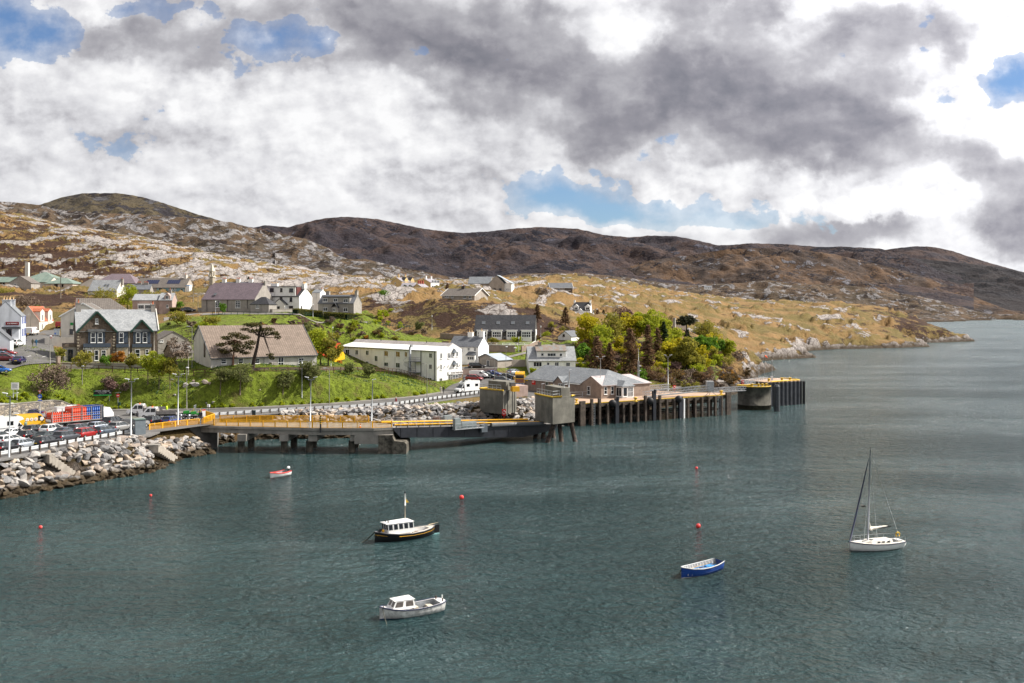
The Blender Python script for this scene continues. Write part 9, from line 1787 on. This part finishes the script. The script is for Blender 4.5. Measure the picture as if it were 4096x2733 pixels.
for u,v,w_,h_,kd,lb in((2990,1515,22,50,'gorse','bright orange gorse at the tip of the wooded shore'),(2950,1450,40,48,'twig','pale leafless windswept tree at the right end of the wood'),(2900,1470,45,60,'olive','olive scrub thicket below the right end of the wood'),(2860,1440,40,35,'gorse','orange-tipped gorse behind the thicket'),(2790,1500,40,50,'lime','fresh lime shrub among the brown gorse'),(2655,1490,26,24,'bright','vivid yellow-green shrub above the pier lamp'),(2700,1478,30,30,'purple','purple-brown shrub between the lime shrubs')):crown_tree(u,v,u-w_,u+w_,v-h_,v,kd,lb,n=900,leaf=.3,clumps=16,name='bush',cat='bush',trunk=False)
# --- bank trees
bt='young trees on the grass bank'
B=[(523,1520,494,563,1415,1470,'olive','thin olive young tree leftmost in front of the bank building'),(591,1538,553,638,1396,1500,'lime','pale lime tree in front of the bank corner'),(636,1558,604,672,1425,1512,'lime','middle lime tree of three below the bank'),(680,1556,645,708,1418,1512,'olive','olive-green tree with grey stem right of the three below the bank'),(880,1576,853,934,1466,1535,'sage','smaller sage-green tree below the pines'),(960,1570,920,1018,1450,1532,'sage','larger sage-green tree below the pines'),(1131,1572,1104,1182,1482,1562,'sage','low sage-green tree left of the round dark shrub')]
for a in B:crown_tree(*a,n=1300,leaf=.26,clumps=26,group=bt,dens=1.0)
bare_tree(710,1534,655,775,1328,1500,'large leafless tree with spreading limbs left of the tiled hall'); bare_tree(330,1520,285,382,1390,1470,'half-bare brownish tree in front of the bank door',twigs=900,kind='olive')
for a in[(1239,1540,1194,1284,1443,1538,'sage','large round dark shrub at the top of the lawn',3000),(1397,1500,1374,1422,1448,1496,'sage','small pale round shrub by the timber fence',1300),(1475,1512,1446,1505,1453,1508,'sage','round olive shrub near the fence corner',1800),(210,1600,122,292,1462,1592,'twig','huge brown leafless thicket against the tall stone wall',4200),(436,1555,408,470,1498,1550,'twig','brown twiggy shrub above the hotel signboard',900),(446,1572,412,478,1518,1568,'purple','lower brown twiggy shrub right of the hotel signboard',800),(500,1572,480,522,1530,1568,'twig','small brown shrub left of the lamp post',600),(427,1470,393,462,1420,1468,'green','bright green bush in front of the bank windows',1200),(472,1468,440,505,1402,1455,'orange','orange-leaved shrub in front of the bank entrance',1300),(250,1450,228,262,1385,1440,'olive','olive bush filling the corner left of the bank',700)]:crown_tree(*a[:8],n=a[8],leaf=.24 if a[6]!='twig' else .22,clumps=30,name='bush',cat='bush',trunk=a[6]not in('twig','purple'))
def pine(label,base,fork_px,clusters,lean_pts,r0,bark):
 p=gp(*base); k=p.y/F; e_=empty('pine_tree',p,0,label,'pine tree'); L_=lambda u,v,y=0:Vector(((u-base[0])*k,y,(base[1]-v)*k)); pts=[L_(*q)for q in lean_pts]; n=len(pts); mb=MB(); mb.tube([pts[0]-Vector((0,0,.5))]+pts,[r0*1.2]+[r0*(1-.7*i/(n-1))for i in range(n)],8); out=[]; rs2=np.random.RandomState(base[0])
 for(u,v,ru,rv)in clusters:
  c_=L_(u,v,rs2.uniform(-1.2,1.2)); a=pts[min(n-1,int(n*.55+rs2.rand()*n*.4))]; mb.tube([a,a.lerp(c_,.5)+Vector((0,0,-.2)),c_],[r0*.35,r0*.22,r0*.1],5); m_=int(26*ru*rv/40); q=rs2.normal(size=(m_,3)); q/=np.linalg.norm(q,axis=1)[:,None]; q*=(rs2.rand(m_)**.4)[:,None]; q*=np.array([ru*k,ru*k,rv*k*.8]); out.append(q+np.array(c_))
 mb.build('trunk',bark,e_); leaves(np.concatenate(out),.24,LM['pine'],'crown',e_,flat=.3,elong=2.0)
pine('flat-topped dark pine left of the pair in front of the tiled hall',(932,1462),0,[(940,1338,30,12),(905,1352,28,12),(970,1350,32,13),(1000,1372,26,14),(890,1378,24,10),(930,1372,34,14),(965,1385,36,14),(1005,1392,20,10),(880,1402,22,10),(905,1408,24,9),(950,1402,34,11),(985,1412,24,9)],[(932,1462),(933,1430),(937,1400),(938,1360)],.24,BARKP)
pine('tall leaning pine with sparse crown in front of the tiled hall',(1010,1476),0,[(1000,1300,30,12),(975,1318,20,9),(1030,1300,26,10),(1008,1326,26,10),(1075,1318,28,12),(1098,1335,22,12),(1110,1350,14,10),(1060,1335,24,9),(1085,1420,16,10),(1092,1432,12,8),(1040,1322,22,8)],[(1010,1476),(1018,1430),(1028,1390),(1036,1345),(1042,1300),(1046,1290)],.42,BARKD)
# yellow-green trees by the hotel, bright trees above the bank
for a in[(1284,1465,1214,1318,1310,1445,'lime','lime-green tree touching the right end of the tiled hall',3600),(1312,1468,1262,1380,1335,1452,'olive','olive-green tree in front of the play barn',3800),(510,1248,466,562,1140,1236,'lime','big bright lime tree above the bank roof',2600),(596,1248,548,660,1156,1240,'olive','olive umbrella-shaped tree right of the big lime tree',2000),(410,1215,352,475,1156,1205,'olive','low olive tree left of the big lime tree',1600),(889,1258,874,905,1212,1252,'green','small green tree on the verge in front of the church',700),(1540,1215,1512,1400+160,1160,1182,'green','green shrubs on the knoll crest behind the grey house',500)]:crown_tree(*a[:8],n=a[8],leaf=.30,clumps=28,bark=BARKD)
for a in[(720,1304,672,765,1236,1300,'olive','willowy olive shrub on the green left of the church',1500),(718,1232,694,742,1206,1230,'green','dark green shrub left of the church',700),(842,1300,800,885,1262,1298,'olive','olive scrub on the green above the tiled hall',900),(1674,1326,1649,1700,1283,1322,'sage','round grey-green bush above the hotel roof',1200),(1630,1166,1608,1653,1138,1163,'dark','dark rounded bush in front of the yellow ridge houses',1000),(1685,1172,1655,1716,1150,1172,'olive','olive scrub in front of the yellow ridge houses',900),(2163,1186,2130,2197,1148,1182,'twig','big rounded brown bush left of the far bungalow',1300),(2066,1372,2040,2092,1350,1372,'lime','lime shrub in front of the terrace right bays',600),(1982,1372,1955,2000,1350,1372,'olive','rounded olive shrub in front of the terrace middle bays',700),(2149,1367,2130,2166,1340,1366,'gorse','red-brown shrub at the right end of the terrace',600),(2304,1360,2270,2320,1318,1356,'green','green shrub behind the tiny cottage',800),(1240,1340,1200,1262,1300,1330,'sage','grey-green shrub above the right end of the tiled hall',700),(2130,1500,2116,2146,1470,1496,'bright','clipped yellow-green bush beside the white dormer house',900),(2300,1480,2262,2302,1455,1475,'lime','lime bush at the foot of the white dormer house',500),(1370,1455,1340,1372,1440,1462,'orange','reddish shrub by the hotel left end',400),(100,1240,55,165,1185,1235,'twig','brown thicket behind the red-roofed cottage',1500),(25,1185,-20,65,1148,1190,'olive','olive-green bushes below the school at the left edge',1200),(148,1235,136,160,1220,1232,'green','small green tree behind the red-roofed cottage',350),(172,1148,158,180,1128,1146,'green','small green tree against the green-roofed school',400)]:crown_tree(*a[:8],n=a[8],leaf=.30,clumps=18,name='bush',cat='bush',trunk=False)
for a in[(2150,1278,2130,2168,1217,'brown','brown spruce left of two above the lane'),(2262,1296,2238,2288,1228,'brown','brown spruce right of two above the lane'),(2390,1268,2378,2402,1238,'brown','small brown conifer beside the white croft house'),(2414,1262,2405,2424,1240,'brown','tiny brown conifer right of the croft house'),(1790,1176,1775,1808,1132,'brown','brown conifer behind the knoll bungalow'),(994,1135,988,1002,1108,'dark','small dark conifer on the rock behind the church')]:spruce(*a,per=70,tiers=12)
# hedges
def hedge(label,path,w,h,kind='hedge',n=2600):
 P_=[gp(*q)for q in path]; e_=empty('hedge',P_[0],0,label,'hedge','clipped hedges'); mb=MB(); out=[]
 for i in range(len(P_)-1):
  a,b_=P_[i]-P_[0],P_[i+1]-P_[0]; d_=(b_-a); nn=Vector((-d_.y,d_.x,0)).normalized()*w/2; mb.prism([(q.x,q.y)for q in(a-nn*.8,b_-nn*.8,b_+nn*.8,a+nn*.8)],[q.z-1 for q in(a,b_,b_,a)],[q.z+h*.85 for q in(a,b_,b_,a)])
  m_=n//(len(P_)-1); s_=npr.rand(m_); t_=npr.uniform(-1,1,m_); z_=npr.rand(m_); sd=npr.rand(m_)<.5; t_=np.where(sd,np.sign(t_),t_); z_=np.where(sd,z_,1.0); out.append(np.stack([a.x+d_.x*s_+nn.x*t_,a.y+d_.y*s_+nn.y*t_,a.z+d_.z*s_+z_*h],1)+npr.normal(size=(m_,3))*.09)
 mb.build('hedge_core',LM['dark'],e_); leaves(np.concatenate(out),.2,LM[kind],'foliage',e_)
hedge('long low clipped hedge in front of the white three-storey house',[(1180,1256),(1230,1260),(1290,1266)],2.0,1.5); hedge('clipped hedge in front of the grey dormer house',[(1296,1272),(1380,1276),(1485,1284)],2.2,1.7); hedge('small clipped hedge beside the church wall',[(684,1246),(757,1248)],1.5,1.1)
# bright shrubs
bi=0
sh=[(30,530),(150,515),(410,515),(535,505),(655,495),(790,490),(890,475),(1000,470),(1100,465),(1225,455),(1360,445),(1510,440),(1590,430),(1675,425),(2080,385),(2180,375)]
pts2=[(1000+x/3.136,1450+y/3.136,12)for x,y in sh]+[(500+x/3.137,1400+y/3.137,r_)for x,y,r_ in((370,685,12),(510,690,17),(655,690,17),(945,705,10),(1095,695,13),(1230,690,14),(1345,690,12),(45,700,10))]+[(1662,1574,13),(1691,1571,10)]+[(x/2.613,1400+y/2.613,r_)for x,y,r_ in((750,535,16),(960,565,17),(1085,575,21),(1235,590,15))]
wher={0:'left',1:'middle',2:'right'}
for(u,v,r_)in pts2:crown_tree(u,v+r_*.8,u-r_,u+r_,v-r_*.8,v+r_*.9,'bright','rounded yellow-green shrub in the row at the foot of the grass bank',n=420,leaf=.17,clumps=9,name='shrub',cat='shrub',trunk=False,group='yellow-green shrubs along the shore road')
for i in range(12):
 u=rs3.uniform(1495,1565); v=rs3.uniform(1252,1300); crown_tree(u,v,u-14,u+14,v-20,v+2,'bright','vivid lime shrub in the garden patch right of the grey dormer house',n=350,leaf=.24,clumps=8,name='shrub',cat='shrub',trunk=False,group='lime shrubs beside the grey house')
for i,(a,b_,c_,d_)in enumerate(((-4,70,1585,1618),(60,170,1580,1600),(170,260,1585,1605))):
 for j in range(6):u=rs3.uniform(a,b_); v=rs3.uniform(c_,d_); crown_tree(u,v,u-13,u+13,v-14,v+3,'bright','small yellow-green plant on the slope above the rubble wall',n=220,leaf=.18,clumps=7,name='shrub',cat='shrub',trunk=False,group='yellow-green plants above the rubble wall')
# scrub in the gully and on the knolls
kinds_={'olive':'olive','twig':'grey-brown twiggy','sage':'grey-green','gorse':'rusty','lime':'lime'}
for i in range(64):
 z1=rs3.random()
 if z1<.6:u=rs3.uniform(1010,1720); v=rs3.uniform(1290+max(0,(u-1300)*.06),1355+max(0,(u-1300)*.12));
 elif z1<.8:u=rs3.uniform(2140,2330); v=rs3.uniform(1300,1360)
 else:u=rs3.uniform(655,1000); v=rs3.uniform(1285,1345)
 if 1195<u<1230 or(800<u<1260 and v>1330):continue
 w_=rs3.uniform(12,26); kd=rs3.choice(list(kinds_)); crown_tree(u,v,u-w_,u+w_,v-w_*rs3.uniform(.8,1.3),v+2,kd,kinds_[kd]+' scrub bush on the rough hillside',n=420,leaf=.28,clumps=10,name='bush',cat='bush',trunk=False,group=kinds_[kd]+' scrub on the hillside')
# bank boulders
for i,(u,v,r_)in enumerate(((745,1545,17),(770,1538,9),(785,1541,14),(775,1526,7),(822,1532,12),(838,1538,10),(690,1520,6),(825,1610,6),(853,1608,8),(700,1583,7),(1070,1640,4),(1040,1560,5))):
 p=gp(u,v); k=p.y/F; o=bpy.data.objects.new('bank_boulder',rmesh[(i*3)%16]); COL.objects.link(o); o.location=p+Vector((0,0,r_*k*.3)); o.scale=(r_*k,)*3; o.rotation_euler=(0,0,i); tag(o,'lichened boulder bedded in the grass bank','boulder','boulders in the grass bank')
# long grass and daffodil tufts on the bank
def tufts(name,label,n,u0,u1,Y0,Y1,m,size,test,hgt=.35):
 U_=npr.uniform(u0,u1,n*4); Y_=npr.uniform(Y0,Y1,n*4); X__=(U_-CU)/F*Y_; Z_=ground_z(X__,Y_); zg_=zones(X__,Y_,Z_,np.zeros_like(X__))[2]; ok_=(Z_>4.9)&(zg_>.35)&(pdist(QUAY,X__,Y_)<-.3)
 ok_&=(fbm(X__/3.5,Y_/3.5,3,77)>test); C_=np.stack([X__,Y_,Z_+hgt*.4],1)[ok_][:n]; o=leaves(C_,size,m,name,None,flat=-.6,elong=2.2); tag(o,label,'grass',kind='stuff'); return o
tufts('long_grass','long grass tufts scattered over the green bank',16000,-100,1800,182,262,leaf_mat('grass_blades',(.10,.15,.015),(.24,.28,.03)),.20,-.15)
tufts('daffodil_leaves','dark bluish daffodil clumps in the grass bank',5000,600,1750,190,250,leaf_mat('daffodil_blades',(.05,.11,.03),(.14,.20,.09)),.26,.32,.45)
